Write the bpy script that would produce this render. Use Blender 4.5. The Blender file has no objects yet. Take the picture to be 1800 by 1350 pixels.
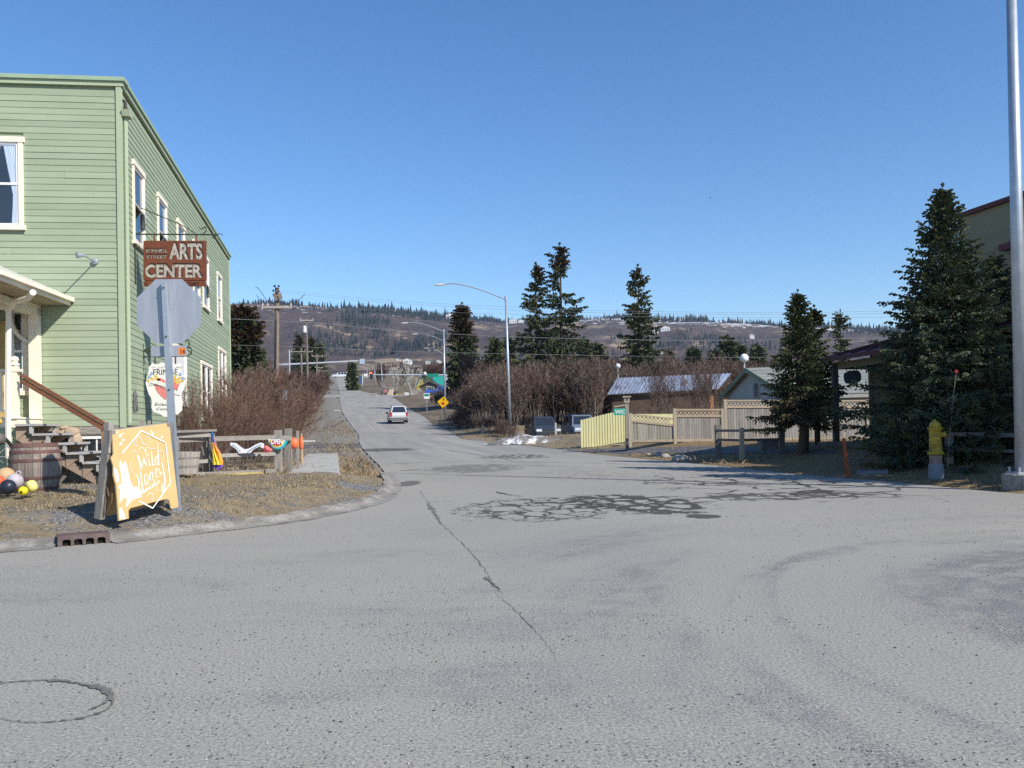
import bpy, bmesh, math, random
import numpy as np
from mathutils import Vector, Matrix, noise as mnoise
from mathutils.geometry import delaunay_2d_cdt
R = math.radians
random.seed(7); rng = np.random.default_rng(7)
S = bpy.context.scene
COL = S.collection

# ------------------------------------------------------------------ camera
EYE = 1.35
PITCH, ROLL, F = R(0.8), R(1.1), 1500.0
CY = 727.0                       # principal row (lens shifted)
fw = Vector((0, math.cos(PITCH), math.sin(PITCH)))
up0 = Vector((0, -math.sin(PITCH), math.cos(PITCH)))
rt0 = Vector((1, 0, 0))
rt = rt0 * math.cos(ROLL) - up0 * math.sin(ROLL)
up = up0 * math.cos(ROLL) + rt0 * math.sin(ROLL)
cam = bpy.data.cameras.new('camera'); camo = bpy.data.objects.new('camera', cam); COL.objects.link(camo)
m = Matrix.Identity(4)
for i in range(3):
    m[i][0] = rt[i]; m[i][1] = up[i]; m[i][2] = -fw[i]
m[2][3] = EYE
camo.matrix_world = m
cam.sensor_width = 36; cam.lens = 36 * F / 1800; cam.shift_y = (CY - 675) / 1800
cam.clip_start = .1; cam.clip_end = 20000
S.camera = camo
# ------------------------------------------------------------------ light
SUN_AZ, SUN_EL = R(128), R(37)     # azimuth from +Y towards +X
w = bpy.data.worlds.new('World'); S.world = w; w.use_nodes = True
nt = w.node_tree; nt.nodes.clear()
sky = nt.nodes.new('ShaderNodeTexSky'); sky.sky_type = 'NISHITA'; sky.sun_disc = False
sky.sun_elevation = SUN_EL; sky.sun_rotation = SUN_AZ
sky.air_density = 1.0; sky.dust_density = 0.1; sky.ozone_density = 3.5; sky.altitude = 30
bg = nt.nodes.new('ShaderNodeBackground'); bg.inputs[1].default_value = .138
wo = nt.nodes.new('ShaderNodeOutputWorld')
hsv = nt.nodes.new('ShaderNodeHueSaturation'); hsv.inputs['Saturation'].default_value = 1.2; hsv.inputs['Hue'].default_value = .504; nt.links.new(sky.outputs[0], hsv.inputs['Color']); nt.links.new(hsv.outputs[0], bg.inputs[0]); nt.links.new(bg.outputs[0], wo.inputs[0])
sl = bpy.data.lights.new('sun', 'SUN'); sl.energy = 4.9; sl.angle = R(.53); sl.color = (1, .935, .83)
so = bpy.data.objects.new('sun', sl); COL.objects.link(so)
sd = Vector((math.sin(SUN_AZ) * math.cos(SUN_EL), math.cos(SUN_AZ) * math.cos(SUN_EL), math.sin(SUN_EL)))
so.rotation_euler = sd.to_track_quat('Z', 'Y').to_euler(); so.location = (30, -30, 60)
S.view_settings.view_transform = 'Standard'; S.view_settings.look = 'None'
S.view_settings.exposure = .32; S.view_settings.gamma = 1; S.view_settings.use_curve_mapping = False
S.cycles.max_bounces = 5; S.cycles.diffuse_bounces = 3; S.cycles.transparent_max_bounces = 8
S.cycles.use_denoising = False
S.cycles.volume_bounces = 0

# ------------------------------------------------------------------ placing helpers
def ray(px, py):
    return (fw + rt * ((px - 900) / F) + up * (-(py - CY) / F)).normalized()
def at(px, py, Y):
    d = ray(px, py); return Vector((0, 0, EYE)) + d * (Y / d.y)
SD = Vector((-.2043, .9789, 0)); SN = Vector((.9789, .2043, 0))     # street direction, and to its right
PS = [-1000, 35, 57, 75, 90, 130, 210, 313, 450, 560, 900, 1500]
PZ = [0, 0, .36, 1.1, 1.95, 3.9, 9.3, 16.2, 26, 36, 60, 110]
def st(s, t, z=0):
    p = SD * s + SN * t; return Vector((p.x, p.y, z))
def sm(a, b, x): 
    t = np.clip((x - a) / (b - a), 0, 1); return t * t * (3 - 2 * t)
def prof(s):
    return np.interp(s, PS, PZ)
RX = [-3000, 405, 480, 560, 600, 640, 700, 800, 900, 1000, 1080, 1150, 1250, 1330, 1440, 1540, 1700, 2500, 6000]
RY = [600, 547, 547, 552, 557, 560, 565, 572, 578, 574, 571, 573, 578, 583, 586, 591, 596, 610, 640]
def hnoise(x, y, sc, oct=4, seed=0.):
    out = np.zeros_like(x); a = 1.
    for o in range(oct):
        k = sc * 2 ** o
        out += a * (np.sin(x * k * 1.3 + seed + 2.1 * np.sin(y * k * .9 + seed * 2 + o)) * np.cos(y * k * 1.1 + 1.7 * np.sin(x * k * .8 + o * 3)))
        a *= .5
    return out
def base(x, y):
    x = np.asarray(x, float); y = np.asarray(y, float)
    s = SD.x * x + SD.y * y
    z = prof(np.minimum(s, 900.))
    yy = np.maximum(y, 1.)
    px = 900 + F * x / yy
    hz = 748 - .0192 * (px - 900)
    H = EYE + (hz - np.interp(px, RX, RY)) / F * 2600
    k = sm(780, 2600, y)
    kk = k * .55 + .45 * sm(1300, 2500, y)
    hill = z * (1 - kk) + H * kk
    rough = 16 * hnoise(x, y, 1 / 330., 5, 1.) * sm(850, 1300, y) * (1 - sm(2150, 2560, y)) + 14 * hnoise(x, y * .25, 1 / 90., 3, 5.) * sm(1100, 1600, y) * (1 - sm(2150, 2560, y))
    return np.where(y > 700, hill + rough * (1 - .8 * sm(1500, 2300, y)), z)
def fbase(x, y):
    return float(base(np.array([x]), np.array([y]))[0])
def G(px, py):
    """where the line of sight meets the paved level"""
    d = ray(px, py); o = Vector((0, 0, EYE)); t = 1.; 
    while t < 3000:
        p = o + d * t
        if p.z < prof(SD.x * p.x + SD.y * p.y): break
        t += max(.02, t * .004)
    return Vector((p.x, p.y, p.z))

# ------------------------------------------------------------------ asphalt outline
right_px = [(1790, 868), (1700, 860), (1600, 850), (1500, 842), (1400, 834), (1300, 823), (1200, 813), (1120, 806), (1050, 799),
            (1000, 792), (930, 784), (860, 778), (812, 772)]
left_px = [(633, 780), (637, 788), (648, 800), (664, 815), (680, 835), (690, 850), (689, 862), (678, 874), (655, 885), (610, 897),
           (540, 911), (450, 924), (380, 932), (300, 941), (200, 952), (100, 961), (0, 969), (-160, 981)]
outline = [(70, -20), (70, 8.5), (14, 13.6)] + [tuple(G(*p).xy) for p in right_px]
for s_, t_ in [(75, 9.7), (85, 9.6), (105, 10.8), (130, 11.6), (170, 12.6), (198, 13.2), (204, 30), (204, 90), (216, 90), (216, 30), (222, 10), (260, 7.8), (313, 7.4), (450, 7.3), (640, 7.3),
               (640, 1.5), (450, 1.5), (313, 1.7), (222, 1.5), (216, -20), (216, -60), (205, -60), (205, -20), (198, 1.2), (130, 1.2), (95, 1.5), (70, 1.9)]:
    outline.append(tuple(st(s_, t_).xy))
left_w = [tuple(G(*p).xy) for p in left_px]
outline += left_w + [(-9, 9.35), (-40, 6.5), (-70, 5), (-70, -20)]
OUT = np.array(outline)
KERB = [Vector((-14, 8.95, 0)), Vector((-9, 9.35, 0))] + [Vector((x, y, 0)) for x, y in left_w[::-1][:15]]

def seg_dist(P, poly, closed=True):
    a = poly; b = np.roll(poly, -1, 0)
    if not closed: a, b = poly[:-1], poly[1:]
    best = np.full(len(P), 1e9)
    for (ax, ay), (bx, by) in zip(a, b):
        dx, dy = bx - ax, by - ay; L = dx * dx + dy * dy + 1e-12
        t = np.clip(((P[:, 0] - ax) * dx + (P[:, 1] - ay) * dy) / L, 0, 1)
        d = np.hypot(P[:, 0] - ax - t * dx, P[:, 1] - ay - t * dy)
        best = np.minimum(best, d)
    return best
def inside(P, poly):
    c = np.zeros(len(P), bool); n = len(poly); j = n - 1
    for i in range(n):
        xi, yi = poly[i]; xj, yj = poly[j]
        if yi != yj:
            c ^= ((yi > P[:, 1]) != (yj > P[:, 1])) & (P[:, 0] < (xj - xi) * (P[:, 1] - yi) / (yj - yi) + xi)
        j = i
    return c
def ground_z(x, y):
    P = np.stack([np.ravel(x), np.ravel(y)], 1).astype(float)
    z = base(P[:, 0], P[:, 1]).ravel()
    near = P[:, 1] < 700
    h = np.full(len(P), .3)
    Q = P[near]
    d = seg_dist(Q, OUT); ins = inside(Q, OUT)
    s = Q @ np.array([SD.x, SD.y]); t = Q @ np.array([SN.x, SN.y])
    hr = -.02 + .06 * sm(0, .5, d) + .44 * sm(.5, 4.5, d)
    hl = .05 + .045 * sm(.17, .3, d) + .23 * sm(.3, 1.6, d) + .1 * sm(2, 6, d)
    hl = np.where(s > 22, -.01 + .2 * sm(.1, 2, d), hl)
    lf = sm(-1, 1, 2.5 - t)
    hh = hr * (1 - lf) + hl * lf
    walk = sm(-1.5, -1.3, t) * (1 - sm(.3, .5, t)) * sm(20.6, 21.0, s) * (1 - sm(39, 40, s)); hh = hh * (1 - walk) + np.minimum(hh, .22) * walk
    lot = np.exp(-(((Q[:, 0] - 3.4) / 4.6) ** 4 + ((Q[:, 1] - 61) / 5.5) ** 4)); hh = hh - .62 * lot
    hh = hh + .02 * np.clip(hnoise(Q[:, 0], Q[:, 1], 1.1, 3), -1, 1) * sm(.2, 1, d)
    hh = np.where(ins, -.1 - .1 * sm(0, .3, d), hh)
    h[near] = hh
    return (z + h).reshape(np.shape(x))
def gz(x, y):
    return float(ground_z(np.array([x]), np.array([y]))[0])
def GG(px, py):
    """where the line of sight meets the built ground"""
    d = ray(px, py); o = Vector((0, 0, EYE)); t = 6.
    ts = []
    while t < 400:
        ts.append(t); t += max(.03, t * .003)
    ts = np.array(ts)
    X = o.x + d.x * ts; Y = o.y + d.y * ts; Z = o.z + d.z * ts
    g = ground_z(X, Y); below = np.nonzero(Z < g)[0]
    i = below[0] if len(below) else len(ts) - 1
    return Vector((X[i], Y[i], g[i]))

# ------------------------------------------------------------------ materials
MATS = {}
def newmat(name):
    m = bpy.data.materials.new(name); m.use_nodes = True; nt = m.node_tree
    MATS[name] = m
    return m, nt, nt.nodes['Principled BSDF'], nt.nodes, nt.links
def N(nt, t, **kw):
    n = nt.nodes.new(t)
    for k, v in kw.items(): setattr(n, k, v)
    return n
def mapped(nt, scale=(1, 1, 1), coord='Object', rnd=True):
    tc = N(nt, 'ShaderNodeTexCoord'); mp = N(nt, 'ShaderNodeMapping'); mp.inputs['Scale'].default_value = scale
    nt.links.new(tc.outputs[coord], mp.inputs[0])
    return mp.outputs[0]
def ramp(nt, src, stops):
    r = N(nt, 'ShaderNodeValToRGB'); e = r.color_ramp.elements
    while len(e) > 1: e.remove(e[-1])
    e[0].position = stops[0][0]; e[0].color = (*stops[0][1], 1)
    for p, c in stops[1:]:
        q = e.new(p); q.color = (*c, 1)
    nt.links.new(src, r.inputs[0]); return r.outputs[0]
def mixc(nt, f, a, b, mode='MIX'):
    n = N(nt, 'ShaderNodeMix', data_type='RGBA', blend_type=mode)
    for s_, v in ((n.inputs[0], f), (n.inputs[6], a), (n.inputs[7], b)):
        if isinstance(v, (int, float)): s_.default_value = v
        elif isinstance(v, tuple): s_.default_value = (*v, 1) if len(v) == 3 else v
        else: nt.links.new(v, s_)
    return n.outputs[2]
def math_(nt, op, a, b=0., c=None):
    n = N(nt, 'ShaderNodeMath', operation=op)
    for s_, v in zip(n.inputs, (a, b) if c is None else (a, b, c)):
        if isinstance(v, (int, float)): s_.default_value = v
        else: nt.links.new(v, s_)
    return n.outputs[0]
def noise(nt, vec, scale, detail=4, rough=.55, out='Fac', dist=0):
    n = N(nt, 'ShaderNodeTexNoise'); n.inputs['Scale'].default_value = scale; n.inputs['Detail'].default_value = detail
    n.inputs['Roughness'].default_value = rough; n.inputs['Distortion'].default_value = dist
    nt.links.new(vec, n.inputs['Vector']); return n.outputs[out]
def bump(nt, h, strength=.3, dist=.01, b=None):
    n = N(nt, 'ShaderNodeBump'); n.inputs['Strength'].default_value = strength; n.inputs['Distance'].default_value = dist
    nt.links.new(h, n.inputs['Height']); b = b or nt.nodes['Principled BSDF']; nt.links.new(n.outputs[0], b.inputs['Normal'])
def pm(name, c, c2=None, scale=6, stretch=(1, 1, 1), rough=.7, metal=0., bp=.2, bd=.004, vary=.12, fine=40, spec=.3, emit=None, alpha=None):
    """painted / wooden / metal surface: two-tone noise, fine grain, per-object brightness"""
    if name in MATS: return MATS[name]
    m, nt, b, _, L = newmat(name)
    c2 = c2 or tuple(x * .78 for x in c)
    v = mapped(nt, stretch)
    oi = N(nt, 'ShaderNodeObjectInfo')
    n1 = noise(nt, v, scale, 5); n2 = noise(nt, v, fine, 3)
    f = math_(nt, 'MULTIPLY_ADD', n1, 2.2, -.6); f = math_(nt, 'ADD', f, math_(nt, 'MULTIPLY_ADD', n2, .8, -.4))
    f = N(nt, 'ShaderNodeClamp').inputs[0] if False else f
    cl = N(nt, 'ShaderNodeClamp'); L.new(f, cl.inputs[0])
    col = mixc(nt, cl.outputs[0], c, c2)
    k = math_(nt, 'MULTIPLY_ADD', oi.outputs['Random'], vary * 2, 1 - vary)
    hs = N(nt, 'ShaderNodeHueSaturation'); L.new(col, hs.inputs['Color']); L.new(k, hs.inputs['Value'])
    L.new(hs.outputs[0], b.inputs['Base Color'])
    b.inputs['Roughness'].default_value = rough; b.inputs['Metallic'].default_value = metal
    b.inputs['Specular IOR Level'].default_value = spec
    if bp: bump(nt, n2, bp, bd)
    if emit:
        b.inputs['Emission Color'].default_value = (*emit[0], 1); b.inputs['Emission Strength'].default_value = emit[1]
    return m
def wood(name, c, c2, axis='x', rough=.85, vary=.18):
    st_ = {'x': (1.2, 14, 14), 'y': (14, 1.2, 14), 'z': (14, 14, 1.2)}[axis]
    return pm(name, c, c2, 2.5, st_, rough, 0, .5, .004, vary, 9)
def glass(name='window_glass', c=(.02, .025, .03), rough=.04, spec=.8):
    if name in MATS: return MATS[name]
    m, nt, b, _, L = newmat(name)
    v = mapped(nt); n = noise(nt, v, 1.5, 2)
    L.new(mixc(nt, n, c, tuple(x * 1.6 for x in c)), b.inputs['Base Color'])
    b.inputs['Roughness'].default_value = rough; b.inputs['Specular IOR Level'].default_value = spec; b.inputs['IOR'].default_value = 1.6
    bump(nt, n, .02, .01)
    return m

# ------------------------------------------------------------------ mesh helpers
class MB:
    def __init__(s): s.v = []; s.f = []; s.mi = []; s.M = None
    def add(s, vs, fs, mi=0):
        o = len(s.v)
        s.v += [tuple(s.M @ Vector(p)) if s.M else tuple(p) for p in vs]
        s.f += [tuple(i + o for i in q) for q in fs]; s.mi += [mi] * len(fs); return s
    def box(s, x0, x1, y0, y1, z0, z1, mi=0):
        return s.add([(x0, y0, z0), (x1, y0, z0), (x1, y1, z0), (x0, y1, z0), (x0, y0, z1), (x1, y0, z1), (x1, y1, z1), (x0, y1, z1)],
                     [(0, 3, 2, 1), (4, 5, 6, 7), (0, 1, 5, 4), (1, 2, 6, 5), (2, 3, 7, 6), (3, 0, 4, 7)], mi)
    def bar(s, a, b, w, h, mi=0, upv=(0, 0, 1), w2=None, h2=None):
        a = Vector(a); b = Vector(b); d = (b - a).normalized(); u = Vector(upv)
        x = d.cross(u)
        if x.length < 1e-4: x = d.cross(Vector((0, 1, 0)))
        x.normalize(); z = x.cross(d).normalized(); w2 = w2 or w; h2 = h2 or h
        vs = []
        for p, ww, hh in ((a, w, h), (b, w2, h2)):
            for sx, sz in ((-1, -1), (1, -1), (1, 1), (-1, 1)): vs.append(p + x * sx * ww / 2 + z * sz * hh / 2)
        return s.add(vs, [(0, 1, 2, 3), (7, 6, 5, 4), (0, 4, 5, 1), (1, 5, 6, 2), (2, 6, 7, 3), (3, 7, 4, 0)], mi)
    def tube(s, pts, r, n=6, mi=0, cap=True):
        pts = [Vector(p) for p in pts]; rs = r if isinstance(r, (list, tuple)) else [r] * len(pts)
        vs = []; x = None
        for i, p in enumerate(pts):
            d = (pts[min(i + 1, len(pts) - 1)] - pts[max(i - 1, 0)]).normalized()
            if x is None: x = d.orthogonal().normalized()
            x = (x - d * x.dot(d)).normalized(); y = d.cross(x)
            for k in range(n):
                a = 2 * math.pi * k / n; vs.append(p + (x * math.cos(a) + y * math.sin(a)) * rs[i])
        fs = []
        for i in range(len(pts) - 1):
            for k in range(n):
                k2 = (k + 1) % n; fs.append((i * n + k, i * n + k2, (i + 1) * n + k2, (i + 1) * n + k))
        if cap: fs += [tuple(range(n))[::-1], tuple((len(pts) - 1) * n + k for k in range(n))]
        return s.add(vs, fs, mi)
    def lathe(s, prof_, n=16, c=(0, 0, 0), mi=0, ax=None, mis=None):
        """prof_: (radius, height) list; ax: axis direction"""
        c = Vector(c); z = Vector(ax or (0, 0, 1)).normalized(); x = z.orthogonal().normalized(); y = z.cross(x)
        vs = []
        for r_, h in prof_:
            for k in range(n):
                a = 2 * math.pi * k / n; vs.append(c + z * h + (x * math.cos(a) + y * math.sin(a)) * r_)
        for i in range(len(prof_) - 1):
            pass
        o = len(s.v); s.v += [tuple(s.M @ p) if s.M else tuple(p) for p in vs]
        for i in range(len(prof_) - 1):
            for k in range(n):
                k2 = (k + 1) % n
                s.f.append((o + i * n + k, o + i * n + k2, o + (i + 1) * n + k2, o + (i + 1) * n + k)); s.mi.append(mis[i] if mis else mi)
        s.f.append(tuple(o + k for k in range(n))[::-1]); s.mi.append(mis[0] if mis else mi)
        s.f.append(tuple(o + (len(prof_) - 1) * n + k for k in range(n))); s.mi.append(mis[-1] if mis else mi)
        return s
    def prism(s, poly, o, x, y, t, mi=0):
        """poly (a,b) points in the plane o + a*x + b*y, thickness vector t"""
        o = Vector(o); x = Vector(x); y = Vector(y); t = Vector(t); n = len(poly)
        vs = [o + x * a + y * b for a, b in poly] + [o + x * a + y * b + t for a, b in poly]
        fs = [tuple(range(n)), tuple(range(2 * n - 1, n - 1, -1))] + [(i, i + n, (i + 1) % n + n, (i + 1) % n) for i in range(n)]
        return s.add(vs, fs, mi)
    def mesh(s, name, mats, org=(0, 0, 0), smooth=False):
        me = bpy.data.meshes.new(name); o = Vector(org)
        me.from_pydata([tuple(Vector(p) - o) for p in s.v], [], s.f)
        for m_ in (mats if isinstance(mats, (list, tuple)) else [mats]): me.materials.append(m_)
        me.polygons.foreach_set('material_index', s.mi)
        if smooth: me.polygons.foreach_set('use_smooth', [True] * len(s.f))
        bm = bmesh.new(); bm.from_mesh(me); bmesh.ops.recalc_face_normals(bm, faces=bm.faces); bm.to_mesh(me); bm.free()
        return me
    def build(s, name, mats, parent=None, smooth=False, **kw):
        """parts get their vertices relative to their thing's base"""
        org = root_loc(parent) if parent else Vector((0, 0, 0))
        if parent is None and s.v:
            a = np.array(s.v); lo, hi = a.min(0), a.max(0); org = Vector(((lo[0] + hi[0]) / 2, (lo[1] + hi[1]) / 2, lo[2]))
        ob = bpy.data.objects.new(name, s.mesh(name, mats, org, smooth)); COL.objects.link(ob)
        if parent: ob.parent = parent
        else: ob.location = org
        for k, v in kw.items(): ob[k] = v
        return ob
def root_loc(o):
    l = Vector(o.location)
    while o.parent: o = o.parent; l = l + Vector(o.location)
    return l
def thing(name, loc, label, category, group=None, rz=0):
    o = bpy.data.objects.new(name, None); COL.objects.link(o); o.location = loc; o.rotation_euler.z = rz
    o.empty_display_size = .2; o['label'] = label; o['category'] = category
    if group: o['group'] = group
    return o
def tag(o, label=None, category=None, group=None, kind=None):
    for k, v in (('label', label), ('category', category), ('group', group), ('kind', kind)):
        if v: o[k] = v
    return o
def copy_tree(o, parent=None, **kw):
    c = o.copy(); COL.objects.link(c)
    if parent: c.parent = parent; c.matrix_parent_inverse = o.matrix_parent_inverse
    for k, v in kw.items(): c[k] = v
    for ch in [q for q in COL.objects if q.parent is o]: copy_tree(ch, c)
    return c
def npmesh(name, V, T, mats, mi=None, smooth=False):
    me = bpy.data.meshes.new(name); V = np.asarray(V, np.float32); T = np.asarray(T, np.int32); k = T.shape[1]
    me.vertices.add(len(V)); me.vertices.foreach_set('co', V.ravel())
    me.loops.add(T.size); me.loops.foreach_set('vertex_index', T.ravel())
    me.polygons.add(len(T)); me.polygons.foreach_set('loop_start', np.arange(0, T.size, k, dtype=np.int32))
    me.polygons.foreach_set('loop_total', np.full(len(T), k, np.int32))
    for m_ in mats: me.materials.append(m_)
    if mi is not None: me.polygons.foreach_set('material_index', np.asarray(mi, np.int32))
    if smooth: me.polygons.foreach_set('use_smooth', np.ones(len(T), bool))
    me.update(calc_edges=True); me.validate()
    return me
def npobj(name, V, T, mats, mi=None, parent=None, smooth=False, loc=(0, 0, 0)):
    ob = bpy.data.objects.new(name, npmesh(name, V, T, mats, mi, smooth)); COL.objects.link(ob); ob.location = loc
    if parent: ob.parent = parent
    return ob
def text_mb(mb, txt, o, x, y, h, depth=.004, mi=0, shear=0, wid=None, align='LEFT', spacing=1, bold=0.):
    """solid letters on the plane o,x,y (unit vectors), cap height h"""
    cu = bpy.data.curves.new('t', 'FONT'); cu.body = txt; cu.size = 1; cu.shear = shear; cu.space_character = spacing; cu.offset = bold
    cu.resolution_u = 3; ob = bpy.data.objects.new('t', cu); COL.objects.link(ob)
    dg = bpy.context.evaluated_depsgraph_get(); me = bpy.data.meshes.new_from_object(ob.evaluated_get(dg))
    vs = np.array([v.co[:] for v in me.vertices]) if len(me.vertices) else np.zeros((0, 3))
    if len(vs):
        k = h / .69; w0 = vs[:, 0].max(); kx = k if wid is None else wid / w0
        off = {'LEFT': 0, 'CENTER': -w0 * kx / 2, 'RIGHT': -w0 * kx}[align]
        o = Vector(o); x = Vector(x); y = Vector(y); nrm = x.cross(y).normalized()
        pts = [o + x * (p[0] * kx + off) + y * (p[1] * k) + nrm * depth for p in vs]
        mb.add(pts, [tuple(p.vertices) for p in me.polygons], mi)
    bpy.data.objects.remove(ob); bpy.data.curves.remove(cu); bpy.data.meshes.remove(me)
def spline(pts, n=8):
    """Catmull-Rom through 2D/3D points"""
    P = [Vector(p) for p in pts]; P = [P[0] * 2 - P[1]] + P + [P[-1] * 2 - P[-2]]; out = []
    for i in range(1, len(P) - 2):
        for k in range(n):
            t = k / n; a, b, c, d = P[i - 1:i + 3]
            out.append(.5 * ((2 * b) + (c - a) * t + (2 * a - 5 * b + 4 * c - d) * t * t + (3 * b - a - 3 * c + d) * t ** 3))
    return out + [P[-2]]
def stroke(mb, pts, w, o, x, y, lift=.003, mi=0, n=6, w2=None):
    """brush stroke as a flat ribbon on a board's face"""
    q = spline(pts, n); o = Vector(o); x = Vector(x); y = Vector(y); nr = x.cross(y).normalized()
    vs = []; L = len(q)
    for i, p in enumerate(q):
        a = q[max(i - 1, 0)]; b = q[min(i + 1, L - 1)]; d = Vector((b[0] - a[0], b[1] - a[1]))
        if d.length < 1e-9: d = Vector((1, 0))
        d.normalize(); t = i / (L - 1); ww = w * (.35 + .65 * math.sin(math.pi * min(max(t, .08), .92))) if w2 is None else w + (w2 - w) * t
        e = Vector((-d[1], d[0])) * ww / 2
        for s_ in (1, -1): vs.append(o + x * (p[0] + s_ * e[0]) + y * (p[1] + s_ * e[1]) + nr * lift)
    mb.add(vs, [(2 * i, 2 * i + 1, 2 * i + 3, 2 * i + 2) for i in range(L - 1)], mi)
# ================================================================== ground
def ground_material():
    m, nt, b, _, L = newmat('ground_earth')
    v = mapped(nt); geo = N(nt, 'ShaderNodeNewGeometry'); sx = N(nt, 'ShaderNodeSeparateXYZ'); L.new(v, sx.inputs[0])
    n1 = noise(nt, v, .55, 5, .6); n2 = noise(nt, v, 3.5, 5, .65); n3 = noise(nt, v, 45, 4, .7); n4 = noise(nt, v, 160, 2)
    grass = mixc(nt, n3, (.34, .265, .165), (.17, .13, .08))
    grass = mixc(nt, ramp(nt, n2, [(.45, (0, 0, 0)), (.75, (.8, .8, .8))]), grass, (.10, .085, .04))
    vo = N(nt, 'ShaderNodeTexVoronoi'); vo.inputs['Scale'].default_value = 55; L.new(v, vo.inputs['Vector'])
    sp = N(nt, 'ShaderNodeSeparateColor'); L.new(vo.outputs['Color'], sp.inputs[0])
    grav = ramp(nt, sp.outputs[0], [(0, (.055, .057, .062)), (.45, (.13, .13, .135)), (.8, (.22, .22, .22)), (1, (.42, .42, .41))])
    k = math_(nt, 'ADD', n1, math_(nt, 'MULTIPLY', n2, .55))
    k = ramp(nt, k, [(.74, (0, 0, 0)), (.92, (1, 1, 1))])
    col = mixc(nt, k, grass, grav)
    # right-hand verge and yards are mostly grass
    rm = N(nt, 'ShaderNodeMapRange'); rm.inputs[1].default_value = 3; rm.inputs[2].default_value = 7; L.new(sx.outputs[0], rm.inputs[0])
    lawn = mixc(nt, n3, (.30, .215, .115), (.15, .105, .06)); lawn = mixc(nt, ramp(nt, n1, [(.4, (0, 0, 0)), (.7, (.6, .6, .6))]), lawn, (.20, .15, .09))
    col = mixc(nt, rm.outputs[0], col, lawn)
    tt = math_(nt, 'ADD', math_(nt, 'MULTIPLY', sx.outputs[0], .9789), math_(nt, 'MULTIPLY', sx.outputs[1], .2043))
    sh_ = N(nt, 'ShaderNodeMapRange'); sh_.inputs[1].default_value = -2.6; sh_.inputs[2].default_value = -1.2; L.new(math_(nt, 'MULTIPLY_ADD', n2, 1.6, math_(nt, 'SUBTRACT', tt, .8)), sh_.inputs[0])
    yl = N(nt, 'ShaderNodeMapRange'); yl.inputs[1].default_value = 27; yl.inputs[2].default_value = 34; L.new(sx.outputs[1], yl.inputs[0])
    tl = N(nt, 'ShaderNodeMapRange'); tl.inputs[1].default_value = 4; tl.inputs[2].default_value = 3; L.new(tt, tl.inputs[0])
    shm = math_(nt, 'MULTIPLY', math_(nt, 'MULTIPLY', sh_.outputs[0], yl.outputs[0]), math_(nt, 'MULTIPLY', tl.outputs[0], .85))
    col = mixc(nt, shm, col, mixc(nt, n3, (.25, .245, .225), (.15, .147, .14)))
    # hill scrub
    h1 = noise(nt, v, .006, 8, .62, dist=.6); h2 = noise(nt, v, .05, 5, .7); h3 = noise(nt, v, .0022, 4)
    h4 = noise(nt, mapped(nt, (1, .25, 1)), .02, 6, .7)
    scrub = ramp(nt, math_(nt, 'MULTIPLY_ADD', h2, .6, math_(nt, 'MULTIPLY', h1, .4)), [(.3, (.034, .027, .026)), (.52, (.085, .063, .054)), (.7, (.145, .11, .088))])
    tan = ramp(nt, math_(nt, 'ADD', math_(nt, 'MULTIPLY', h1, .7), math_(nt, 'MULTIPLY', h4, .42)), [(.62, (0, 0, 0)), (.67, (.9, .9, .9))])
    scrub = mixc(nt, tan, scrub, (.30, .225, .15))
    # snow lying on the open shelf below the crest
    zr = N(nt, 'ShaderNodeMapRange'); zr.inputs[1].default_value = 235; zr.inputs[2].default_value = 286; L.new(math_(nt, 'MULTIPLY_ADD', sx.outputs[0], .038, sx.outputs[2]), zr.inputs[0])
    xr = N(nt, 'ShaderNodeMapRange'); xr.inputs[1].default_value = -100; xr.inputs[2].default_value = 650; L.new(sx.outputs[0], xr.inputs[0])
    hs = math_(nt, 'MULTIPLY', zr.outputs[0], math_(nt, 'MULTIPLY_ADD', xr.outputs[0], .75, .25))
    sn = ramp(nt, math_(nt, 'MULTIPLY_ADD', h2, 1.2, math_(nt, 'MULTIPLY', hs, .3)), [(.80, (0, 0, 0)), (.84, (1, 1, 1))])
    scrub = mixc(nt, math_(nt, 'MULTIPLY', sn, math_(nt, 'GREATER_THAN', hs, .08)), scrub, (.75, .77, .8))
    fr = N(nt, 'ShaderNodeMapRange'); fr.inputs[1].default_value = 60; fr.inputs[2].default_value = 110; L.new(sx.outputs[1], fr.inputs[0])
    mid = mixc(nt, ramp(nt, noise(nt, v, .5, 6, .7), [(.4, (0, 0, 0)), (.6, (1, 1, 1))]), (.22, .165, .10), (.10, .085, .07))
    col = mixc(nt, math_(nt, 'MULTIPLY', fr.outputs[0], math_(nt, 'SUBTRACT', 1.0, shm)), col, mid)
    fr = N(nt, 'ShaderNodeMapRange'); fr.inputs[1].default_value = 500; fr.inputs[2].default_value = 700; L.new(sx.outputs[1], fr.inputs[0])
    col = mixc(nt, fr.outputs[0], col, scrub)
    L.new(col, b.inputs['Base Color']); b.inputs['Roughness'].default_value = .95; b.inputs['Specular IOR Level'].default_value = .15
    hgt = math_(nt, 'ADD', math_(nt, 'MULTIPLY', n3, .02), math_(nt, 'MULTIPLY', n2, .05))
    hgt = math_(nt, 'ADD', hgt, math_(nt, 'MULTIPLY', math_(nt, 'MULTIPLY', h2, fr.outputs[0]), 9.))
    bump(nt, hgt, .7, 1.)
    return m

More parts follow.
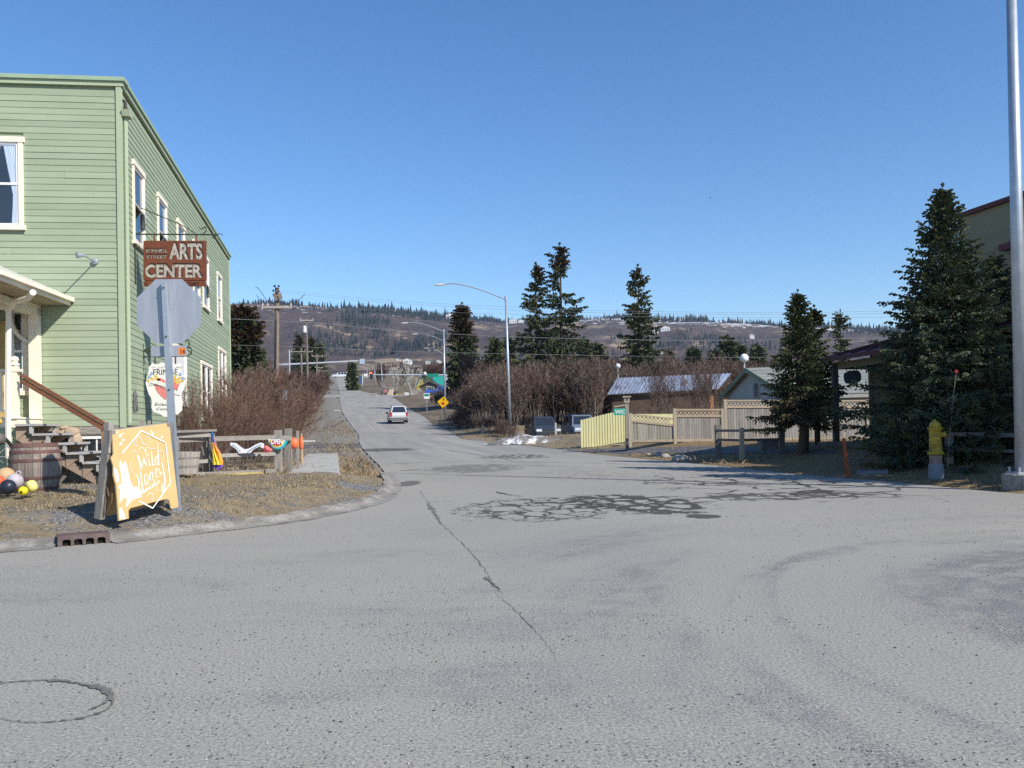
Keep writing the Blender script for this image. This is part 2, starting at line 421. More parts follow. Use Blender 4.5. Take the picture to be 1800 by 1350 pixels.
ang = list(np.linspace(-42, 42, 330)) + list(np.linspace(43.5, 316.5, 70))
rad = [0.0, 1.5, 3] + list(np.geomspace(4, 9, 14)) + list(np.arange(9.2, 24, .14)) + list(np.geomspace(24.2, 120, 110)) + list(np.geomspace(122, 900, 70)) + list(np.geomspace(915, 2650, 110)) + [2750, 3000, 3500, 4500, 7000]
A, Rr = np.meshgrid(np.radians(ang), rad, indexing='ij')
X = Rr * np.sin(A); Y = Rr * np.cos(A)
Z = ground_z(X, Y)
na, nr_ = A.shape
V = np.stack([X.ravel(), Y.ravel(), Z.ravel()], 1)
ii, jj = np.meshgrid(np.arange(na), np.arange(nr_ - 1), indexing='ij')
i2 = (ii + 1) % na
q = np.stack([ii * nr_ + jj, i2 * nr_ + jj, i2 * nr_ + jj + 1, ii * nr_ + jj + 1], -1).reshape(-1, 4)[:, ::-1]
g = npobj('ground', V, q, [ground_material()], smooth=True); g['kind'] = 'structure'

# ------------------------------------------------------------------ asphalt
def sheet(name, poly, step, lift, mat_, zf=None, kind='structure', parent=None):
    pts = []; n = len(poly)
    for i in range(n):
        a = Vector(poly[i]); c = Vector(poly[(i + 1) % n]); k = max(1, int((c - a).length / step))
        for j in range(k): pts.append(a.lerp(c, j / k))
    m_ = len(pts); P = np.array([p[:] for p in pts]); lo, hi = P.min(0), P.max(0)
    gx, gy = np.meshgrid(np.arange(lo[0], hi[0], step), np.arange(lo[1], hi[1], step))
    Q = np.stack([gx.ravel() + step * .3, gy.ravel() + step * .3], 1); Q = Q[inside(Q, P)]
    Q = Q[seg_dist(Q, P) > step * .3]
    allp = pts + [Vector(q_) for q_ in Q.tolist()]
    vs, _, fs, *_r = delaunay_2d_cdt(allp, [], [list(range(m_))], 1, 1e-5)
    V = np.array([v[:] for v in vs]); z = (zf or base)(V[:, 0], V[:, 1]) + lift
    ob = npobj(name, np.column_stack([V, z]), np.array([f for f in fs if len(f) == 3]), [mat_])
    # face up
    me = ob.data; bm = bmesh.new(); bm.from_mesh(me)
    for f in bm.faces:
        if f.normal.z < 0: f.normal_flip()
    bm.to_mesh(me); bm.free()
    if kind: ob['kind'] = kind
    if parent: ob.parent = parent
    return ob

def region(nt, v, c, rx, ry, rot=0, edge=.25):
    mp = N(nt, 'ShaderNodeMapping', vector_type='TEXTURE'); mp.inputs['Location'].default_value = (c[0], c[1], 0)
    mp.inputs['Rotation'].default_value = (0, 0, rot); mp.inputs['Scale'].default_value = (rx, ry, 1e4)
    nt.links.new(v, mp.inputs[0]); ln = N(nt, 'ShaderNodeVectorMath', operation='LENGTH'); nt.links.new(mp.outputs[0], ln.inputs[0])
    return math_(nt, 'MULTIPLY', ln.outputs['Value'], 1.0)      # 1 at the rim
def asphalt_material():
    m, nt, b, _, L = newmat('worn_asphalt')
    v = mapped(nt)
    big = noise(nt, v, .16, 4, .55); mid = noise(nt, v, 1.1, 5, .6); fine = noise(nt, v, 55, 4, .75); spk = noise(nt, v, 130, 2, .6)
    pc = N(nt, 'ShaderNodeVectorMath', operation='SUBTRACT'); pc.inputs[1].default_value = (6.5, 5.0, 0); L.new(v, pc.inputs[0])
    pl_ = N(nt, 'ShaderNodeVectorMath', operation='LENGTH'); L.new(pc.outputs[0], pl_.inputs[0]); ps = N(nt, 'ShaderNodeSeparateXYZ'); L.new(pc.outputs[0], ps.inputs[0])
    an_ = math_(nt, 'ARCTAN2', ps.outputs[0], ps.outputs[1]); cb = N(nt, 'ShaderNodeCombineXYZ'); L.new(pl_.outputs['Value'], cb.inputs[0]); L.new(math_(nt, 'MULTIPLY', an_, .8), cb.inputs[1])
    st1 = noise(nt, cb.outputs[0], .85, 5, .62, dist=.5)
    mp2 = N(nt, 'ShaderNodeMapping'); mp2.inputs['Rotation'].default_value = (0, 0, R(8)); mp2.inputs['Scale'].default_value = (.3, .9, 1); L.new(v, mp2.inputs[0])
    st2 = noise(nt, mp2.outputs[0], 1.0, 4, .6, dist=.3)
    sx = N(nt, 'ShaderNodeSeparateXYZ'); L.new(v, sx.inputs[0])
    rgt = N(nt, 'ShaderNodeMapRange'); rgt.inputs[1].default_value = -1.5; rgt.inputs[2].default_value = 1.5; L.new(sx.outputs[0], rgt.inputs[0])
    stk = mixc(nt, rgt.outputs[0], st2, st1)
    gravel = ramp(nt, stk, [(.48, (0, 0, 0)), (.70, (1, 1, 1))])           # swept-up loose gravel bands
    nearm = N(nt, 'ShaderNodeMapRange'); nearm.inputs[1].default_value = 13; nearm.inputs[2].default_value = 8; L.new(sx.outputs[1], nearm.inputs[0])
    gravel = mixc(nt, nearm.outputs[0], (0, 0, 0), gravel); gravel = math_(nt, 'MULTIPLY', gravel, math_(nt, 'MULTIPLY_ADD', rgt.outputs[0], .55, .45)); gravel = math_(nt, 'MULTIPLY', gravel, ramp(nt, noise(nt, v, 3.2, 5, .75), [(.32, (.15, .15, .15)), (.6, (1, 1, 1))]))
    dust = mixc(nt, mid, (.355, .333, .282), (.308, .290, .248))
    dust = mixc(nt, ramp(nt, big, [(.35, (0, 0, 0)), (.7, (1, 1, 1))]), dust, (.275, .262, .238))
    col = mixc(nt, ramp(nt, fine, [(.36, (.95, .95, .95)), (.47, (0, 0, 0))]), dust, (.12, .12, .125))
    col = mixc(nt, ramp(nt, fine, [(.54, (0, 0, 0)), (.66, (.8, .8, .8))]), col, (.52, .50, .47))
    gcol = ramp(nt, spk, [(.34, (.075, .075, .078)), (.5, (.20, .20, .20)), (.66, (.38, .375, .36))])
    gcol = mixc(nt, ramp(nt, fine, [(.4, (1, 1, 1)), (.55, (0, 0, 0))]), gcol, (.09, .095, .105))
    agg = noise(nt, v, 75, 3, .8); cov = math_(nt, 'GREATER_THAN', math_(nt, 'MULTIPLY_ADD', gravel, .36, agg), .61)
    col = mixc(nt, math_(nt, 'MULTIPLY', cov, .85), col, gcol); col = mixc(nt, math_(nt, 'MULTIPLY', gravel, .12), col, gcol)
    spots = noise(nt, v, 19, 2, .5)
    col = mixc(nt, ramp(nt, spots, [(.235, (.9, .9, .9)), (.27, (0, 0, 0))]), col, (.05, .05, .055))
    # the older, smoother street surface further off is bluer and patchier
    far = N(nt, 'ShaderNodeMapRange'); far.inputs[1].default_value = 17; far.inputs[2].default_value = 45; L.new(sx.outputs[1], far.inputs[0])
    mpr = N(nt, 'ShaderNodeMapping'); mpr.inputs['Rotation'].default_value = (0, 0, R(-11.8)); L.new(v, mpr.inputs[0]); mps = N(nt, 'ShaderNodeMapping'); mps.inputs['Scale'].default_value = (.9, .05, 1); L.new(mpr.outputs[0], mps.inputs[0])
    lane = noise(nt, mps.outputs[0], 1.2, 4)
    fcol = mixc(nt, ramp(nt, lane, [(.35, (0, 0, 0)), (.65, (1, 1, 1))]), (.235, .226, .208), (.325, .307, .272))
    mpt = N(nt, 'ShaderNodeMapping'); mpt.inputs['Scale'].default_value = (.35, 1.0, 1); L.new(v, mpt.inputs[0])
    pat = noise(nt, mpt.outputs[0], .45, 5, .7)
    fcol = mixc(nt, ramp(nt, pat, [(.62, (0, 0, 0)), (.68, (.55, .55, .55))]), fcol, (.12, .125, .14))
    col = mixc(nt, math_(nt, 'MULTIPLY', far.outputs[0], .85), col, fcol)
    # map cracking, broken patches worn through to dark base, and one dark band
    vo = N(nt, 'ShaderNodeTexVoronoi', feature='DISTANCE_TO_EDGE'); vo.inputs['Scale'].default_value = 3.2
    wv = N(nt, 'ShaderNodeVectorMath', operation='ADD'); nn = noise(nt, v, 2.2, 3, out='Color'); sc_ = N(nt, 'ShaderNodeVectorMath', operation='SCALE'); sc_.inputs['Scale'].default_value = .5
    L.new(nn, sc_.inputs[0]); L.new(v, wv.inputs[0]); L.new(sc_.outputs[0], wv.inputs[1])
    mpc = N(nt, 'ShaderNodeMapping'); mpc.inputs['Scale'].default_value = (.8, .5, 1); L.new(wv.outputs[0], mpc.inputs[0]); L.new(mpc.outputs[0], vo.inputs['Vector'])
    vo2 = N(nt, 'ShaderNodeTexVoronoi', feature='DISTANCE_TO_EDGE'); vo2.inputs['Scale'].default_value = .95; L.new(wv.outputs[0], vo2.inputs['Vector'])
    dirty = (.052, .047, .040)  # dark tone shared by the cracks, patches and band
    def patch(col, px, rx, ry, rot, cell, wlo, whi, amt=1., ring=None):
        c = G(*px) if len(px) == 2 else px
        d = region(nt, v, c, rx, ry, rot)
        dn = math_(nt, 'ADD', d, math_(nt, 'MULTIPLY_ADD', noise(nt, v, 2.4, 5, .7), 1.5, -.75))
        inn = ramp(nt, dn, [(.82, (1, 1, 1)), (1.0, (0, 0, 0))])
        wob = math_(nt, 'MULTIPLY_ADD', noise(nt, v, 1.7, 3), whi, wlo)
        ln = math_(nt, 'LESS_THAN', cell, wob)
        k = math_(nt, 'MULTIPLY', ln, inn)
        if ring is not None:
            rg = ramp(nt, dn, [(.74, (0, 0, 0)), (.84, (1, 1, 1)), (.9, (1, 1, 1)), (1, (0, 0, 0))])
            rg = math_(nt, 'MULTIPLY', rg, math_(nt, 'GREATER_THAN', noise(nt, v, 7, 4, .7), ring)); k = math_(nt, 'MAXIMUM', k, rg)
        return mixc(nt, math_(nt, 'MULTIPLY', k, amt), col, dirty)
    c1, c2 = vo.outputs['Distance'], vo2.outputs['Distance']
    col = patch(col, (945, 893), 1.35, 2.0, 0, c1, -.07, .26, .9, .52)
    col = patch(col, (1110, 884), 1.25, 2.0, .3, c1, -.05, .42, .95)
    col = patch(col, (1340, 852), 2.4, 4.4, .25, c2, -.06, .20, .95); col = patch(col, (1370, 872), 1.9, .8, .1, c1, -.02, .36, .85)
    col = patch(col, (1130, 832), 3.2, 4.0, 0, c1, -.03, .085, .8)
    col = patch(col, (1235, 908), .28, .30, 0, c1, .5, .5, .9)
    col = patch(col, (905, 803), 1.6, 2.2, 0, c1, -.02, .3, .8)
    col = patch(col, (835, 823), 1.6, 3, 0, c1, .1, .3, .5)
    col = patch(col, (660, 791), 2.4, 2.2, -.2, c1, .0, .9, .75)  # broad dark band across the left of the street
    col = patch(col, (715, 850), .35, 1.0, 0, c1, .2, .5, .7)
    L.new(col, b.inputs['Base Color']); b.inputs['Roughness'].default_value = .9; b.inputs['Specular IOR Level'].default_value = .25
    h = math_(nt, 'ADD', math_(nt, 'MULTIPLY', fine, .5), math_(nt, 'MULTIPLY', math_(nt, 'MULTIPLY', spk, gravel), .8))
    bump(nt, h, .5, .014)
    return m
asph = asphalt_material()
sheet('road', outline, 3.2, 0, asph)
drive = [GG(*p).xy for p in [(995, 789), (1080, 788), (1240, 785), (1380, 788), (1470, 792), (1470, 797), (1380, 797), (1270, 798), (1150, 797), (1060, 796), (1005, 794)]]
pm('dark_gravel', (.13, .13, .135), (.07, .07, .075), 4, rough=.95, bp=.6, bd=.02, fine=30)
sheet('driveway', [tuple(p) for p in drive], .8, .012, MATS['dark_gravel'], ground_z)
drive2 = [GG(*p).xy for p in [(631, 779), (560, 781), (470, 784), (470, 789), (560, 788), (636, 787)]]
sheet('driveway', [tuple(p) for p in drive2], .8, .012, MATS['dark_gravel'], ground_z)

pm('crack_fill', (.10, .093, .083), (.22, .21, .19), 9, rough=.95, bp=.4, vary=0)
def crack(pts, w, seed=0, jitter=.05, mat_='crack_fill', world=False, lift=None, name='road_crack', lab=None):
    lift = lift or .003 + .0013 * (seed % 9); rd = random.Random(seed); q = spline([p if world else G(*p) for p in pts], 9); vs = []
    wd = [w * (.25 + 1.2 * abs(mnoise.noise(Vector((i * .31, seed * 7.1, 0)))) * 2) for i in range(len(q))]
    for i, p in enumerate(q):
        d = (q[min(i + 1, len(q) - 1)] - q[max(i - 1, 0)]).normalized(); n_ = Vector((-d.y, d.x, 0))
        o = n_ * mnoise.noise(Vector((i * .7, seed, 3))) * jitter
        e = wd[i] * (1 - .85 * (i / (len(q) - 1)) ** 3) * (1 if 0 < i < len(q) - 1 else .1)
        for s_ in (1, -1):
            a = p + o + n_ * s_ * e / 2 * rd.uniform(.6, 1.4); vs.append((a.x, a.y, float(prof(a.dot(SD))) + lift))
    ob = MB().add(vs, [(2 * i, 2 * i + 1, 2 * i + 3, 2 * i + 2) for i in range(len(q) - 1)]).build(name, MATS[mat_])
    ob['kind'] = 'structure'; return ob
crack([(737, 862), (752, 882), (764, 903), (776, 921), (800, 944), (828, 972), (856, 1008), (871, 1040), (905, 1073), (940, 1108), (968, 1142), (985, 1175)], .010, 1, .025)
crack([(752, 884), (760, 896), (770, 912), (774, 922)], .07, 11, .02)
crack([(852, 1015), (868, 1028), (884, 1045)], .045, 12, .03)
crack([(655, 817), (760, 813), (900, 812), (1060, 815), (1180, 819), (1240, 826)], .09, 2, .05)
crack([(780, 790), (830, 798), (880, 806), (905, 812)], .10, 3)
crack([(1000, 833), (1160, 842), (1280, 850), (1490, 868), (1640, 884)], .035, 4, .04)
crack([(700, 828), (760, 825), (800, 824)], .12, 5)
crack([(920, 818), (1010, 821), (1060, 822)], .08, 6)
crack([(1240, 826), (1330, 840), (1480, 853), (1600, 866)], .04, 7)
crack([(870, 865), (900, 871), (925, 873)], .07, 8)
crack([(1090, 905), (1140, 903), (1180, 906), (1215, 904)], .03, 9)
crack([(560, 913), (450, 928), (380, 936), (300, 943), (240, 952)], .02, 10, .02)
ring = []
for k in range(15):
    a = R(200 - k * 25); ring.append((70 + 128 * math.cos(a), 1235 - 37 * math.sin(a)))
crack(ring, .03, 21, .015); crack([(150, 1205), (180, 1212), (195, 1222), (185, 1238), (150, 1253)], .045, 22, .015)
pm('yellow_road_paint', (.60, .50, .28), (.42, .37, .27), 5, rough=.8, vary=.05); pm('white_road_paint', (.50, .49, .47), (.33, .32, .31), 6, rough=.8, vary=.05)
for a, c in (((667, 733), (682, 752)), ((647, 745), (657, 757)), ((655, 722), (659, 727))):
    crack([a, ((a[0] + c[0]) / 2, (a[1] + c[1]) / 2), c], .13, 30, 0, 'yellow_road_paint', name='lane_marking', lift=.006)
crack([(597, 722), (603, 735), (617, 750), (628, 768), (641, 790), (662, 812)], .035, 31, .01, 'white_road_paint', name='edge_marking', lift=.005)
crack([(755, 882), (765, 882), (774, 882)], .10, 32, 0, 'white_road_paint', name='worn_marking', lift=.005)
crack([(780, 881), (790, 880), (797, 881)], .12, 33, 0, 'white_road_paint', name='worn_marking', lift=.005)

# ------------------------------------------------------------------ kerb with a storm drain inlet
m, nt, b, _, L = newmat('old_concrete'); v = mapped(nt); n1 = noise(nt, v, 2.2, 5, .7); n2 = noise(nt, v, 24, 5, .75)
cc_ = mixc(nt, ramp(nt, n2, [(.38, (1, 1, 1)), (.52, (0, 0, 0))]), (.33, .312, .28), (.17, .162, .148))
cc_ = mixc(nt, ramp(nt, math_(nt, 'MULTIPLY_ADD', n2, .5, n1), [(.72, (0, 0, 0)), (.84, (.85, .85, .85))]), cc_, (.17, .155, .135)); L.new(cc_, b.inputs['Base Color']); b.inputs['Roughness'].default_value = .92; bump(nt, n2, .9, .03)
DR0, DR1 = 101, 193
def kerb_run(pts, name):
    q = [];
    for a, c in zip(pts[:-1], pts[1:]):
        k = max(1, int((c - a).length / .12))
        for j in range(k): q.append(a.lerp(c, j / k))
    q.append(pts[-1]); vs = []; pr = [(-.20, .006), (-.05, .015), (.0, .03), (.05, .07), (.09, .088), (.2, .098), (.21, .02)]
    for i, p in enumerate(q):
        d = (q[min(i + 1, len(q) - 1)] - q[max(i - 1, 0)]).normalized(); n_ = Vector((-d.y, d.x, 0))
        for k, (o, z) in enumerate(pr):
            j = .03 * mnoise.noise(Vector((p.x * 4, p.y * 4, k * 1.7))) + .018 * mnoise.noise(Vector((p.x * 13, p.y * 13, k)))
            chip = max(0, mnoise.noise(Vector((p.x * 2.3, p.y * 2.3, 9))) - .15) * .12 if k in (3, 4) else 0
            a = p + n_ * (o + j + chip * .5); vs.append((a.x, a.y, z + (j * .5 if k else 0) - chip * .6))
    n = len(pr)
    ob = MB().add(vs, [(i * n + k, i * n + k + 1, (i + 1) * n + k + 1, (i + 1) * n + k) for i in range(len(q) - 1) for k in range(n - 1)]).build(name, MATS['old_concrete'])
    ob['kind'] = 'structure'; return ob
kp = KERB
da = G(DR0, 962); db = G(DR1, 954)
kerb_run([p for p in kp if p.x < da.x] + [da], 'kerb')
kerb_run([db] + [p for p in kp if p.x > db.x + .05], 'kerb')
dx = (db - da).normalized(); dn = Vector((-dx.y, dx.x, 0)); dl = (db - da).length
pm('rusty_iron', (.145, .105, .10), (.08, .058, .055), 8, rough=.75, bp=.5, bd=.006, vary=.03); pm('void_dark', (.012, .011, .010), None, rough=1, vary=0, bp=0)
t = thing('storm_drain_inlet', (da + db) / 2, 'rusty cast iron storm drain inlet with four openings set in the kerb', 'storm drain')
mb = MB(); mb.M = Matrix.Translation(da) @ Matrix.Rotation(math.atan2(dx.y, dx.x), 4, 'Z')
fw_ = .05; ow = (dl - fw_ * 2 - .035 * 3) / 4; zt = .13
mb.box(0, dl, 0, .30, .125, zt)                      # hood plate on top
mb.box(0, dl, -.03, .03, zt - .045, zt + .004)
for k in range(5):
    x0 = 0 if k == 0 else fw_ + k * ow + (k - 1) * .035
    mb.box(x0, x0 + (fw_ if k in (0, 4) else .035), -.035, .03, -.01, zt - .045)
for k in range(4):
    x0 = fw_ + k * (ow + .035)
    for sx_, xx in ((1, x0), (-1, x0 + ow)):
        mb.prism([(0, 0), (sx_ * .018, 0), (0, -.018)], (xx, -.033, zt - .045), (1, 0, 0), (0, 0, 1), (0, .06, 0))
mb.build('frame', MATS['rusty_iron'], t)
mb2 = MB(); mb2.M = mb.M; mb2.box(.01, dl - .01, .028, .28, -.01, .123); mb2.build('opening', MATS['void_dark'], t)

# ------------------------------------------------------------------ sidewalk slabs beside the street
pm('sidewalk_concrete', (.42, .41, .385), (.33, .325, .31), 2, rough=.9, bp=.3, bd=.01, vary=.06)
sl0, sl1 = GG(500, 835), GG(598, 834); t0 = sl0.dot(SN); t1 = sl1.dot(SN); s0 = sl0.dot(SD)
W = thing('sidewalk', st(s0, (t0 + t1) / 2, .2), 'x', 'x'); del W['label']; del W['category']; W['kind'] = 'structure'
sl_len = [1.5] * 12; s_ = s0
for k, ln in enumerate(sl_len):
    mb = MB(); p = [st(s_ + .012, t0), st(s_ + ln - .012, t0), st(s_ + ln - .012, t1), st(s_ + .012, t1)]
    z1 = .30 + .010 * math.sin(k * 2.1)
    mb.add([(a.x, a.y, z1 - .13) for a in p] + [(a.x, a.y, z1) for a in p], [(0, 1, 2, 3), (4, 5, 6, 7), (0, 1, 5, 4), (1, 2, 6, 5), (2, 3, 7, 6), (3, 0, 4, 7)])
    mb.build('slab', MATS['sidewalk_concrete'], W); s_ += ln

# ------------------------------------------------------------------ loose stones on the asphalt and along the verge
def rocks(name, P, r, mats, seed=1, kind='stuff', **kw):
    """P (n,3) centres, r (n) radii: irregular eight-faced pebbles, one mesh"""
    rg = np.random.default_rng(seed); n = len(P)
    o = np.array([[1, 0, 0], [0, 1, 0], [-1, 0, 0], [0, -1, 0], [0, 0, 1], [0, 0, -1.]])
    V = o[None] * rg.uniform(.6, 1.3, (n, 6, 1)) * np.array([1, .85, .6]); a = rg.uniform(0, 6.28, n); c, s_ = np.cos(a), np.sin(a)
    x = V[..., 0] * c[:, None] - V[..., 1] * s_[:, None]; y = V[..., 0] * s_[:, None] + V[..., 1] * c[:, None]
    V = np.stack([x, y, V[..., 2]], -1) * r[:, None, None] + P[:, None]
    f = np.array([[0, 1, 4], [1, 2, 4], [2, 3, 4], [3, 0, 4], [1, 0, 5], [2, 1, 5], [3, 2, 5], [0, 3, 5]])
    T = (f[None] + (np.arange(n) * 6)[:, None, None]).reshape(-1, 3)
    mi = np.repeat(rg.integers(0, len(mats), n), 8)
    ob = npobj(name, V.reshape(-1, 3), T, mats, mi); ob['kind'] = kind
    for k_, v_ in kw.items(): ob[k_] = v_
    return ob
stone_m = [pm('stone_dark', (.07, .072, .08), rough=.9, vary=0), pm('stone_mid', (.22, .22, .225), rough=.9, vary=0), pm('stone_pale', (.42, .41, .39), rough=.9, vary=0), pm('stone_grey', (.16, .16, .17), rough=.9, vary=0)]
n = 26000
yy = 3.2 + 10 * rng.random(n) ** 1.35; xx = (rng.random(n) - .5) * 1.3 * yy
dens = np.clip(.5 + .9 * hnoise(xx * .9, yy * 2.2, .5, 3, 2.), .06, 1); keep = rng.random(n) < dens
P = np.stack([xx, yy, np.zeros(n)], 1)[keep]; P = P[inside(P[:, :2], OUT)]
r_ = .0025 + .0065 * rng.random(len(P)) ** 3; P[:, 2] = r_ * .35
rocks('loose_gravel', P, r_, stone_m)
# pebbles of the left verge
n = 26000
xx = rng.uniform(-10, -1.5, n); yy = rng.uniform(9.6, 20, n); Q = np.stack([xx, yy], 1)
d = seg_dist(Q, OUT); kp_ = (~inside(Q, OUT)) & (d > .12) & (rng.random(n) < np.clip(1.1 - d * .35, .12, 1)); Q = Q[kp_]
r_ = .005 + .012 * rng.random(len(Q)) ** 2.2
rocks('verge_gravel', np.column_stack([Q, ground_z(Q[:, 0], Q[:, 1]) + r_ * .3]), r_, stone_m, 3)

# dead grass
def grass(name, Q, h, mats, seed=5, lean=.8):
    rg = np.random.default_rng(seed); n = len(Q); z = ground_z(Q[:, 0], Q[:, 1]) - .01
    a = rg.uniform(0, 6.28, n); b_ = rg.uniform(0, 6.28, n); hh = h * rg.uniform(.4, 1.3, n); ln = hh * lean * rg.uniform(.3, 1.6, n); w_ = .004 + .25 * 0 + hh * .035
    P0 = np.column_stack([Q, z]); e = np.column_stack([np.cos(a), np.sin(a), a * 0]) * w_[:, None]
    mid_ = P0 + np.column_stack([np.cos(b_) * ln * .35, np.sin(b_) * ln * .35, hh * .6])
    tip = P0 + np.column_stack([np.cos(b_) * ln, np.sin(b_) * ln, hh * .85])
    V = np.stack([P0 - e, P0 + e, mid_ - e * .7, mid_ + e * .7, tip], 1).reshape(-1, 3); k = np.arange(n)[:, None] * 5
    T = np.concatenate([k + [[0, 1, 3]], k + [[0, 3, 2]], k + [[2, 3, 4]]], 1).reshape(-1, 3)
    ob = npobj(name, V, T, mats, np.repeat(rg.integers(0, len(mats), n), 3)); ob['kind'] = 'stuff'; return ob
grass_m = [pm('dead_grass_pale', (.42, .33, .20), rough=.9, vary=0, bp=0), pm('dead_grass_tan', (.29, .22, .13), rough=.9, vary=0, bp=0), pm('dead_grass_brown', (.13, .09, .05), rough=.9, vary=0, bp=0), pm('grass_green', (.10, .11, .045), rough=.9, vary=0, bp=0)]
n = 60000
xx = rng.uniform(-10.5, -1.2, n); yy = rng.uniform(9.7, 26, n); Q = np.stack([xx, yy], 1); d = seg_dist(Q, OUT)
k = hnoise(xx, yy, .9, 4, 3.) + .5 * hnoise(xx, yy, 5, 2); kp_ = (~inside(Q, OUT)) & (d > .35) & (k > -.15 + .5 * (d < .8))
grass('dead_grass', Q[kp_], .05, [grass_m[0], grass_m[1], grass_m[0], grass_m[2], grass_m[3]])
n = 60000
yy = 15.5 + 20 * rng.random(n) ** 1.2; xx = rng.uniform(.1, .72, n) * yy; Q = np.stack([xx, yy], 1); d = seg_dist(Q, OUT)
kp_ = (~inside(Q, OUT)) & (d > .1)
grass('lawn_grass', Q[kp_], .05, grass_m[:3], 6)
n = 9000                                                              # taller dry grass behind the sidewalk
Q = np.stack([rng.uniform(-7.5, -4.6, n), rng.uniform(20, 34, n)], 1); s_ = Q @ np.array([SD.x, SD.y]); t_ = Q @ np.array([SN.x, SN.y])
kk = (t_ < t0 - .05) & (s_ > s0 + .3) & (~inside(Q, OUT))
grass('tall_dry_grass', Q[kk], .2, [grass_m[0], grass_m[1]], 8, 1.4)
n = 16000                                                             # weeds along both edges of the street
s_ = 24 + 70 * rng.random(n) ** 1.3; t_ = np.where(rng.random(n) < .6, 1.7 - np.abs(rng.normal(0, 1.6, n)), 10 + np.abs(rng.normal(0, 2.5, n)))
Q = np.stack([SD.x * s_ + SN.x * t_, SD.y * s_ + SN.y * t_], 1); d = seg_dist(Q, OUT); kk = (~inside(Q, OUT)) & (d > .25) & (hnoise(Q[:, 0], Q[:, 1], .5, 3) > -.3)
grass('roadside_weeds', Q[kk], .16, [grass_m[0], grass_m[1], grass_m[2]], 9, 1.3)
# ================================================================== plants
def foliage_mat(name, ca, cb, cc=None, rough=.75):
    m, nt, b, _, L = newmat(name)
    v = mapped(nt); n = noise(nt, v, 1.6, 3, .6); n2 = noise(nt, v, 14, 2)
    f = math_(nt, 'MULTIPLY_ADD', n2, .6, math_(nt, 'MULTIPLY_ADD', n, .9, -.28)); cl = N(nt, 'ShaderNodeClamp'); L.new(f, cl.inputs[0])
    L.new(mixc(nt, cl.outputs[0], ca, cb), b.inputs['Base Color']); b.inputs['Roughness'].default_value = rough; b.inputs['Specular IOR Level'].default_value = .2
    return m
needle = foliage_mat('spruce_needles', (.042, .058, .032), (.125, .145, .075))
needle2 = foliage_mat('spruce_needles_blue', (.058, .080, .056), (.15, .185, .12))
needle_y = foliage_mat('spruce_needles_new', (.10, .115, .05), (.15, .155, .07))
cone_br = foliage_mat('spruce_cones_brown', (.06, .038, .022), (.11, .068, .04))
dead_br = foliage_mat('dead_twigs', (.10, .075, .05), (.19, .14, .10))
bark = pm('spruce_bark', (.11, .085, .065), (.05, .04, .032), 5, (1, 1, .3), .95, bp=.8, bd=.02)
bark_grey = pm('alder_bark', (.20, .165, .14), (.12, .09, .075), 5, (1, 1, .4), .9, bp=.3)
twig_br = pm('twig_brown', (.135, .085, .068), (.08, .05, .042), 3, rough=.9, bp=0, vary=.1)
twig_red = pm('twig_reddish', (.19, .115, .085), (.11, .068, .05), 3, rough=.9, bp=0, vary=.1)
twig_pale = pm('twig_pale', (.30, .25, .20), (.18, .14, .11), 3, rough=.9, bp=0, vary=.1)

class TB:
    """triangle bucket"""
    def __init__(s): s.V = []; s.T = []; s.n = 0; s.mi = []
    def add(s, V, T, mi=0):
        V = np.asarray(V, float).reshape(-1, 3); T = np.asarray(T, int).reshape(-1, 3)
        s.V.append(V); s.T.append(T + s.n); s.n += len(V); s.mi.append(np.full(len(T), mi) if np.isscalar(mi) else np.asarray(mi))
    def arr(s): return np.concatenate(s.V), np.concatenate(s.T), np.concatenate(s.mi)
def norm(a): return a / (np.linalg.norm(a, axis=-1, keepdims=True) + 1e-9)
def shoots(tb, P, D, L, Wd, mi, rg, blades=3):
    """needle-covered shoots: star-section spindles with forward-swept barbs"""
    n = len(P); D = norm(D); ref = np.where(np.abs(D[:, 2:3]) < .9, [[0, 0, 1.]], [[1., 0, 0]]); X = norm(np.cross(D, ref)); Y = np.cross(D, X)
    a0 = rg.uniform(0, math.pi, n)
    for k in range(blades):
        a = a0 + math.pi * k / blades; E = X * np.cos(a)[:, None] + Y * np.sin(a)[:, None]
        l = L[:, None]; w_ = Wd[:, None]
        b = P; v1 = P + D * l * .42 + E * w_; v2 = P + D * l * .42 - E * w_; m_ = P + D * l * .6; tip = P + D * l; v3 = P + D * l * .86 + E * w_ * .75; v4 = P + D * l * .86 - E * w_ * .75
        V = np.stack([b, v1, v2, m_, tip, v3, v4], 1); k7 = np.arange(n)[:, None] * 7
        T = np.concatenate([k7 + [[0, 3, 1]], k7 + [[0, 2, 3]], k7 + [[3, 4, 5]], k7 + [[3, 6, 4]]], 1).reshape(-1, 3)
        tb.add(V, T, np.repeat(mi, 4) if not np.isscalar(mi) else mi)
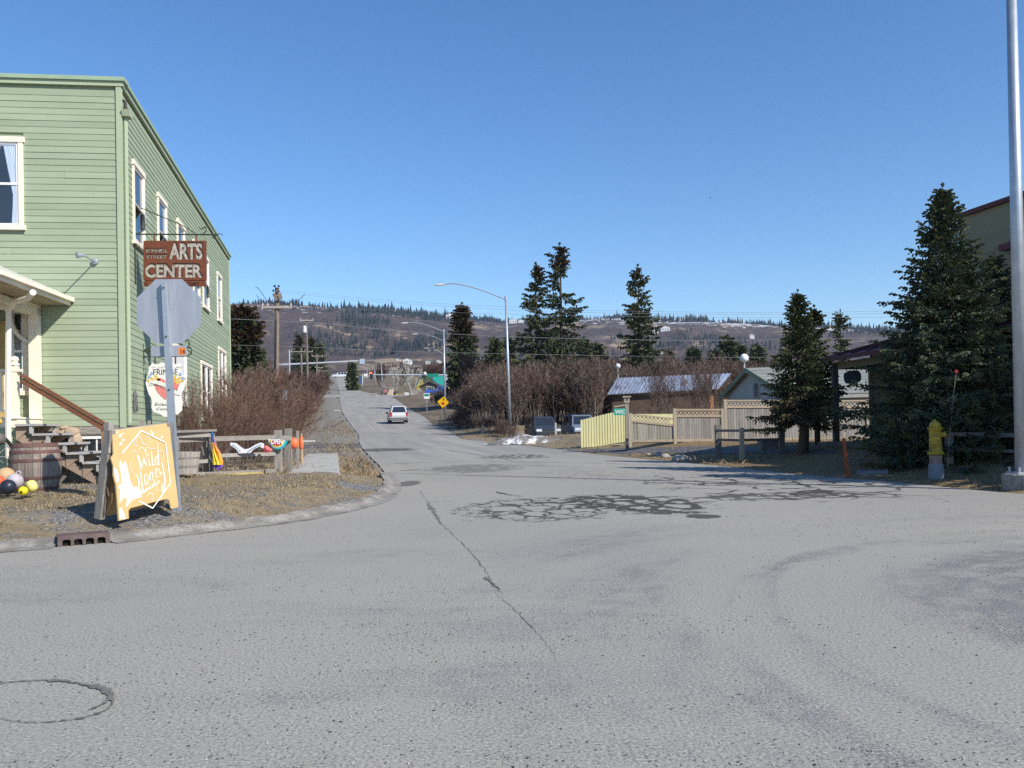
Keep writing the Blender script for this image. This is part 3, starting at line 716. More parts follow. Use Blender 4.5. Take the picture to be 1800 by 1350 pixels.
def spruce_geo(h, rad, seed, nb=150, shoot=.16, step=.16, base_h=.06, sparse=.0, top_brown=0., droop=.25, jit=.25, sw=.23, prof_pow=.85, mix=(.0, .25), bare_low=0.):
    """crown triangles (needles, tip growth, brown) and trunk"""
    rg = np.random.default_rng(seed); tb = TB(); PP = []; DD = []; LL = []; MI = []; wood_ = TB()
    gaps = rg.uniform(0, 1, 5)
    for b in range(nb):
        u = (b + rg.uniform(0, 1)) / nb; u = base_h + (1 - base_h) * u ** 1.05
        if sparse and rg.random() < sparse * (.5 + .8 * (hnoise(np.array([u * 9.]), np.array([seed * 1.]), 1., 2)[0] > .2)): continue
        az = b * 2.39996 + rg.uniform(-.5, .5); r = rad * (1 - u) ** prof_pow * (1 + rg.uniform(-jit, jit * .8)) + .05 * h * .35 * (u > .9) * (1 - u) * 6
        if u < base_h + .1: r *= .75 + .25 * rg.random()
        if rg.random() < .07: r *= 1.3
        z0 = u * h; el = R(-8 - 14 * droop) + R(62) * max(0, (u - .45)) ** 1.1 + rg.uniform(-.1, .1)
        d = np.array([math.cos(az) * math.cos(el), math.sin(az) * math.cos(el), math.sin(el)])
        m_ = max(3, int(r / step)); L = r
        t_ = (np.arange(m_) + .5) / m_; sag = -droop * .28 * r * np.sin(t_ * math.pi * .85) + .10 * r * t_ ** 2
        C = np.array([0, 0, z0]) + d * (t_ * L)[:, None]; C[:, 2] += sag
        ends = np.vstack([[0, 0, z0], C]); rr = .008 * h * .25 * (1 - u * .6) * (1 - np.linspace(0, .9, len(ends)))
        for i in range(len(ends) - 1):
            p, q_ = ends[i], ends[i + 1]; sd_ = norm(np.cross(q_ - p, [0, 0, 1.])); upz = np.array([0, 0, 1.])
            w1, w2 = rr[i] + .002, rr[i + 1] + .002
            V = [p + sd_ * w1, p - sd_ * w1, p + upz * w1 * 1.4, q_ + sd_ * w2, q_ - sd_ * w2, q_ + upz * w2 * 1.4]
            wood_.add(V, [[0, 3, 4], [0, 4, 1], [1, 4, 5], [1, 5, 2], [2, 5, 3], [2, 3, 0]])
        side = norm(np.cross(d, [0, 0, 1.]))
        lowbare = bare_low and u < bare_low
        for i in range(m_):
            tt = t_[i]
            if tt < (.14 if u < .8 else 0.): continue
            tw = (1 - tt) * .42 * r + shoot * .7; tw = min(tw, .38 * r + shoot * .5, 5 * shoot)
            for sg in (1, -1):
                dd = norm(d * .75 + side * sg * rg.uniform(.55, 1.0) + np.array([0, 0, rg.uniform(-.35, .12) - .15 * droop]))
                ns = max(1, int(tw / (shoot * .62)))
                for j in range(ns):
                    p = C[i] + dd * (j * shoot * .62); 
                    PP.append(p + rg.normal(0, shoot * .12, 3)); DD.append(dd + rg.normal(0, .28, 3)); LL.append(shoot * rg.uniform(.8, 1.35))
                    MI.append((3 if lowbare and rg.random() < .7 else 2 if (u > 1 - top_brown and rg.random() < .75) else 1 if (rg.random() < mix[1] and j >= ns - 1) else 0))
                    if rg.random() < .55:
                        PP.append(p); DD.append(dd * .5 + np.array([rg.normal(0, .5), rg.normal(0, .5), -.25 + rg.normal(0, .5)])); LL.append(shoot * rg.uniform(.6, 1.1)); MI.append(MI[-1])
            PP.append(C[i]); DD.append(d + np.array([0, 0, .35])); LL.append(shoot * 1.2); MI.append(MI[-1])
        PP.append(ends[-1]); DD.append(d + np.array([0, 0, .15])); LL.append(shoot * 1.5); MI.append(1 if top_brown == 0 else MI[-1])
    for k in range(10): PP.append(np.array([0, 0, h * (.93 + .007 * k)])); a = k * 2.4; DD.append(np.array([math.cos(a) * .5, math.sin(a) * .5, 1])); LL.append(shoot * 1.1); MI.append(2 if top_brown else 0)
    PP.append(np.array([0, 0, h * .98])); DD.append(np.array([0, 0, 1.])); LL.append(h * .035 + shoot); MI.append(0)
    LL = np.array(LL); shoots(tb, np.array(PP), np.array(DD), LL, LL * sw, np.array(MI), rg)
    return tb.arr(), wood_.arr()
def spruce(name, loc, h, rad, seed, label, group=None, mats=None, lean=0., trunk_r=None, bend=0., **kw):
    (V, T, mi), (WV, WT, _) = spruce_geo(h, rad, seed, **kw)
    t = thing(name, loc, label, 'tree', group); t.rotation_euler = (0, lean, 0)
    npobj('crown', V, T, mats or [needle, needle_y, cone_br, dead_br], mi, t)
    npobj('branches', WV, WT, [bark], None, t)
    r0 = trunk_r or h * .017; mb = MB(); zs = np.linspace(-.25, h * .985, 9); rd = random.Random(seed)
    pts = [Vector((rd.uniform(-.02, .02) * h * .1 + bend * math.sin(max(0, z) / h * 9) * (z < h * .35), 0, z)) for z in zs]
    mb.tube(pts, [r0 * (1.35 - 1.3 * max(0, z) / h) + .004 for z in zs], 8)
    ob = bpy.data.objects.new('trunk', mb.mesh('trunk', bark, (0, 0, 0), True)); COL.objects.link(ob); ob.parent = t
    return t

def bush_geo(h, spread, seed, stems=9, levels=3, twigs=5, thick=.022, tw=.008, lean=.35, upr=.5, fork=3):
    """leafless shrub: three-sided stems, ribbons for the finest twigs"""
    rg = np.random.default_rng(seed); tb = TB()
    def seg(p, q_, r1, r2, mi):
        d = norm(q_ - p); x = norm(np.cross(d, [.3, .5, .8])); y = np.cross(d, x)
        V = [p + (x * math.cos(a) + y * math.sin(a)) * r1 for a in (0, 2.09, 4.19)] + [q_ + (x * math.cos(a) + y * math.sin(a)) * r2 for a in (0, 2.09, 4.19)]
        tb.add(V, [[0, 1, 4], [0, 4, 3], [1, 2, 5], [1, 5, 4], [2, 0, 3], [2, 3, 5]], mi)
    tips = []
    def grow(p, d, L, r, lev, mi):
        n_ = 4 if lev == 0 else 3
        for i in range(n_):
            q_ = p + d * L / n_; r2 = r * (1 - .5 / n_)
            seg(p, q_, r, r2, mi); p = q_; r = r2
            d = norm(d + rg.normal(0, .13, 3) + [0, 0, upr * .12])
            if lev < levels - 1 and i > 0:
                for k in range(1 if rg.random() < .6 else 2):
                    dd = norm(d + rg.normal(0, .42, 3)); grow(p, dd, L * rg.uniform(.38, .6), r * .62, lev + 1, mi if rg.random() < .6 else 1)
            if lev >= levels - 2:
                for k in range(twigs): tips.append((p - d * L / n_ * rg.random(), d, L * rg.uniform(.14, .36)))
        for k in range(fork):
            if lev < levels - 1: grow(p, norm(d + rg.normal(0, .3, 3)), L * rg.uniform(.35, .55), r * .7, lev + 1, 1)
            else: tips.append((p, d, L * rg.uniform(.25, .5)))
    for s_ in range(stems):
        a = s_ * 2.4 + rg.uniform(-.4, .4); p = np.array([math.cos(a), math.sin(a), 0]) * rg.uniform(0, .28) * spread
        d = norm(np.array([math.cos(a) * lean * rg.uniform(.4, 1.6), math.sin(a) * lean * rg.uniform(.4, 1.6), 1]))
        grow(p - [0, 0, .1], d, h * rg.uniform(.5, .72), thick * rg.uniform(.6, 1.15), 0, 0 if rg.random() < .75 else 2)
    P = np.array([t[0] for t in tips]); D = np.array([t[1] for t in tips]); L = np.array([t[2] for t in tips]); n = len(P)
    D = norm(D + rg.normal(0, .38, (n, 3)) + [0, 0, .15]); X = norm(np.cross(D, rg.normal(0, 1, (n, 3)))) * tw
    M_ = P + D * L[:, None] * .55; E = M_ + norm(D + rg.normal(0, .3, (n, 3))) * L[:, None] * .5
    V = np.stack([P - X, P + X, M_ - X * .7, M_ + X * .7, E], 1).reshape(-1, 3); k = np.arange(n)[:, None] * 5
    T = np.concatenate([k + [[0, 1, 3]], k + [[0, 3, 2]], k + [[2, 3, 4]]], 1).reshape(-1, 3)
    tb.add(V, T, np.repeat(rg.choice([1, 1, 1, 2], n), 3))
    return tb.arr()
_GN = {}
def instancer(protos, mats):
    """node group that sets one of several bush meshes on every point, turned and scaled by the point's own attributes"""
    key = id(protos)
    if key in _GN: return _GN[key]
    g = bpy.data.node_groups.new('bushes_on_points', 'GeometryNodeTree')
    g.interface.new_socket('Geometry', in_out='INPUT', socket_type='NodeSocketGeometry'); g.interface.new_socket('Geometry', in_out='OUTPUT', socket_type='NodeSocketGeometry')
    n = g.nodes; L = g.links; gi = n.new('NodeGroupInput'); go = n.new('NodeGroupOutput')
    jn = n.new('GeometryNodeGeometryToInstance')
    for k, (V, T, mi) in reversed(list(enumerate(protos))):
        o = bpy.data.objects.new('bush_form', npmesh('bush_form', V, T, mats, mi)); oi = n.new('GeometryNodeObjectInfo'); oi.inputs['Object'].default_value = o; oi.inputs['As Instance'].default_value = False
        L.new(oi.outputs['Geometry'], jn.inputs[0])
    ip = n.new('GeometryNodeInstanceOnPoints'); ip.inputs['Pick Instance'].default_value = True
    L.new(gi.outputs[0], ip.inputs['Points']); L.new(jn.outputs[0], ip.inputs['Instance'])
    for nm, ty, sk in (('idx', 'INT', 'Instance Index'), ('rot', 'FLOAT_VECTOR', 'Rotation'), ('scl', 'FLOAT_VECTOR', 'Scale')):
        na = n.new('GeometryNodeInputNamedAttribute'); na.data_type = ty; na.inputs['Name'].default_value = nm
        L.new(na.outputs['Attribute'], ip.inputs[sk])
    L.new(ip.outputs[0], go.inputs[0]); _GN[key] = g; return g
def merged(name, protos, places, mats, kind='stuff', **kw):
    """places: (x, y, z, scale, zscale, rot, proto)"""
    me = bpy.data.meshes.new(name); A = np.array(places); me.vertices.add(len(A)); me.vertices.foreach_set('co', A[:, :3].astype(np.float32).ravel())
    at_ = me.attributes.new('rot', 'FLOAT_VECTOR', 'POINT'); at_.data.foreach_set('vector', np.column_stack([A[:, 0] * 0, A[:, 0] * 0, A[:, 5]]).astype(np.float32).ravel())
    at_ = me.attributes.new('scl', 'FLOAT_VECTOR', 'POINT'); at_.data.foreach_set('vector', np.column_stack([A[:, 3], A[:, 3], A[:, 4]]).astype(np.float32).ravel())
    at_ = me.attributes.new('idx', 'INT', 'POINT'); at_.data.foreach_set('value', A[:, 6].astype(np.int32))
    for m_ in mats: me.materials.append(m_)
    ob = bpy.data.objects.new(name, me); COL.objects.link(ob)
    md = ob.modifiers.new('bushes', 'NODES'); md.node_group = instancer(protos, mats)
    if kind: ob['kind'] = kind
    for k, v in kw.items(): ob[k] = v
    return ob

# -- thicket of bare alders right of the street (cannot be counted)
alder = [bush_geo(4.0, 1.6, 20 + k, stems=9, levels=3, twigs=3, thick=.034, tw=.012, lean=.18, upr=1.3) for k in range(4)]
tall = [bush_geo(5.2, 1.2, 40 + k, stems=5, levels=3, twigs=3, thick=.05, tw=.013, lean=.12, upr=1.2) for k in range(2)]
PR = alder + tall
def zat(px, py, Y): return at(px, py, Y).z
places = []; rd = random.Random(3)
# silhouette: (px, top y, distance)
sil = [(808, 690, 84), (822, 668, 86), (838, 655, 86), (860, 646, 84), (890, 642, 80), (930, 636, 76), (980, 632, 74), (1030, 630, 74), (1080, 628, 76), (1130, 630, 78), (1180, 626, 82), (1230, 628, 84), (1300, 632, 86)]
sx_ = [a[0] for a in sil]
for i in range(185):
    px = rd.uniform(806, 1300); ty = np.interp(px, sx_, [a[1] for a in sil]) + rd.uniform(-4, 10); row = rd.random()
    Yb = np.interp(px, sx_, [a[2] for a in sil])
    Yn = np.interp(px, [800, 840, 880, 1000, 1060, 1300], [74, 68, 62, 56, 64, 74])
    Y = Yn + (Yb - Yn) * row + rd.uniform(0, 8) * row
    if px > 905 and px < 1040 and Y < 70: Y = 70 + rd.uniform(0, 8)
    if px > 1050 and Y < 80: Y = 80 + rd.uniform(0, 12)
    p = at(px, 700, Y); zb = gz(p.x, p.y); hh = (zat(px, ty, Yb) - zb) * (.62 + .38 * row) * rd.uniform(.95, 1.2)
    k = rd.randrange(4) if rd.random() < .75 else rd.choice((4, 5)); H0 = 4.9 if k < 4 else 6.2
    places.append((p.x, p.y, zb, hh / H0 * rd.uniform(.85, 1.15), hh / H0, rd.uniform(0, 6.28), k))
merged('alder_thicket', PR, places, [bark_grey, twig_br, twig_pale], label='dense leafless brown alder thicket right of the street', category='thicket')
# shrubs standing between the fences and the metal roof
places = []
for i in range(7):
    px = rd.uniform(1095, 1245); Y = rd.uniform(47, 57); ty = rd.uniform(625, 668)
    p = at(px, 700, Y); zb = gz(p.x, p.y); hh = zat(px, ty, Y) - zb; k = rd.choice((4, 5, 4, 0))
    places.append((p.x, p.y, zb, .5, hh / 6.2, rd.uniform(0, 6.28), rd.choice((4, 5))))
merged('bare_saplings', PR, places, [bark_grey, twig_br, twig_pale], label='thin bare saplings in front of the metal roofed shed', category='saplings')
# small brush at the thicket's foot by the yellow sign
places = []
for i in range(30):
    px = rd.uniform(785, 900); Y = np.interp(px, [780, 900], [80, 60]) + rd.uniform(-2, 6); p = at(px, 750, Y); zb = gz(p.x, p.y)
    s_ = rd.uniform(.12, .3); places.append((p.x, p.y, zb, s_ * 1.6, s_, rd.uniform(0, 6.28), rd.randrange(4)))
merged('roadside_brush', PR, places, [bark_grey, twig_br, twig_pale], label='low dead brush at the foot of the alder thicket by the kerb', category='brush')

# -- left of the street: separate leafless shrubs beside the green building, and further ones that run together
shr = [bush_geo(2.3, 1.4, 60 + k, stems=11, levels=3, twigs=3, thick=.015, tw=.005, lean=.5, upr=.5) for k in range(3)]
def shrub_obj(k, V, T, mi, mats, loc, label, h, group=None):
    t = thing('bare_shrub', loc, label, 'shrub', group)
    return t
MM = [bark_grey, twig_red, twig_br]
shmesh = [npmesh('stems', V, T, MM, mi) for V, T, mi in shr]
# px, base y guess, distance, top y, width scale
sp = [(322, 21.3, 700, .8), (345, 22.5, 672, .9), (372, 23.5, 664, .95), (398, 24.5, 668, 1.0), (425, 25.0, 690, 1.0), (452, 26, 700, 1.05), (478, 27, 715, .9),
      (415, 29, 650, 1.3), (440, 32, 648, 1.4), (470, 34, 662, 1.5), (492, 36, 672, 1.4), (500, 30.5, 695, .9)]
lab = ['leafless reddish shrub leaning on the green wall behind the stop sign pole', 'leafless reddish shrub in front of the first twin window', 'tall twiggy shrub before the far ground floor window',
       'leafless shrub at the far corner of the green building', 'reddish brown shrub behind the rainbow windsock', 'leafless shrub behind the wavy white banner', 'leafless shrub behind the two fence end posts',
       'taller grey brown shrub just right of the far corner of the green building', 'broad bare shrub below the brown tipped spruce', 'broad bare shrub at the foot of the nearest power pole', 'bare shrub directly behind the pale sign back', 'last shrub to the right, leaning towards the sidewalk']
for i, (px, Y, ty, ws) in enumerate(sp):
    p = at(px, 750, Y); zb = gz(p.x, p.y); hh = (zat(px, ty, Y) - zb) / 2.55
    t = thing('bare_shrub', (p.x, p.y, zb), lab[i], 'shrub', 'leafless shrubs beside the green building')
    o = bpy.data.objects.new('stems', shmesh[i % 3]); COL.objects.link(o); o.parent = t; t.scale = (ws * hh / 1.0 * .85, ws * hh * .85, hh); t.rotation_euler.z = i * 1.7
places = []
silL = [(408, 656, 40), (430, 640, 42), (455, 636, 44), (480, 650, 46), (510, 652, 48), (540, 660, 50), (565, 672, 54), (578, 690, 58)]
for i in range(62):
    px = rd.uniform(410, 568); Yb = np.interp(px, [a[0] for a in silL], [a[2] for a in silL]); row = rd.random()
    Y = (34 if px < 500 else np.interp(px, [500, 574], [36, 50])) + (Yb - 34) * row * .8 + rd.uniform(0, 5); p = at(px, 750, Y)
    tt = Vector((p.x, p.y, 0)).dot(SN)
    if tt > -3.2: p = p - SN * (tt + 3.2)
    zb = gz(p.x, p.y); ty = np.interp(px, [a[0] for a in silL], [a[1] for a in silL]) + rd.uniform(-3, 14); hh = (zat(px, ty, Yb) - zb) * (.55 + .45 * row)
    places.append((p.x, p.y, zb, hh / 4.9 * rd.uniform(.8, 1.1), hh / 4.9, rd.uniform(0, 6.28), rd.randrange(4)))
merged('left_thicket', PR, places, [bark_grey, twig_br, twig_pale], label='leafless brown thicket between the power poles and the street', category='thicket')
places = []
for i in range(34):
    s_ = rd.uniform(40, 105); t_ = -rd.uniform(2.8, 7.5); p = st(s_, t_); hh = rd.uniform(2.3, 3.4) * (1 + .25 * (t_ < -5)); places.append((p.x, p.y, gz(p.x, p.y), hh / 4.6, hh / 4.9, rd.uniform(0, 6.28), rd.randrange(4)))
merged('edge_thicket', PR, places, [bark_grey, twig_br, twig_pale], label='lower leafless brush between the left thicket and the edge of the street', category='thicket')
# brush lining the street further up, and the brown woods in the middle distance
far_b = [bush_geo(4.0, 2.0, 80 + k, stems=6, levels=3, twigs=2, thick=.07, tw=.035, lean=.3, upr=.8) for k in range(3)]
places = []
for i in range(125):                                       # left edge of the street
    s_ = 60 + 360 * rd.random() ** 1.5; t_ = -rd.uniform(2.2, 3.4) - rd.random() ** 2.2 * 22 - s_ * .004; p = st(s_, t_); hh = rd.uniform(4, 6.5) if s_ > 90 else rd.uniform(3, 4.5)
    if 203 < s_ < 218: continue
    places.append((p.x, p.y, gz(p.x, p.y), hh / 4.6, hh / 4.6, rd.uniform(0, 6.28), rd.randrange(3)))
for i in range(120):                                      # right of the street beyond the crossing
    s_ = rd.uniform(226, 420); t_ = rd.uniform(14, 15 + s_ * .5); p = st(s_, t_); hh = rd.uniform(5, 9)
    if 12 < t_ < 26 and s_ < 240: continue
    places.append((p.x, p.y, gz(p.x, p.y), hh / 4.6, hh / 4.6, rd.uniform(0, 6.28), rd.randrange(3)))
for i in range(150):                                      # brown woods behind the thicket and the houses
    Y = rd.uniform(115, 420); px = rd.uniform(800, 1560); p = at(px, 700, Y); hh = rd.uniform(5, 8.5)
    places.append((p.x, p.y, gz(p.x, p.y), hh / 4.2, hh / 4.6, rd.uniform(0, 6.28), rd.randrange(3)))
for i in range(40):
    Y = rd.uniform(60, 200); px = rd.uniform(200, 560); p = at(px, 700, Y); hh = rd.uniform(4, 7)
    if Vector((p.x, p.y, 0)).dot(SN) > -3: continue
    places.append((p.x, p.y, gz(p.x, p.y), hh / 4.2, hh / 4.6, rd.uniform(0, 6.28), rd.randrange(3)))
merged('distant_brush', far_b, places, [bark_grey, twig_br, twig_br], label='far brown leafless woods along the street and behind the houses', category='woods')

# -- spruces
def ground_at(px, Y):
    p = at(px, 750, Y); return Vector((p.x, p.y, gz(p.x, p.y)))
def sp_at(px, Y, top, rpx, seed, label, **kw):
    b = ground_at(px, Y); h = zat(px, top, Y) - b.z
    return spruce(kw.pop('name', 'spruce_tree'), b, h, rpx / F * Y, seed, label, **kw)
sp_at(1668, 20.6, 338, 184, 101, 'tall dense dark spruce in front of the olive building, behind the hydrant', nb=400, sw=.19, shoot=.155, step=.12, droop=.35, mats=[needle2, needle_y, cone_br, dead_br], base_h=.04, prof_pow=.92, jit=.3, trunk_r=.12)
sp_at(1756, 22.4, 455, 118, 102, 'shorter dense spruce just left of the tall lamp pole', nb=260, sw=.17, shoot=.155, step=.13, droop=.3, mats=[needle2, needle_y, cone_br, dead_br], base_h=.05, prof_pow=.85, trunk_r=.1)
sp_at(1408, 26.6, 520, 90, 103, 'small spruce with a bent trunk in front of the board fence', nb=230, sw=.17, shoot=.16, step=.14, droop=.35, base_h=.21, prof_pow=.9, trunk_r=.13, bend=.12, bare_low=.42, mix=(0, .35), jit=.4)
sp_at(1436, 29.5, 548, 58, 104, 'slim spruce standing just behind the bent small spruce', nb=90, shoot=.2, step=.2, droop=.3, base_h=.25, sparse=.15, prof_pow=.75)
sp_at(947, 112, 471, 56, 105, 'left one of the two tall spruces rising over the alder thicket', nb=190, shoot=.58, step=.62, droop=.5, base_h=.12, sparse=.3, top_brown=.07, jit=.35, sw=.26, prof_pow=.62)
sp_at(990, 112, 437, 48, 106, 'tallest spruce, ragged with one long branch near its top, over the alder thicket', nb=170, shoot=.58, step=.62, droop=.5, base_h=.12, sparse=.36, top_brown=.12, jit=.6, sw=.26, prof_pow=.5)
sp_at(1127, 118, 474, 44, 107, 'lone tall spruce above the left end of the metal roof', nb=170, shoot=.58, step=.62, droop=.5, base_h=.12, sparse=.32, top_brown=.08, jit=.55, sw=.26, prof_pow=.55)
sp_at(816, 128, 541, 40, 108, 'broad spruce with brown cones at its tip beside the second street lamp', nb=170, shoot=.7, step=.7, droop=.45, base_h=.03, top_brown=.32, jit=.25, sw=.28, prof_pow=.6)
sp_at(430, 72, 545, 52, 109, 'brown tipped spruce beyond the far corner of the green building', nb=190, shoot=.55, step=.5, droop=.5, base_h=.03, top_brown=.3, jit=.3, sw=.3, prof_pow=.42)
sp_at(528, 255, 592, 20, 110, 'brown topped spruce between the power poles', nb=80, shoot=.9, step=.9, droop=.5, base_h=.05, top_brown=.25, sw=.28, prof_pow=.8)
sp_at(550, 262, 596, 20, 111, 'dark spruce right of the second power pole', nb=80, shoot=.9, step=.9, droop=.5, base_h=.05, top_brown=.1, sw=.28, prof_pow=.8)
sp_at(565, 268, 606, 14, 116, 'small dark spruce by the street behind the third power pole', nb=60, shoot=.9, step=1., droop=.5, base_h=.05, sw=.3, prof_pow=.5)
sp_at(621, 262, 640, 8, 117, 'dark spruce standing behind the far street lamps', nb=60, shoot=1., step=1.1, droop=.5, base_h=.05, sw=.3, prof_pow=.5)
sp_at(1482, 70, 556, 26, 112, 'thin bare topped spruce above the grey shingled roof', nb=60, shoot=.5, step=.5, droop=.5, base_h=.2, sparse=.4, sw=.14, prof_pow=.8)
for i, (px, top, rp, lb) in enumerate([(1262, 622, 14, 'small spruce over the middle of the metal roof'), (1282, 598, 22, 'dark spruce left of the nearer white lamp globe'), (1301, 612, 16, 'spruce behind the nearer white lamp globe'), (1222, 618, 14, 'small dark spruce above the metal roof'), (1052, 610, 30, 'low dark spruce between the tall spruces'), (1030, 600, 20, 'low spruce right of the tallest spruce'), (872, 600, 20, 'dark low spruce left of the first street lamp'), (898, 598, 16, 'dark low spruce right behind the first street lamp'), (1180, 622, 16, 'small spruce right of the lone tall spruce'), (1335, 612, 16, 'spruce peeking out left of the bent small spruce')]):
    sp_at(px, 165 + i * 4, top, rp, 130 + i, lb, nb=60, shoot=1.1, step=1.2, droop=.5, base_h=.05, sw=.3, prof_pow=.55)
# trees beyond the frame's right edge, which shade the lawn
b1 = spruce('spruce_tree', (14.4, 18.6, .5), 6.0, 2.1, 120, 'spruce beside the olive building outside the picture on the right', nb=110, shoot=.24, step=.24, prof_pow=.7)
b1 = spruce('spruce_tree', (13.9, 14.6, .4), 7.9, 2.6, 121, 'tallest spruce before the olive building, outside the picture on the right', nb=150, shoot=.3, step=.28, prof_pow=.65)
places = []  # low brush added so that its shadows darken the bank
for i in range(46):
    s_ = rd.uniform(92, 150); t_ = rd.uniform(15.5, 26); p = st(s_, t_ + (s_ > 170) * 5); hh = rd.uniform(1.6, 2.8); places.append((p.x, p.y, gz(p.x, p.y), hh / 3, hh / 4.9, rd.uniform(0, 6.28), rd.randrange(4)))
merged('bank_brush', PR, places, [bark_grey, twig_br, twig_pale], label='dark brush on the shaded bank right of the street before the crossing', category='brush')

# -- spruce forest along the crest (reads as one dark band)
rg = np.random.default_rng(11); n = 60000
px = rg.uniform(300, 1900, n); kind_ = rg.random(n)
Yt = np.where(kind_ < .62, rg.uniform(2480, 2640, n), 2600 - 1300 * rg.random(n) ** 2.2); xt = (px - 900) / F * Yt
den = hnoise(xt, Yt, 1 / 240., 4, 7.)
wid = np.interp(px, [300, 560, 640, 900, 1000, 1330, 1900], [.35, .35, .8, .8, .9, .6, .45])
den2 = hnoise(xt, Yt * 2, 1 / 110., 3, 3.)
kp_ = np.where(kind_ < .62, rg.random(n) < wid * (.35 + .9 * (den2 + .45)), (den > np.interp(Yt, [1350, 2100, 2560], [.8, .42, -.2])) & (rg.random(n) < .8))
xt, Yt = xt[kp_], Yt[kp_]; zt = base(xt, Yt); ht = rg.uniform(6, 19, len(xt)) * np.clip(.85 + .5 * hnoise(xt, Yt, 1 / 70., 3, 9.), .5, 1.5) * np.where(rg.random(len(xt)) < .12, 1.35, 1); wt = ht * rg.uniform(.16, .26, len(xt))
tb = TB(); k5 = np.arange(5) * 2 * math.pi / 5
for lo, hi, ws in ((-.02, .6, 1.), (.35, 1., .6)):
    ringx = xt[:, None] + np.cos(k5) * (wt * ws)[:, None] * rg.uniform(.7, 1.3, (len(xt), 5)); ringy = Yt[:, None] + np.sin(k5) * (wt * ws)[:, None]
    ringz = (zt + ht * lo)[:, None] + rg.uniform(-.04, .06, (len(xt), 5)) * ht[:, None]
    V = np.concatenate([np.stack([ringx, ringy, ringz], -1), np.stack([xt, Yt, zt + ht * hi], -1)[:, None]], 1); k6 = np.arange(len(xt))[:, None] * 6
    T = np.concatenate([k6 + [[i, (i + 1) % 5, 5]] for i in range(5)], 1).reshape(-1, 3); tb.add(V, T)
V, T, mi = tb.arr(); ob = npobj('crest_forest', V, T, [foliage_mat('far_spruce', (.012, .019, .017), (.024, .032, .026))], mi); tag(ob, 'dark spruce forest along the crest and gullies of the far hill', 'forest', kind='stuff')
# ================================================================== green clapboard building
green = pm('green_clapboard', (.318, .375, .262), (.272, .327, .222), 1.4, (.5, 3, 2.2), .75, bp=.3, bd=.005, vary=.08, fine=14)
green_t = pm('green_trim_paint', (.38, .44, .30), (.34, .40, .27), 2, rough=.6, vary=.03)
cream = pm('cream_paint', (.84, .77, .64), (.74, .67, .54), 2, rough=.6, vary=.04, bp=.1)
white = pm('white_paint', (.80, .79, .76), (.72, .71, .68), 2, rough=.5, vary=.03, bp=.05)
grey_board = wood('weathered_board', (.36, .335, .30), (.19, .175, .155), 'x')
grey_board_z = wood('weathered_post', (.34, .315, .28), (.16, .145, .13), 'z')
brown_rail = wood('brown_rail', (.26, .115, .06), (.14, .06, .035), 'x')
C0 = Vector((-7.63, 16.8, 0)); FD = Vector((math.sin(R(82.8)), math.cos(R(82.8)), 0)); SDr = Vector((-math.sin(R(11.7)), math.cos(R(11.7)), 0))
FN = Vector((FD.y, -FD.x, 0)); SNr = Vector((SDr.y, -SDr.x, 0))            # outward normals
def Wf(u, z, o=0): p = C0 - FD * u + FN * o; return Vector((p.x, p.y, z))     # front: u metres left of the corner
def Ws(u, z, o=0): p = C0 + SDr * u + SNr * o; return Vector((p.x, p.y, z))   # side: u metres beyond the corner
def u_side(px, off=0.):
    a = (px - 900) / F; p0 = C0 + SNr * off; return (a * p0.y - p0.x) / (SDr.x - a * SDr.y)
def u_front(px, off=0.):
    a = (px - 900) / F; p0 = C0 + FN * off; return (p0.x - a * p0.y) / (FD.x - a * FD.y)
def z_side(px, py): p = Ws(u_side(px), 0); return at(px, py, p.y).z
def z_front(px, py): p = Wf(u_front(px), 0); return at(px, py, p.y).z
TOP = z_front(212, 139); BOT = z_front(200, 748)
GB = thing('green_building', (C0.x, C0.y, .4), 'two storey green clapboard building with cream trimmed windows and a small porch', 'building')
LEN = 17.6; WID = 7.2
mb = MB(); 
P4 = [Ws(0, 0, -.03), Ws(LEN, 0, -.03), Ws(LEN, 0, -.03) - FD * WID, Wf(WID, 0, -.03)]
c_ = [Vector((p.x, p.y, 0)) for p in [C0 - FD * .035 + SDr * .035, C0 + SDr * LEN - FD * .035, C0 + SDr * LEN - FD * WID, C0 - FD * WID + SDr * .035]]
mb.add([(p.x, p.y, BOT - .05) for p in c_] + [(p.x, p.y, TOP - .1) for p in c_], [(0, 1, 2, 3), (4, 5, 6, 7), (0, 1, 5, 4), (1, 2, 6, 5), (2, 3, 7, 6), (3, 0, 4, 7)])
mb.build('wall', green, GB)
# windows: (where, u0, u1, z0, z1, kind)
wins = []
def wf(x0, x1, y0, y1, **k): wins.append(('f', u_front(x1), u_front(x0), z_front(x1, y1), z_front(x1, y0), k))
def ws(x0, x1, y0, y1, **k): wins.append(('s', u_side(x0), u_side(x1), z_side(x0, y1), z_side(x0, y0), k))
wf(-30, 46, 243, 402, curtain=True)
ws(238, 257.5, 281, 425, hop=True); ws(281, 296.5, 338, None or 462, hop=True)
zt_, zb_ = wins[1][4], wins[1][3]
wins[-1] = ('s', u_side(281), u_side(296.5), zb_, zt_, dict(hop=True))
for a, c in ((315, 328), (342.5, 353.5), (359.5, 369.5), (384.5, 392)):
    wins.append(('s', u_side(a), u_side(c), zb_, zt_, dict(hop=a != 384.5)))
ws(299, 328, 600, 709, blind=True); ws(354, 373, 634, 738, twin=True); ws(385, 398, 610, 716, twin=True)
wf(14, 52, 540, 692, porch=True)
BOARD = .125
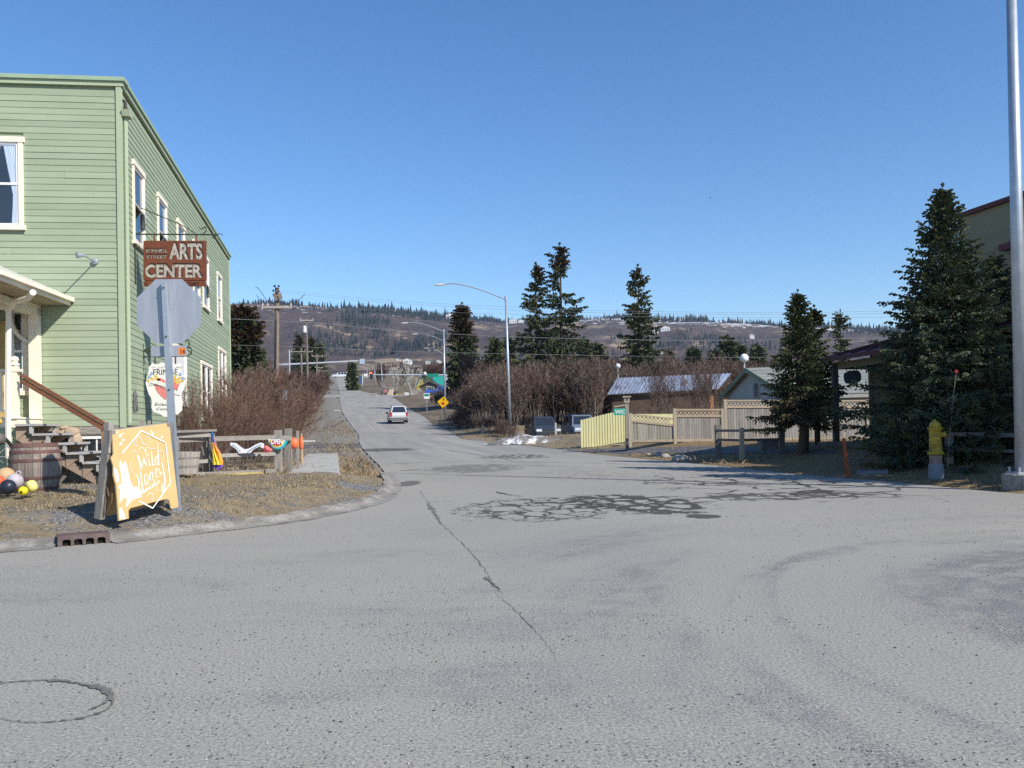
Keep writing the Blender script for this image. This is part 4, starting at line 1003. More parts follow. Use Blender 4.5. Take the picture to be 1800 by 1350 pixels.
def in_front(side, u0, u1, z0, z1):
    segs = [(u0, u1)]
    for sd, a, c, zl, zh, k in wins:
        if sd != side or z1 <= zl or z0 >= zh: continue
        new = []
        for p, q_ in segs:
            if c <= p or a >= q_: new.append((p, q_)); continue
            if a > p: new.append((p, a))
            if c < q_: new.append((c, q_))
        segs = new
    return [s_ for s_ in segs if s_[1] - s_[0] > .05]
def clap(side, u0, u1, z0, z1, cnt):
    fn = Wf if side == 'f' else Ws
    j = .002 * math.sin(cnt * 3.7)
    v = [fn(u0, z0, -.03), fn(u1, z0, -.03), fn(u1, z0, .001 + j), fn(u0, z0, .001 + j), fn(u0, z1, -.03), fn(u1, z1, -.03), fn(u1, z1, -.009), fn(u0, z1, -.009)]
    MB().add(v, [(0, 3, 2, 1), (4, 5, 6, 7), (2, 3, 7, 6), (0, 4, 7, 3), (1, 2, 6, 5)]).build('board', green, GB)
nrow = int((TOP - .12 - BOT) / BOARD); rd = random.Random(5); cnt = 0
for r_ in range(nrow):
    z0 = BOT + r_ * BOARD; z1 = z0 + BOARD + .004
    for a, c in in_front('f', .08, WID, z0, z1):
        cut = rd.uniform(1, 4.5)
        for p, q_ in ([(a, cut - .002), (cut + .002, c)] if a + .4 < cut < c - .4 and r_ % 3 == 0 else [(a, c)]): clap('f', p, q_, z0, z1, cnt); cnt += 1
    for a, c in in_front('s', .06, LEN - .08, z0, z1): clap('s', a, c, z0, z1, cnt); cnt += 1
# corner boards, parapet cap, skirt
def sbox(side, u0, u1, z0, z1, o0, o1, mb, mi=0):
    fn = Wf if side == 'f' else Ws
    v = [fn(u0, z0, o0), fn(u1, z0, o0), fn(u1, z0, o1), fn(u0, z0, o1), fn(u0, z1, o0), fn(u1, z1, o0), fn(u1, z1, o1), fn(u0, z1, o1)]
    mb.add(v, [(0, 3, 2, 1), (4, 5, 6, 7), (0, 1, 5, 4), (1, 2, 6, 5), (2, 3, 7, 6), (3, 0, 4, 7)], mi)
mb = MB(); sbox('f', -.02, .08, BOT - .04, TOP - .1, -.02, .028, mb); mb.build('corner_board', green_t, GB)
mb = MB(); sbox('s', -.0, .06, BOT - .04, TOP - .1, -.02, .026, mb); mb.build('corner_board', green_t, GB)
mb = MB(); sbox('s', LEN - .08, LEN + .02, BOT - .04, TOP - .1, -.02, .026, mb); mb.build('corner_board', green_t, GB)
mb = MB(); sbox('f', -.06, WID, TOP - .15, TOP - .06, -.02, .045, mb); sbox('s', .0, LEN + .03, TOP - .15, TOP - .06, -.02, .05, mb); mb.build('fascia', green_t, GB)
mb = MB(); sbox('f', -.10, WID, TOP - .058, TOP + .02, -.2, .085, mb); sbox('s', .03, LEN + .06, TOP - .056, TOP + .022, -.2, .09, mb)
mb.build('parapet_cap', pm('cap_metal', (.34, .44, .31), (.28, .38, .26), 3, rough=.5), GB)
mb = MB(); sbox('f', .0, WID, BOT - .16, BOT - .003, -.05, -.01, mb); mb.build('skirt_board', grey_board, GB)
mb = MB(); sbox('f', .03, WID, -.1, BOT - .16, -.12, -.05, mb); sbox('s', .03, LEN, -.1, BOT, -.12, -.03, mb); mb.build('foundation', MATS['old_concrete'], GB)

curtain_m = pm('blue_white_curtain', (.50, .58, .72), (.36, .45, .60), 5, (6, 6, .5), .9, vary=0, bp=.1)
def window(side, u0, u1, z0, z1, k):
    fn = Wf if side == 'f' else Ws; name = 'window'; tr = .085
    mb = MB(); o1 = .034
    sbox(side, u0, u0 + tr, z0, z1 - .002, -.02, o1, mb); sbox(side, u1 - tr, u1, z0, z1 - .002, -.02, o1, mb)
    sbox(side, u0 - .03, u1 + .03, z1 - tr, z1 + .02, -.02, o1 + .012, mb); sbox(side, u0 - .04, u1 + .04, z0 - .03, z0 + tr * .7, -.02, o1 + .03, mb)
    wdw = mb.build('window', cream, GB)
    a, c, zl, zh = u0 + tr, u1 - tr, z0 + tr * .7, z1 - tr; zm = (zl + zh) / 2; f_ = .045
    cols = [(a, c)] if not k.get('twin') else [(a, (a + c) / 2 - .03), ((a + c) / 2 + .03, c)]
    mb = MB(); gl = MB()
    if len(cols) > 1: sbox(side, cols[0][1], cols[1][0], zl, zh, -.02, .03, mb)
    for p, q_ in cols:
        for lo, hi, o in ((zm - .02, zh, .014), (zl, zm + .02, .004)):
            sbox(side, p, p + f_, lo, hi, -.02, o, mb); sbox(side, q_ - f_, q_, lo, hi, -.02, o, mb); sbox(side, p + f_, q_ - f_, hi - f_, hi, -.02, o, mb); sbox(side, p + f_, q_ - f_, lo, lo + f_, -.02, o, mb)
        gl.add([fn(p, zl, -.012), fn(q_, zl, -.012), fn(q_, zh, -.012), fn(p, zh, -.012)], [(0, 1, 2, 3)])
    s_ = mb.build('sash', white, None); s_.parent = wdw; s_.location = s_.location - root_loc(GB)
    g_ = gl.build('pane', glass() if not k.get('blind') else pm('white_blind', (.72, .70, .66), (.66, .64, .6), rough=.7, vary=0), None); g_.parent = wdw; g_.location = g_.location - root_loc(GB)
    if k.get('hop'):
        mb = MB(); t0_, t1_ = fn(a + .02, zm, .02), fn(c - .02, zm, .02); b0, b1 = fn(a + .02, zm - .22, .17), fn(c - .02, zm - .22, .17)
        mb.add([t0_, t1_, b1, b0] + [p + Vector((0, 0, .02)) for p in (t0_, t1_, b1, b0)], [(0, 1, 2, 3), (4, 5, 6, 7), (0, 1, 5, 4), (1, 2, 6, 5), (2, 3, 7, 6), (3, 0, 4, 7)])
        h_ = mb.build('open_sash', pm('grey_sash', (.45, .45, .44), rough=.6), None); h_.parent = wdw; h_.location = h_.location - root_loc(GB)
    if k.get('curtain'):
        for sgn in (0,):
            mb = MB(); n_ = 26; vs = []
            for j in range(9):
                zz = zh - .05 - (zh - zl - .06) * j / 8; fr_ = .16 + .30 * max(0, 1 - j / 5.) ** 1.0 if j < 6 else .15 + .02 * (j - 5)
                for i in range(n_ + 1): 
                    uu = a + .02 + (c - a - .04) * fr_ * i / n_ * 1.0
                    vs.append(fn(uu, zz, -.004 + .0035 * math.sin(i * 1.9 + j * .2)))
            mb.add(vs, [(j * (n_ + 1) + i, j * (n_ + 1) + i + 1, (j + 1) * (n_ + 1) + i + 1, (j + 1) * (n_ + 1) + i) for j in range(8) for i in range(n_)])
            # mirrored left curtain
            o = len(vs); vs2 = []
            for q_ in range(len(vs)):
                j, i = divmod(q_, n_ + 1); zz = vs[q_].z
                fr_ = .16 + .30 * max(0, 1 - j / 5.) if j < 6 else .15 + .02 * (j - 5)
                vs2.append(fn(c - .02 - (c - a - .04) * fr_ * i / n_, zz, -.004 + .0035 * math.sin(i * 1.9)))
            mb.add(vs2, [(j * (n_ + 1) + i, j * (n_ + 1) + i + 1, (j + 1) * (n_ + 1) + i + 1, (j + 1) * (n_ + 1) + i) for j in range(8) for i in range(n_)])
            sbox(side, a, c, zh - .07, zh - .03, -.008, -.001, mb)
            h_ = mb.build('curtain', curtain_m, None); h_.parent = wdw; h_.location = h_.location - root_loc(GB)
    if k.get('porch'):
        mb = MB(); sbox(side, a + .02, a + .30, zm + .03, zm + .42, -.008, -.002, mb)
        h_ = mb.build('notice', pm('grey_paper', (.30, .30, .32), rough=.8), None); h_.parent = wdw; h_.location = h_.location - root_loc(GB)
for side, a, c, zl, zh, k in wins: window(side, a, c, zl, zh, k)
# basement window
def sub(ob, par):
    ob.parent = par; ob.location = ob.location - root_loc(par); return ob
ub0, ub1 = u_front(200), u_front(137); zb0, zb1 = z_front(160, 802), z_front(160, 767)
mb = MB(); sbox('f', ub0, ub1, zb1 - .05, zb1, -.06, .0, mb); sbox('f', ub0, ub0 + .05, zb0, zb1 - .05, -.06, .0, mb); sbox('f', ub1 - .05, ub1, zb0, zb1 - .05, -.06, .0, mb); sbox('f', ub0, ub1, zb0 - .04, zb0, -.06, .01, mb); sbox('f', (ub0 + ub1) / 2 - .012, (ub0 + ub1) / 2 + .012, zb0, zb1 - .05, -.045, -.02, mb)
bw = mb.build('basement_window', white, GB)
mb = MB(); mb.add([Wf(ub0, zb0, -.035), Wf(ub1, zb0, -.035), Wf(ub1, zb1, -.035), Wf(ub0, zb1, -.035)], [(0, 1, 2, 3)]); sub(mb.build('pane', glass()), bw)
# rocks of the foundation
boul = pm('tan_boulder', (.46, .35, .26), (.30, .23, .17), 4, rough=.9, bp=.4, bd=.02)
for px, py, sx, sz in ((105, 763, .17, .13), (124, 760, .16, .11), (133, 775, .09, .17), (112, 752, .06, .05), (97, 771, .10, .09)):
    u = u_front(px, .1); z = z_front(px, py); bm = bmesh.new(); bmesh.ops.create_icosphere(bm, subdivisions=2, radius=1)
    for v in bm.verts: v.co *= 1 + .16 * mnoise.noise(v.co * 1.7 + Vector((px, 0, 0)))
    me = bpy.data.meshes.new('stone'); 
    for v in bm.verts: v.co = Vector((v.co.x * sx, v.co.y * .15, v.co.z * sz))
    bm.to_mesh(me); bm.free(); me.materials.append(boul); o = bpy.data.objects.new('stone', me); COL.objects.link(o); o.parent = GB; o.location = Wf(u, z, .06) - root_loc(GB)
    for p_ in me.polygons: p_.use_smooth = True
# downspout with its leader head on the side near the corner
mb = MB(); zc = z_side(232, 222); us = u_side(227.5, .075)
mb.tube([Ws(us, zc, .075), Ws(us, BOT + .05, .075)], .042, 8)
mb.prism([(-.11, 0), (.11, 0), (.16, .12), (-.16, .12)], Ws(us, zc - .02, .03), SDr, (0, 0, 1), SNr * .15)
mb.build('downspout', green_t, GB)
mb = MB(); mb.tube([Ws(us, zc + .1, .08), Ws(us - .01, zc + .30, .07), Ws(us, zc + .32, .0)], .035, 6); mb.build('scupper_pipe', pm('dark_steel', (.05, .055, .05), rough=.6), GB)
# wall pocket cut-outs: raven ornament, small vent
orn = thing('wall_ornament', Ws(u_side(237), z_side(237, 705), .02), 'dark metal animal cut-out fixed low on the side wall near the corner', 'ornament')
mb = MB(); pts = [(-.16, -.2), (-.19, .02), (-.12, .2), (-.02, .24), (.04, .14), (.16, .12), (.08, .04), (.15, -.05), (.16, -.2), (.08, -.08), (.05, -.22), (.0, -.1), (-.06, -.24), (-.09, -.08), (-.14, -.22)]
mb.prism(pts, Ws(u_side(237), z_side(237, 705), .015), SDr, (0, 0, 1), SNr * .02); mb.build('silhouette', pm('grey_iron', (.25, .26, .27), (.12, .12, .13), 6, rough=.6, metal=.4), orn)
# goose-neck floodlight of the front wall
lp = at(171, 460, Wf(u_front(171), 0).y); LP = thing('wall_floodlight', lp, 'small silver floodlight on an arm high on the green front wall', 'floodlight')
silver = pm('galvanised_steel', (.46, .50, .55), (.36, .40, .45), 4, rough=.42, metal=.55, bp=.15, vary=.04, fine=20)
a0 = Wf(u_front(171), lp.z, .0); a1 = a0 + FN * .3; a2 = a0 + FN * .62
mb = MB(); mb.lathe([(.06, 0), (.06, .05), (.03, .06)], 12, a0, ax=FN); mb.build('wall_plate', silver, LP)
mb = MB(); mb.tube([a0 + FN * .03, a1, a2], .014, 6); mb.build('arm', silver, LP)
mb = MB(); mb.lathe([(.015, -.02), (.03, .03), (.06, .12), (.062, .13)], 12, a2, ax=Vector((-.5, -.6, -.1))); mb.build('lamp_head', silver, LP)

# ------------------------------------------------------------------ porch
zd = z_front(75, 737); dk = 1.1
uR = u_front(75); UL = 7.0
PO = thing('porch', Wf(uR, .4, 0), 'cream painted entrance porch with brackets, railing and shingled roof on the green building', 'porch')
def pbox(u0, u1, o0, o1, z0, z1, mb, mi=0): sbox('f', u0, u1, z0, z1, o0, o1, mb, mi)
mb = MB(); pbox(uR, UL, .01, dk, zd - .16, zd, mb); mb.build('deck_fascia', cream, PO)
mb = MB(); pbox(uR + .02, UL, .01, dk - .02, .1, zd - .16, mb); mb.build('skirt', green, PO)
for k in range(9):
    mb = MB(); pbox(uR - .02, UL, .02 + k * .125, .135 + k * .125, zd + .002, zd + .03, mb); mb.build('deck_board', cream, PO)
ze = 3.86; ro = 3.0; uo = uR - .55                               # roof eave height, reach and right edge
zr0 = z_front(0, 470) + .1
mb = MB(); pbox(uR, uR + .17, .02, .19, zd + .03, ze - .06, mb); mb.build('pilaster', cream, PO)
up_ = uR + .72
mb = MB(); pbox(up_ + .42, up_ + .58, dk - .2, dk - .05, zd + .03, ze - .2, mb); mb.build('post', cream, PO)
# newel and railing
mb = MB(); pbox(uR + .02, uR + .14, dk - .16, dk - .04, zd + .03, zd + .98, mb); mb.box(0, 0, 0, 0, 0, 0) if False else None
c1 = Wf(uR + .08, zd + .98, dk - .1); mb.lathe([(.085, 0), (.085, .03), (.05, .05), (.075, .10), (.06, .15), (.0, .17)], 10, c1); mb.build('newel_post', cream, PO)
mb = MB(); pbox(uR - .04, up_ + 1.2, dk - .17, dk - .03, zd + .86, zd + .91, mb); mb.build('top_rail', cream, PO)
mb = MB(); pbox(uR + .14, up_ + 1.2, dk - .13, dk - .07, zd + .13, zd + .18, mb); mb.build('bottom_rail', cream, PO)
for k in range(12):
    mb = MB(); a = uR + .19 + k * .11; pbox(a, a + .075, dk - .115, dk - .085, zd + .18, zd + .86, mb); mb.build('baluster', cream, PO)
# roof: fascia, soffit, beam, shingles
mb = MB()
pbox(uo, UL, ro - .03, ro, ze, ze + .13, mb); pbox(uo, uo + .03, .02, ro - .03, ze, ze + .13, mb); mb.build('fascia', cream, PO)
mb = MB(); pbox(uo - .02, UL, ro, ro + .07, ze + .07, ze + .15, mb); pbox(uo - .07, uo, .02, ro + .07, ze + .07, ze + .15, mb); mb.build('gutter', cream, PO)
mb = MB(); pbox(uo + .03, UL, .02, ro - .03, ze + .01, ze + .03, mb); mb.build('soffit', pm('soffit_wood', (.45, .38, .25), (.33, .27, .17), 3, rough=.8), PO)
mb = MB(); pbox(uR - .1, UL, dk - .22, dk - .04, ze - .2, ze + .005, mb); pbox(uR, uR + .17, .02, dk - .22, ze - .2, ze + .005, mb); mb.build('beam', cream, PO)
sh = pm('asphalt_shingle', (.16, .16, .17), (.09, .09, .10), 8, rough=.95, bp=.5, bd=.01, vary=.12, fine=60)
nr2 = 12
for k in range(nr2):
    t0_, t1_ = k / nr2, (k + 1.15) / nr2
    zz = lambda t: ze + .14 + (zr0 - ze - .1) * t
    for j in range(3):
        ua = uo - .05 + (1.6 * t0_) + j * 1.6; ub = uo - .05 + 1.6 * t0_ + (j + 1) * 1.6
        mb = MB(); o0, o1 = ro + .06 - (ro - .05) * t0_, ro + .06 - (ro - .05) * t1_
        mb.add([Wf(ua, zz(t0_), o0), Wf(ub, zz(t0_), o0), Wf(ub, zz(t1_), o1), Wf(ua + (1.6 * .09 if j == 0 else 0), zz(t1_), o1), Wf(ua, zz(t0_) + .02, o0), Wf(ub, zz(t0_) + .02, o0), Wf(ub, zz(t1_) + .003, o1), Wf(ua + (1.6 * .09 if j == 0 else 0), zz(t1_) + .003, o1)],
               [(0, 1, 2, 3), (4, 5, 6, 7), (0, 1, 5, 4), (1, 2, 6, 5), (2, 3, 7, 6), (3, 0, 4, 7)]); mb.build('shingle', sh, PO)
mb = MB(); ua, ub = uo - .05, uo + 1.6                              # hip side
mb.add([Wf(ua, ze + .15, ro + .06), Wf(ua, ze + .15, .0), Wf(ua + 1.6, zr0 + .05, .0), Wf(ua, ze + .11, ro + .06), Wf(ua, ze + .11, 0), Wf(ua + 1.6, zr0, 0)], [(0, 1, 2), (3, 5, 4), (0, 3, 4, 1), (1, 4, 5, 2), (2, 5, 3, 0)]); mb.build('hip_slope', pm('pale_flashing', (.55, .55, .50), (.4, .4, .36), rough=.6), PO)
mb = MB(); pbox(uo + 1.3, UL, .02, ro - .1, ze + .05, ze + .2, mb); mb.build('attic', cream, PO)
for o, s_ in ((dk - .13, 1), (.12, 1)):                           # curved brackets
    for sgn, uu in ((-1, uR + .02),) if o < .5 else ((-1, up_ + .42), (1, up_ + .58)):
        mb = MB(); pts = []
        for k in range(9):
            a = R(90 * k / 8); pts.append(Wf(uu + sgn * (.5 * math.sin(a)) * (-1 if o < .5 else 1), ze - .75 + .55 * (1 - math.cos(a)), o))
        for p, q_ in zip(pts[:-1], pts[1:]): mb.bar(p, q_, .06, .07)
        mb.build('bracket', cream, PO)
for o in (dk + .5, ):
    mb = MB(); mb.bar(Wf(uR + .1, ze - .12, .3), Wf(uR + .1, ze - .02, ro - .5), .09, .12); mb.tube([Wf(uR + .1, ze - .02, ro - .75), Wf(uR + .1, ze - .10, ro - .55), Wf(uR + .1, ze + .0, ro - .4)], [.07, .09, .05], 8); mb.build('rafter_tail', cream, PO)
mb = MB(); g0 = Wf(uo + .25, ze + .05, ro - .02)
dpx = [at(58, 514, 13.9), at(50, 524, 14.3), at(25, 531, 15.0), at(15, 545, 15.3), at(14, 700, 15.35), at(15, 805, 15.35)]
mb.tube(dpx, .05, 8); mb.build('downspout', cream, PO)
# door behind the porch, half hidden
mb = MB(); pbox(u_front(12), u_front(-30), -.02, .03, zd, ze - .3, mb); mb.build('door', pm('ochre_door', (.50, .38, .16), (.36, .26, .11), 3, rough=.6), PO)

# ------------------------------------------------------------------ steps down to the right
STA = thing('porch_steps', Wf(uR - .9, .4, .6), 'weathered open wooden steps running down from the porch', 'steps')
rise, run = .178, .285; tread_m = wood('weathered_tread', (.44, .43, .42), (.30, .29, .28), 'x', vary=.08)
o0, o1 = .12, 1.25
for k in range(7):
    ut = uR - .02 - run * k; z = zd - rise * (k + .55)
    if z < .45: break
    mb = MB(); pbox(ut - run - .04, ut, o0, o1, z - .04, z, mb); mb.build('tread', tread_m, STA)
    for o in (o0 + .05, o1 - .05):
        mb = MB(); pbox(ut - run, ut - run + .05, o - .035, o + .035, z - rise - .0, z - .04, mb); mb.build('riser_cleat', tread_m, STA)
for o in (o0 + .1, o1 - .12):
    mb = MB(); a = Wf(uR, zd - .22, o); b = Wf(uR - run * 6.6, zd - .22 - rise * 6.6, o)
    for k in range(7):
        ut = uR - run * k; z = zd - rise * (k + .55) - .04
        if z < .5: break
        mb.prism([(0, 0), (-run, 0), (0, -.26)], Wf(ut, z, o), FD * -1, (0, 0, 1), FN * .04)
    mb.bar(a + Vector((0, 0, -.08)), b + Vector((0, 0, -.08)), .04, .14); mb.build('stringer', pm('tan_stringer', (.38, .28, .21), (.28, .21, .16), 3, rough=.85), STA)
mb = MB(); ha = at(38, 659, 15.5); hb = at(183, 744, 15.5)
mb.bar(ha, hb, .07, .05, 0); mb.bar(ha + Vector((0, 0, -.10)), hb + Vector((0, 0, -.10)), .035, .09, 0); mb.build('handrail', brown_rail, STA)
mb = MB(); hp = at(184, 742, 15.55); mb.box(hp.x - .045, hp.x + .045, hp.y - .045, hp.y + .045, gz(hp.x, hp.y) - .1, hp.z); mb.build('rail_post', wood('orange_brown_post', (.42, .24, .12), (.25, .14, .08), 'z'), STA)

# ------------------------------------------------------------------ hanging signs on the side wall
iron = pm('black_iron', (.035, .045, .035), (.05, .06, .05), rough=.6, vary=0); rust = pm('rusted_sheet', (.20, .062, .03), (.13, .045, .026), 5, rough=.85, bp=.4, vary=.05)
rustd = pm('rust_dark', (.045, .025, .02), rough=.9, vary=0); letter_w = pm('faded_white_letter', (.56, .53, .47), (.22, .17, .14), 16, rough=.8, vary=0, bp=.2, fine=30)
uA = 1.05; q0 = Ws(uA, 0)                                        # sign plane stands square to the wall
YS = q0.y
def K(px, py): return at(px, py, YS + .0)
SG = thing('arts_center_sign', K(306, 422), 'rusted metal sign reading ARTS CENTER hanging from a scrolled iron bracket', 'hanging sign')
bx = Vector((1, 0, 0)); bz = (at(300, 400, YS) - at(300, 500, YS)); bz.normalize(); bxp = (at(360, 420, YS) - at(252, 420, YS)); bxp.normalize()
x0, y0 = 252, 423; x1, y1 = 361.5, 493
def panel(mb, xa, ya, xb, yb, th=.05, mi=0, d=0):
    a, b_, c, d_ = K(xa, ya), K(xb, ya), K(xb, yb), K(xa, yb); t_ = Vector((0, th, 0)); o = Vector((0, d, 0))
    mb.add([p + o for p in (a, b_, c, d_)] + [p + o + t_ for p in (a, b_, c, d_)], [(0, 1, 2, 3), (4, 5, 6, 7), (0, 1, 5, 4), (1, 2, 6, 5), (2, 3, 7, 6), (3, 0, 4, 7)], mi)
mb = MB(); panel(mb, 252, 423, 361.5, 492, .06); panel(mb, 252.4, 494.5, 361, 503, .05); panel(mb, 254, 491, 360, 495, .03, d=.012); mb.build('panel', rust, SG)
mb = MB(); px2 = lambda px, py: K(px, py)
def sg_text(mb, t, xa, xb, yb, hpx, mi=0, shear=0, bold=.0, d=.004):
    k = YS / F; text_mb(mb, t, px2(xa, yb) + Vector((0, -.002, 0)), bxp, bz, hpx * k, d, mi, shear, (xb - xa) * k, bold=bold)
sg_text(mb, 'ARTS', 299, 356, 455, 26, bold=.035); sg_text(mb, 'CENTER', 255, 356, 487, 21, bold=.035); mb.build('lettering', letter_w, SG)
mb = MB(); sg_text(mb, 'ARTS', 300.5, 358, 453.5, 26.5, bold=.055, d=.0015); sg_text(mb, 'CENTER', 256.5, 358, 485.5, 22, bold=.055, d=.0015)
sg_text(mb, 'BUNNELL', 256, 294, 442, 6.5, bold=.02); sg_text(mb, 'STREET', 257, 293, 453, 6.5, bold=.02); sg_text(mb, 'O', 255, 259, 501.5, 5, bold=.03); sg_text(mb, 'CARY', 329, 351, 501.5, 5.5, bold=.03); mb.build('shadow_lettering', rustd, SG)
mb = MB(); sg_text(mb, 'BUNNELL', 256.5, 294.5, 443.6, 5.5, d=.006); sg_text(mb, 'STREET', 257.5, 293.5, 454.6, 5.5, d=.006); mb.build('small_lettering', letter_w, SG)
mb = MB()
for px in (270, 344): mb.bar(K(px, 412) + Vector((0, .03, 0)), K(px, 424) + Vector((0, .03, 0)), .03, .02)
mb.build('hanger', rust, SG)
mb = MB(); o = Vector((0, .03, 0)); wall0 = Ws(uA, K(226, 411).z, 0)
mb.tube([wall0, K(226, 411) + o, K(380, 412) + o], .016, 6)
mb.tube([p + o for p in spline([K(225, 374), K(233, 367), K(245, 365), K(262, 371), K(285, 381), K(320, 396), K(345, 411)], 6)], .010, 5)
mb.tube([p + o for p in spline([K(223, 402), K(235, 410), K(247, 407), K(253, 397), K(251, 388)], 6)], .010, 5)
mb.tube([p + o for p in spline([K(349, 399), K(354, 402), K(360, 398), K(361, 405), K(355, 411), K(344, 411)], 6)], .012, 5)
mb.tube([p + o for p in spline([K(372, 414), K(375, 419), K(378, 414), K(381, 412), K(386, 410), K(391, 413)], 5)], .009, 5)
mb.tube([p + o for p in spline([K(224, 335), K(232, 334), K(236, 339), K(233, 344), K(226, 345)], 6)], .011, 5)
mb.tube([Ws(uA, K(224, 335).z, 0), K(224, 335) + o], .011, 5); mb.tube([Ws(uA, K(225, 374).z, 0), K(225, 374) + o], .011, 5)
for px in (271, 276, 283): mb.lathe([(.0, -.03), (.018, 0), (.0, .03)], 6, K(px, 371 + (px - 262) * .43) + o)
w0, w1 = Ws(uA, K(224, 400).z, .02), Ws(uA, K(224, 470).z, .02)
mb.bar(Ws(uA, K(224, 330).z, .012), Ws(uA, K(224, 500).z, .012), .02, .03)
mb.tube([K(226, 411) + o, Ws(uA, K(224, 500).z, .03)], .006, 4); mb.build('bracket', iron, SG)

# shop sign lower on the wall: heart on a scalloped white board under an arrow
uB = 1.75; YB = Ws(uB, 0).y
def KB(px, py, d=0): p = at(px, py, YB); return p + Vector((0, d, 0))
FS = thing('fringe_sign', KB(292, 637), 'scalloped white shop sign with a red heart and yellow rays under an arrow bracket', 'hanging sign')
kB = YB / F; bxB = (KB(325, 690) - KB(260, 690)).normalized()
sc_pts = [(262, 645), (268, 638), (276, 641), (284, 637), (292, 640), (300, 636), (308, 640), (316, 638), (320, 644), (317, 651), (321, 660), (324, 668), (325, 676), (322, 686), (318, 692), (318, 700), (320, 709), (319, 722), (312, 729), (302, 726), (296, 733), (287, 732), (280, 727), (270, 724), (266, 717), (267, 708), (266, 700), (261, 692), (258, 682), (256, 674), (258, 664), (261, 656)]
def flat(mb, pts, d, th=.01, mi=0): 
    q_ = [KB(a, b_, d) for a, b_ in pts]; n_ = len(q_); T_ = Vector((0, th, 0))
    mb.add(q_ + [p + T_ for p in q_], [tuple(range(n_)), tuple(range(2 * n_ - 1, n_ - 1, -1))] + [(i, i + n_, (i + 1) % n_ + n_, (i + 1) % n_) for i in range(n_)], mi)
mb = MB(); flat(mb, sc_pts, 0, .03); mb.build('board', white, FS)
mb = MB(); flat(mb, [(p[0] * .985 + 4.3 + (0 if p[0] > 290 else -.6), p[1] * .99 + 7.2) for p in sc_pts], .006, .018); mb.build('edge', rustd, FS)
heart = [(271, 676), (274, 668), (281, 664), (288, 667), (292, 671), (297, 664), (304, 662), (312, 667), (315, 677), (312, 687), (305, 693), (298, 697), (291, 703), (284, 697), (276, 688)]
mb = MB(); flat(mb, heart, -.006, .006); mb.build('heart', pm('heart_red', (.62, .13, .12), (.75, .30, .27), 40, rough=.6, vary=0), FS)
yel = pm('ray_yellow', (.72, .50, .12), (.6, .4, .08), 10, rough=.6, vary=0); blu = pm('ray_blue', (.30, .45, .70), rough=.6, vary=0)
mb = MB()
for k, a in enumerate((150, 135, 120, 60, 45, 30)):
    c, s_ = math.cos(R(a)), math.sin(R(a)); cx = 291 + 22 * c; cy = 680 - 12 * s_
    flat(mb, [(cx + 3 * s_, cy + 2 * c), (cx + 14 * c + 2 * s_, cy - 11 * s_ + 2 * c), (cx + 17 * c, cy - 13 * s_), (cx + 14 * c - 2 * s_, cy - 11 * s_ - 2 * c), (cx - 3 * s_, cy - 2 * c)], -.005 - k * .0005, .004)
mb.build('rays', yel, FS)
mb = MB()
for (a, b_) in ((266, 656), (262, 662), (317, 657), (321, 664)): flat(mb, [(a - 3, b_ + 2), (a, b_ - 3), (a + 4, b_ + 1), (a, b_ + 4)], -.008, .003)
mb.build('blue_flashes', blu, FS)
mb = MB(); flat(mb, [(262, 670), (275, 668), (292, 674), (306, 684), (318, 688), (317, 695), (303, 692), (290, 682), (274, 675), (264, 678)], -.014, .007); mb.build('banner', white, FS)
mb = MB(); text_mb(mb, 'FRINGE', KB(268.5, 659, -.004), bxB, bz, 10 * kB, .001, wid=44 * kB); 
text_mb(mb, 'Eclectic', KB(271, 713, -.004), bxB, bz, 5 * kB, .001, shear=.2, wid=34 * kB); text_mb(mb, 'Consign', KB(274, 721, -.004), bxB, bz, 4.5 * kB, .001, shear=.2, wid=32 * kB)
for k in range(14): mb.bar(KB(266 + k * 3.4, 672.5 + k * .95 - (k > 9) * 1, -.017), KB(267.5 + k * 3.4, 675 + k * .95 - (k > 9), -.017), .012, .004)
for k, (a, b_) in enumerate([(266, 645), (274, 647), (282, 645), (306, 646), (313, 645)]): stroke(mb, [(0, 0), (3, -2), (5, 1), (8, -1)], .6, KB(a, b_, -.003), bxB * kB, bz * kB, .0005)
mb.build('lettering', rustd, FS)
mb = MB(); o = Vector((0, .015, 0)); ww = Ws(uB, KB(256, 627).z, 0)
mb.tube([ww, KB(250, 627) + o, KB(329, 626) + o], .013, 6)
for px in (272, 308): mb.bar(KB(px, 626) + o, KB(px, 640) + o, .03, .02)
mb.bar(KB(251, 604) + o, KB(251, 690) + o, .02, .02)
mb.bar(Ws(uB, KB(251, 610).z, 0), KB(251, 610) + o, .02, .02); mb.bar(Ws(uB, KB(251, 686).z, 0), KB(251, 686) + o, .02, .02)
flat(mb, [(250, 616), (268, 607), (263, 615), (269, 620), (263, 618), (264, 626)], .0, .012)
for cx, cy, f_ in ((326, 603, 1), (330, 616, 1)): mb.tube([p + o for p in spline([KB(cx - 2, cy - 4), KB(cx + 5, cy - 5), KB(cx + 6, cy + 4), KB(cx - 1, cy + 10)], 6)], .014, 5)
mb.tube([p + o for p in spline([KB(326, 615), KB(333, 617), KB(337, 623)], 6)], .012, 5)
mb.tube([p + o for p in spline([KB(243, 718), KB(256, 687), KB(270, 688)], 3)], .01, 4); mb.build('bracket', iron, FS)
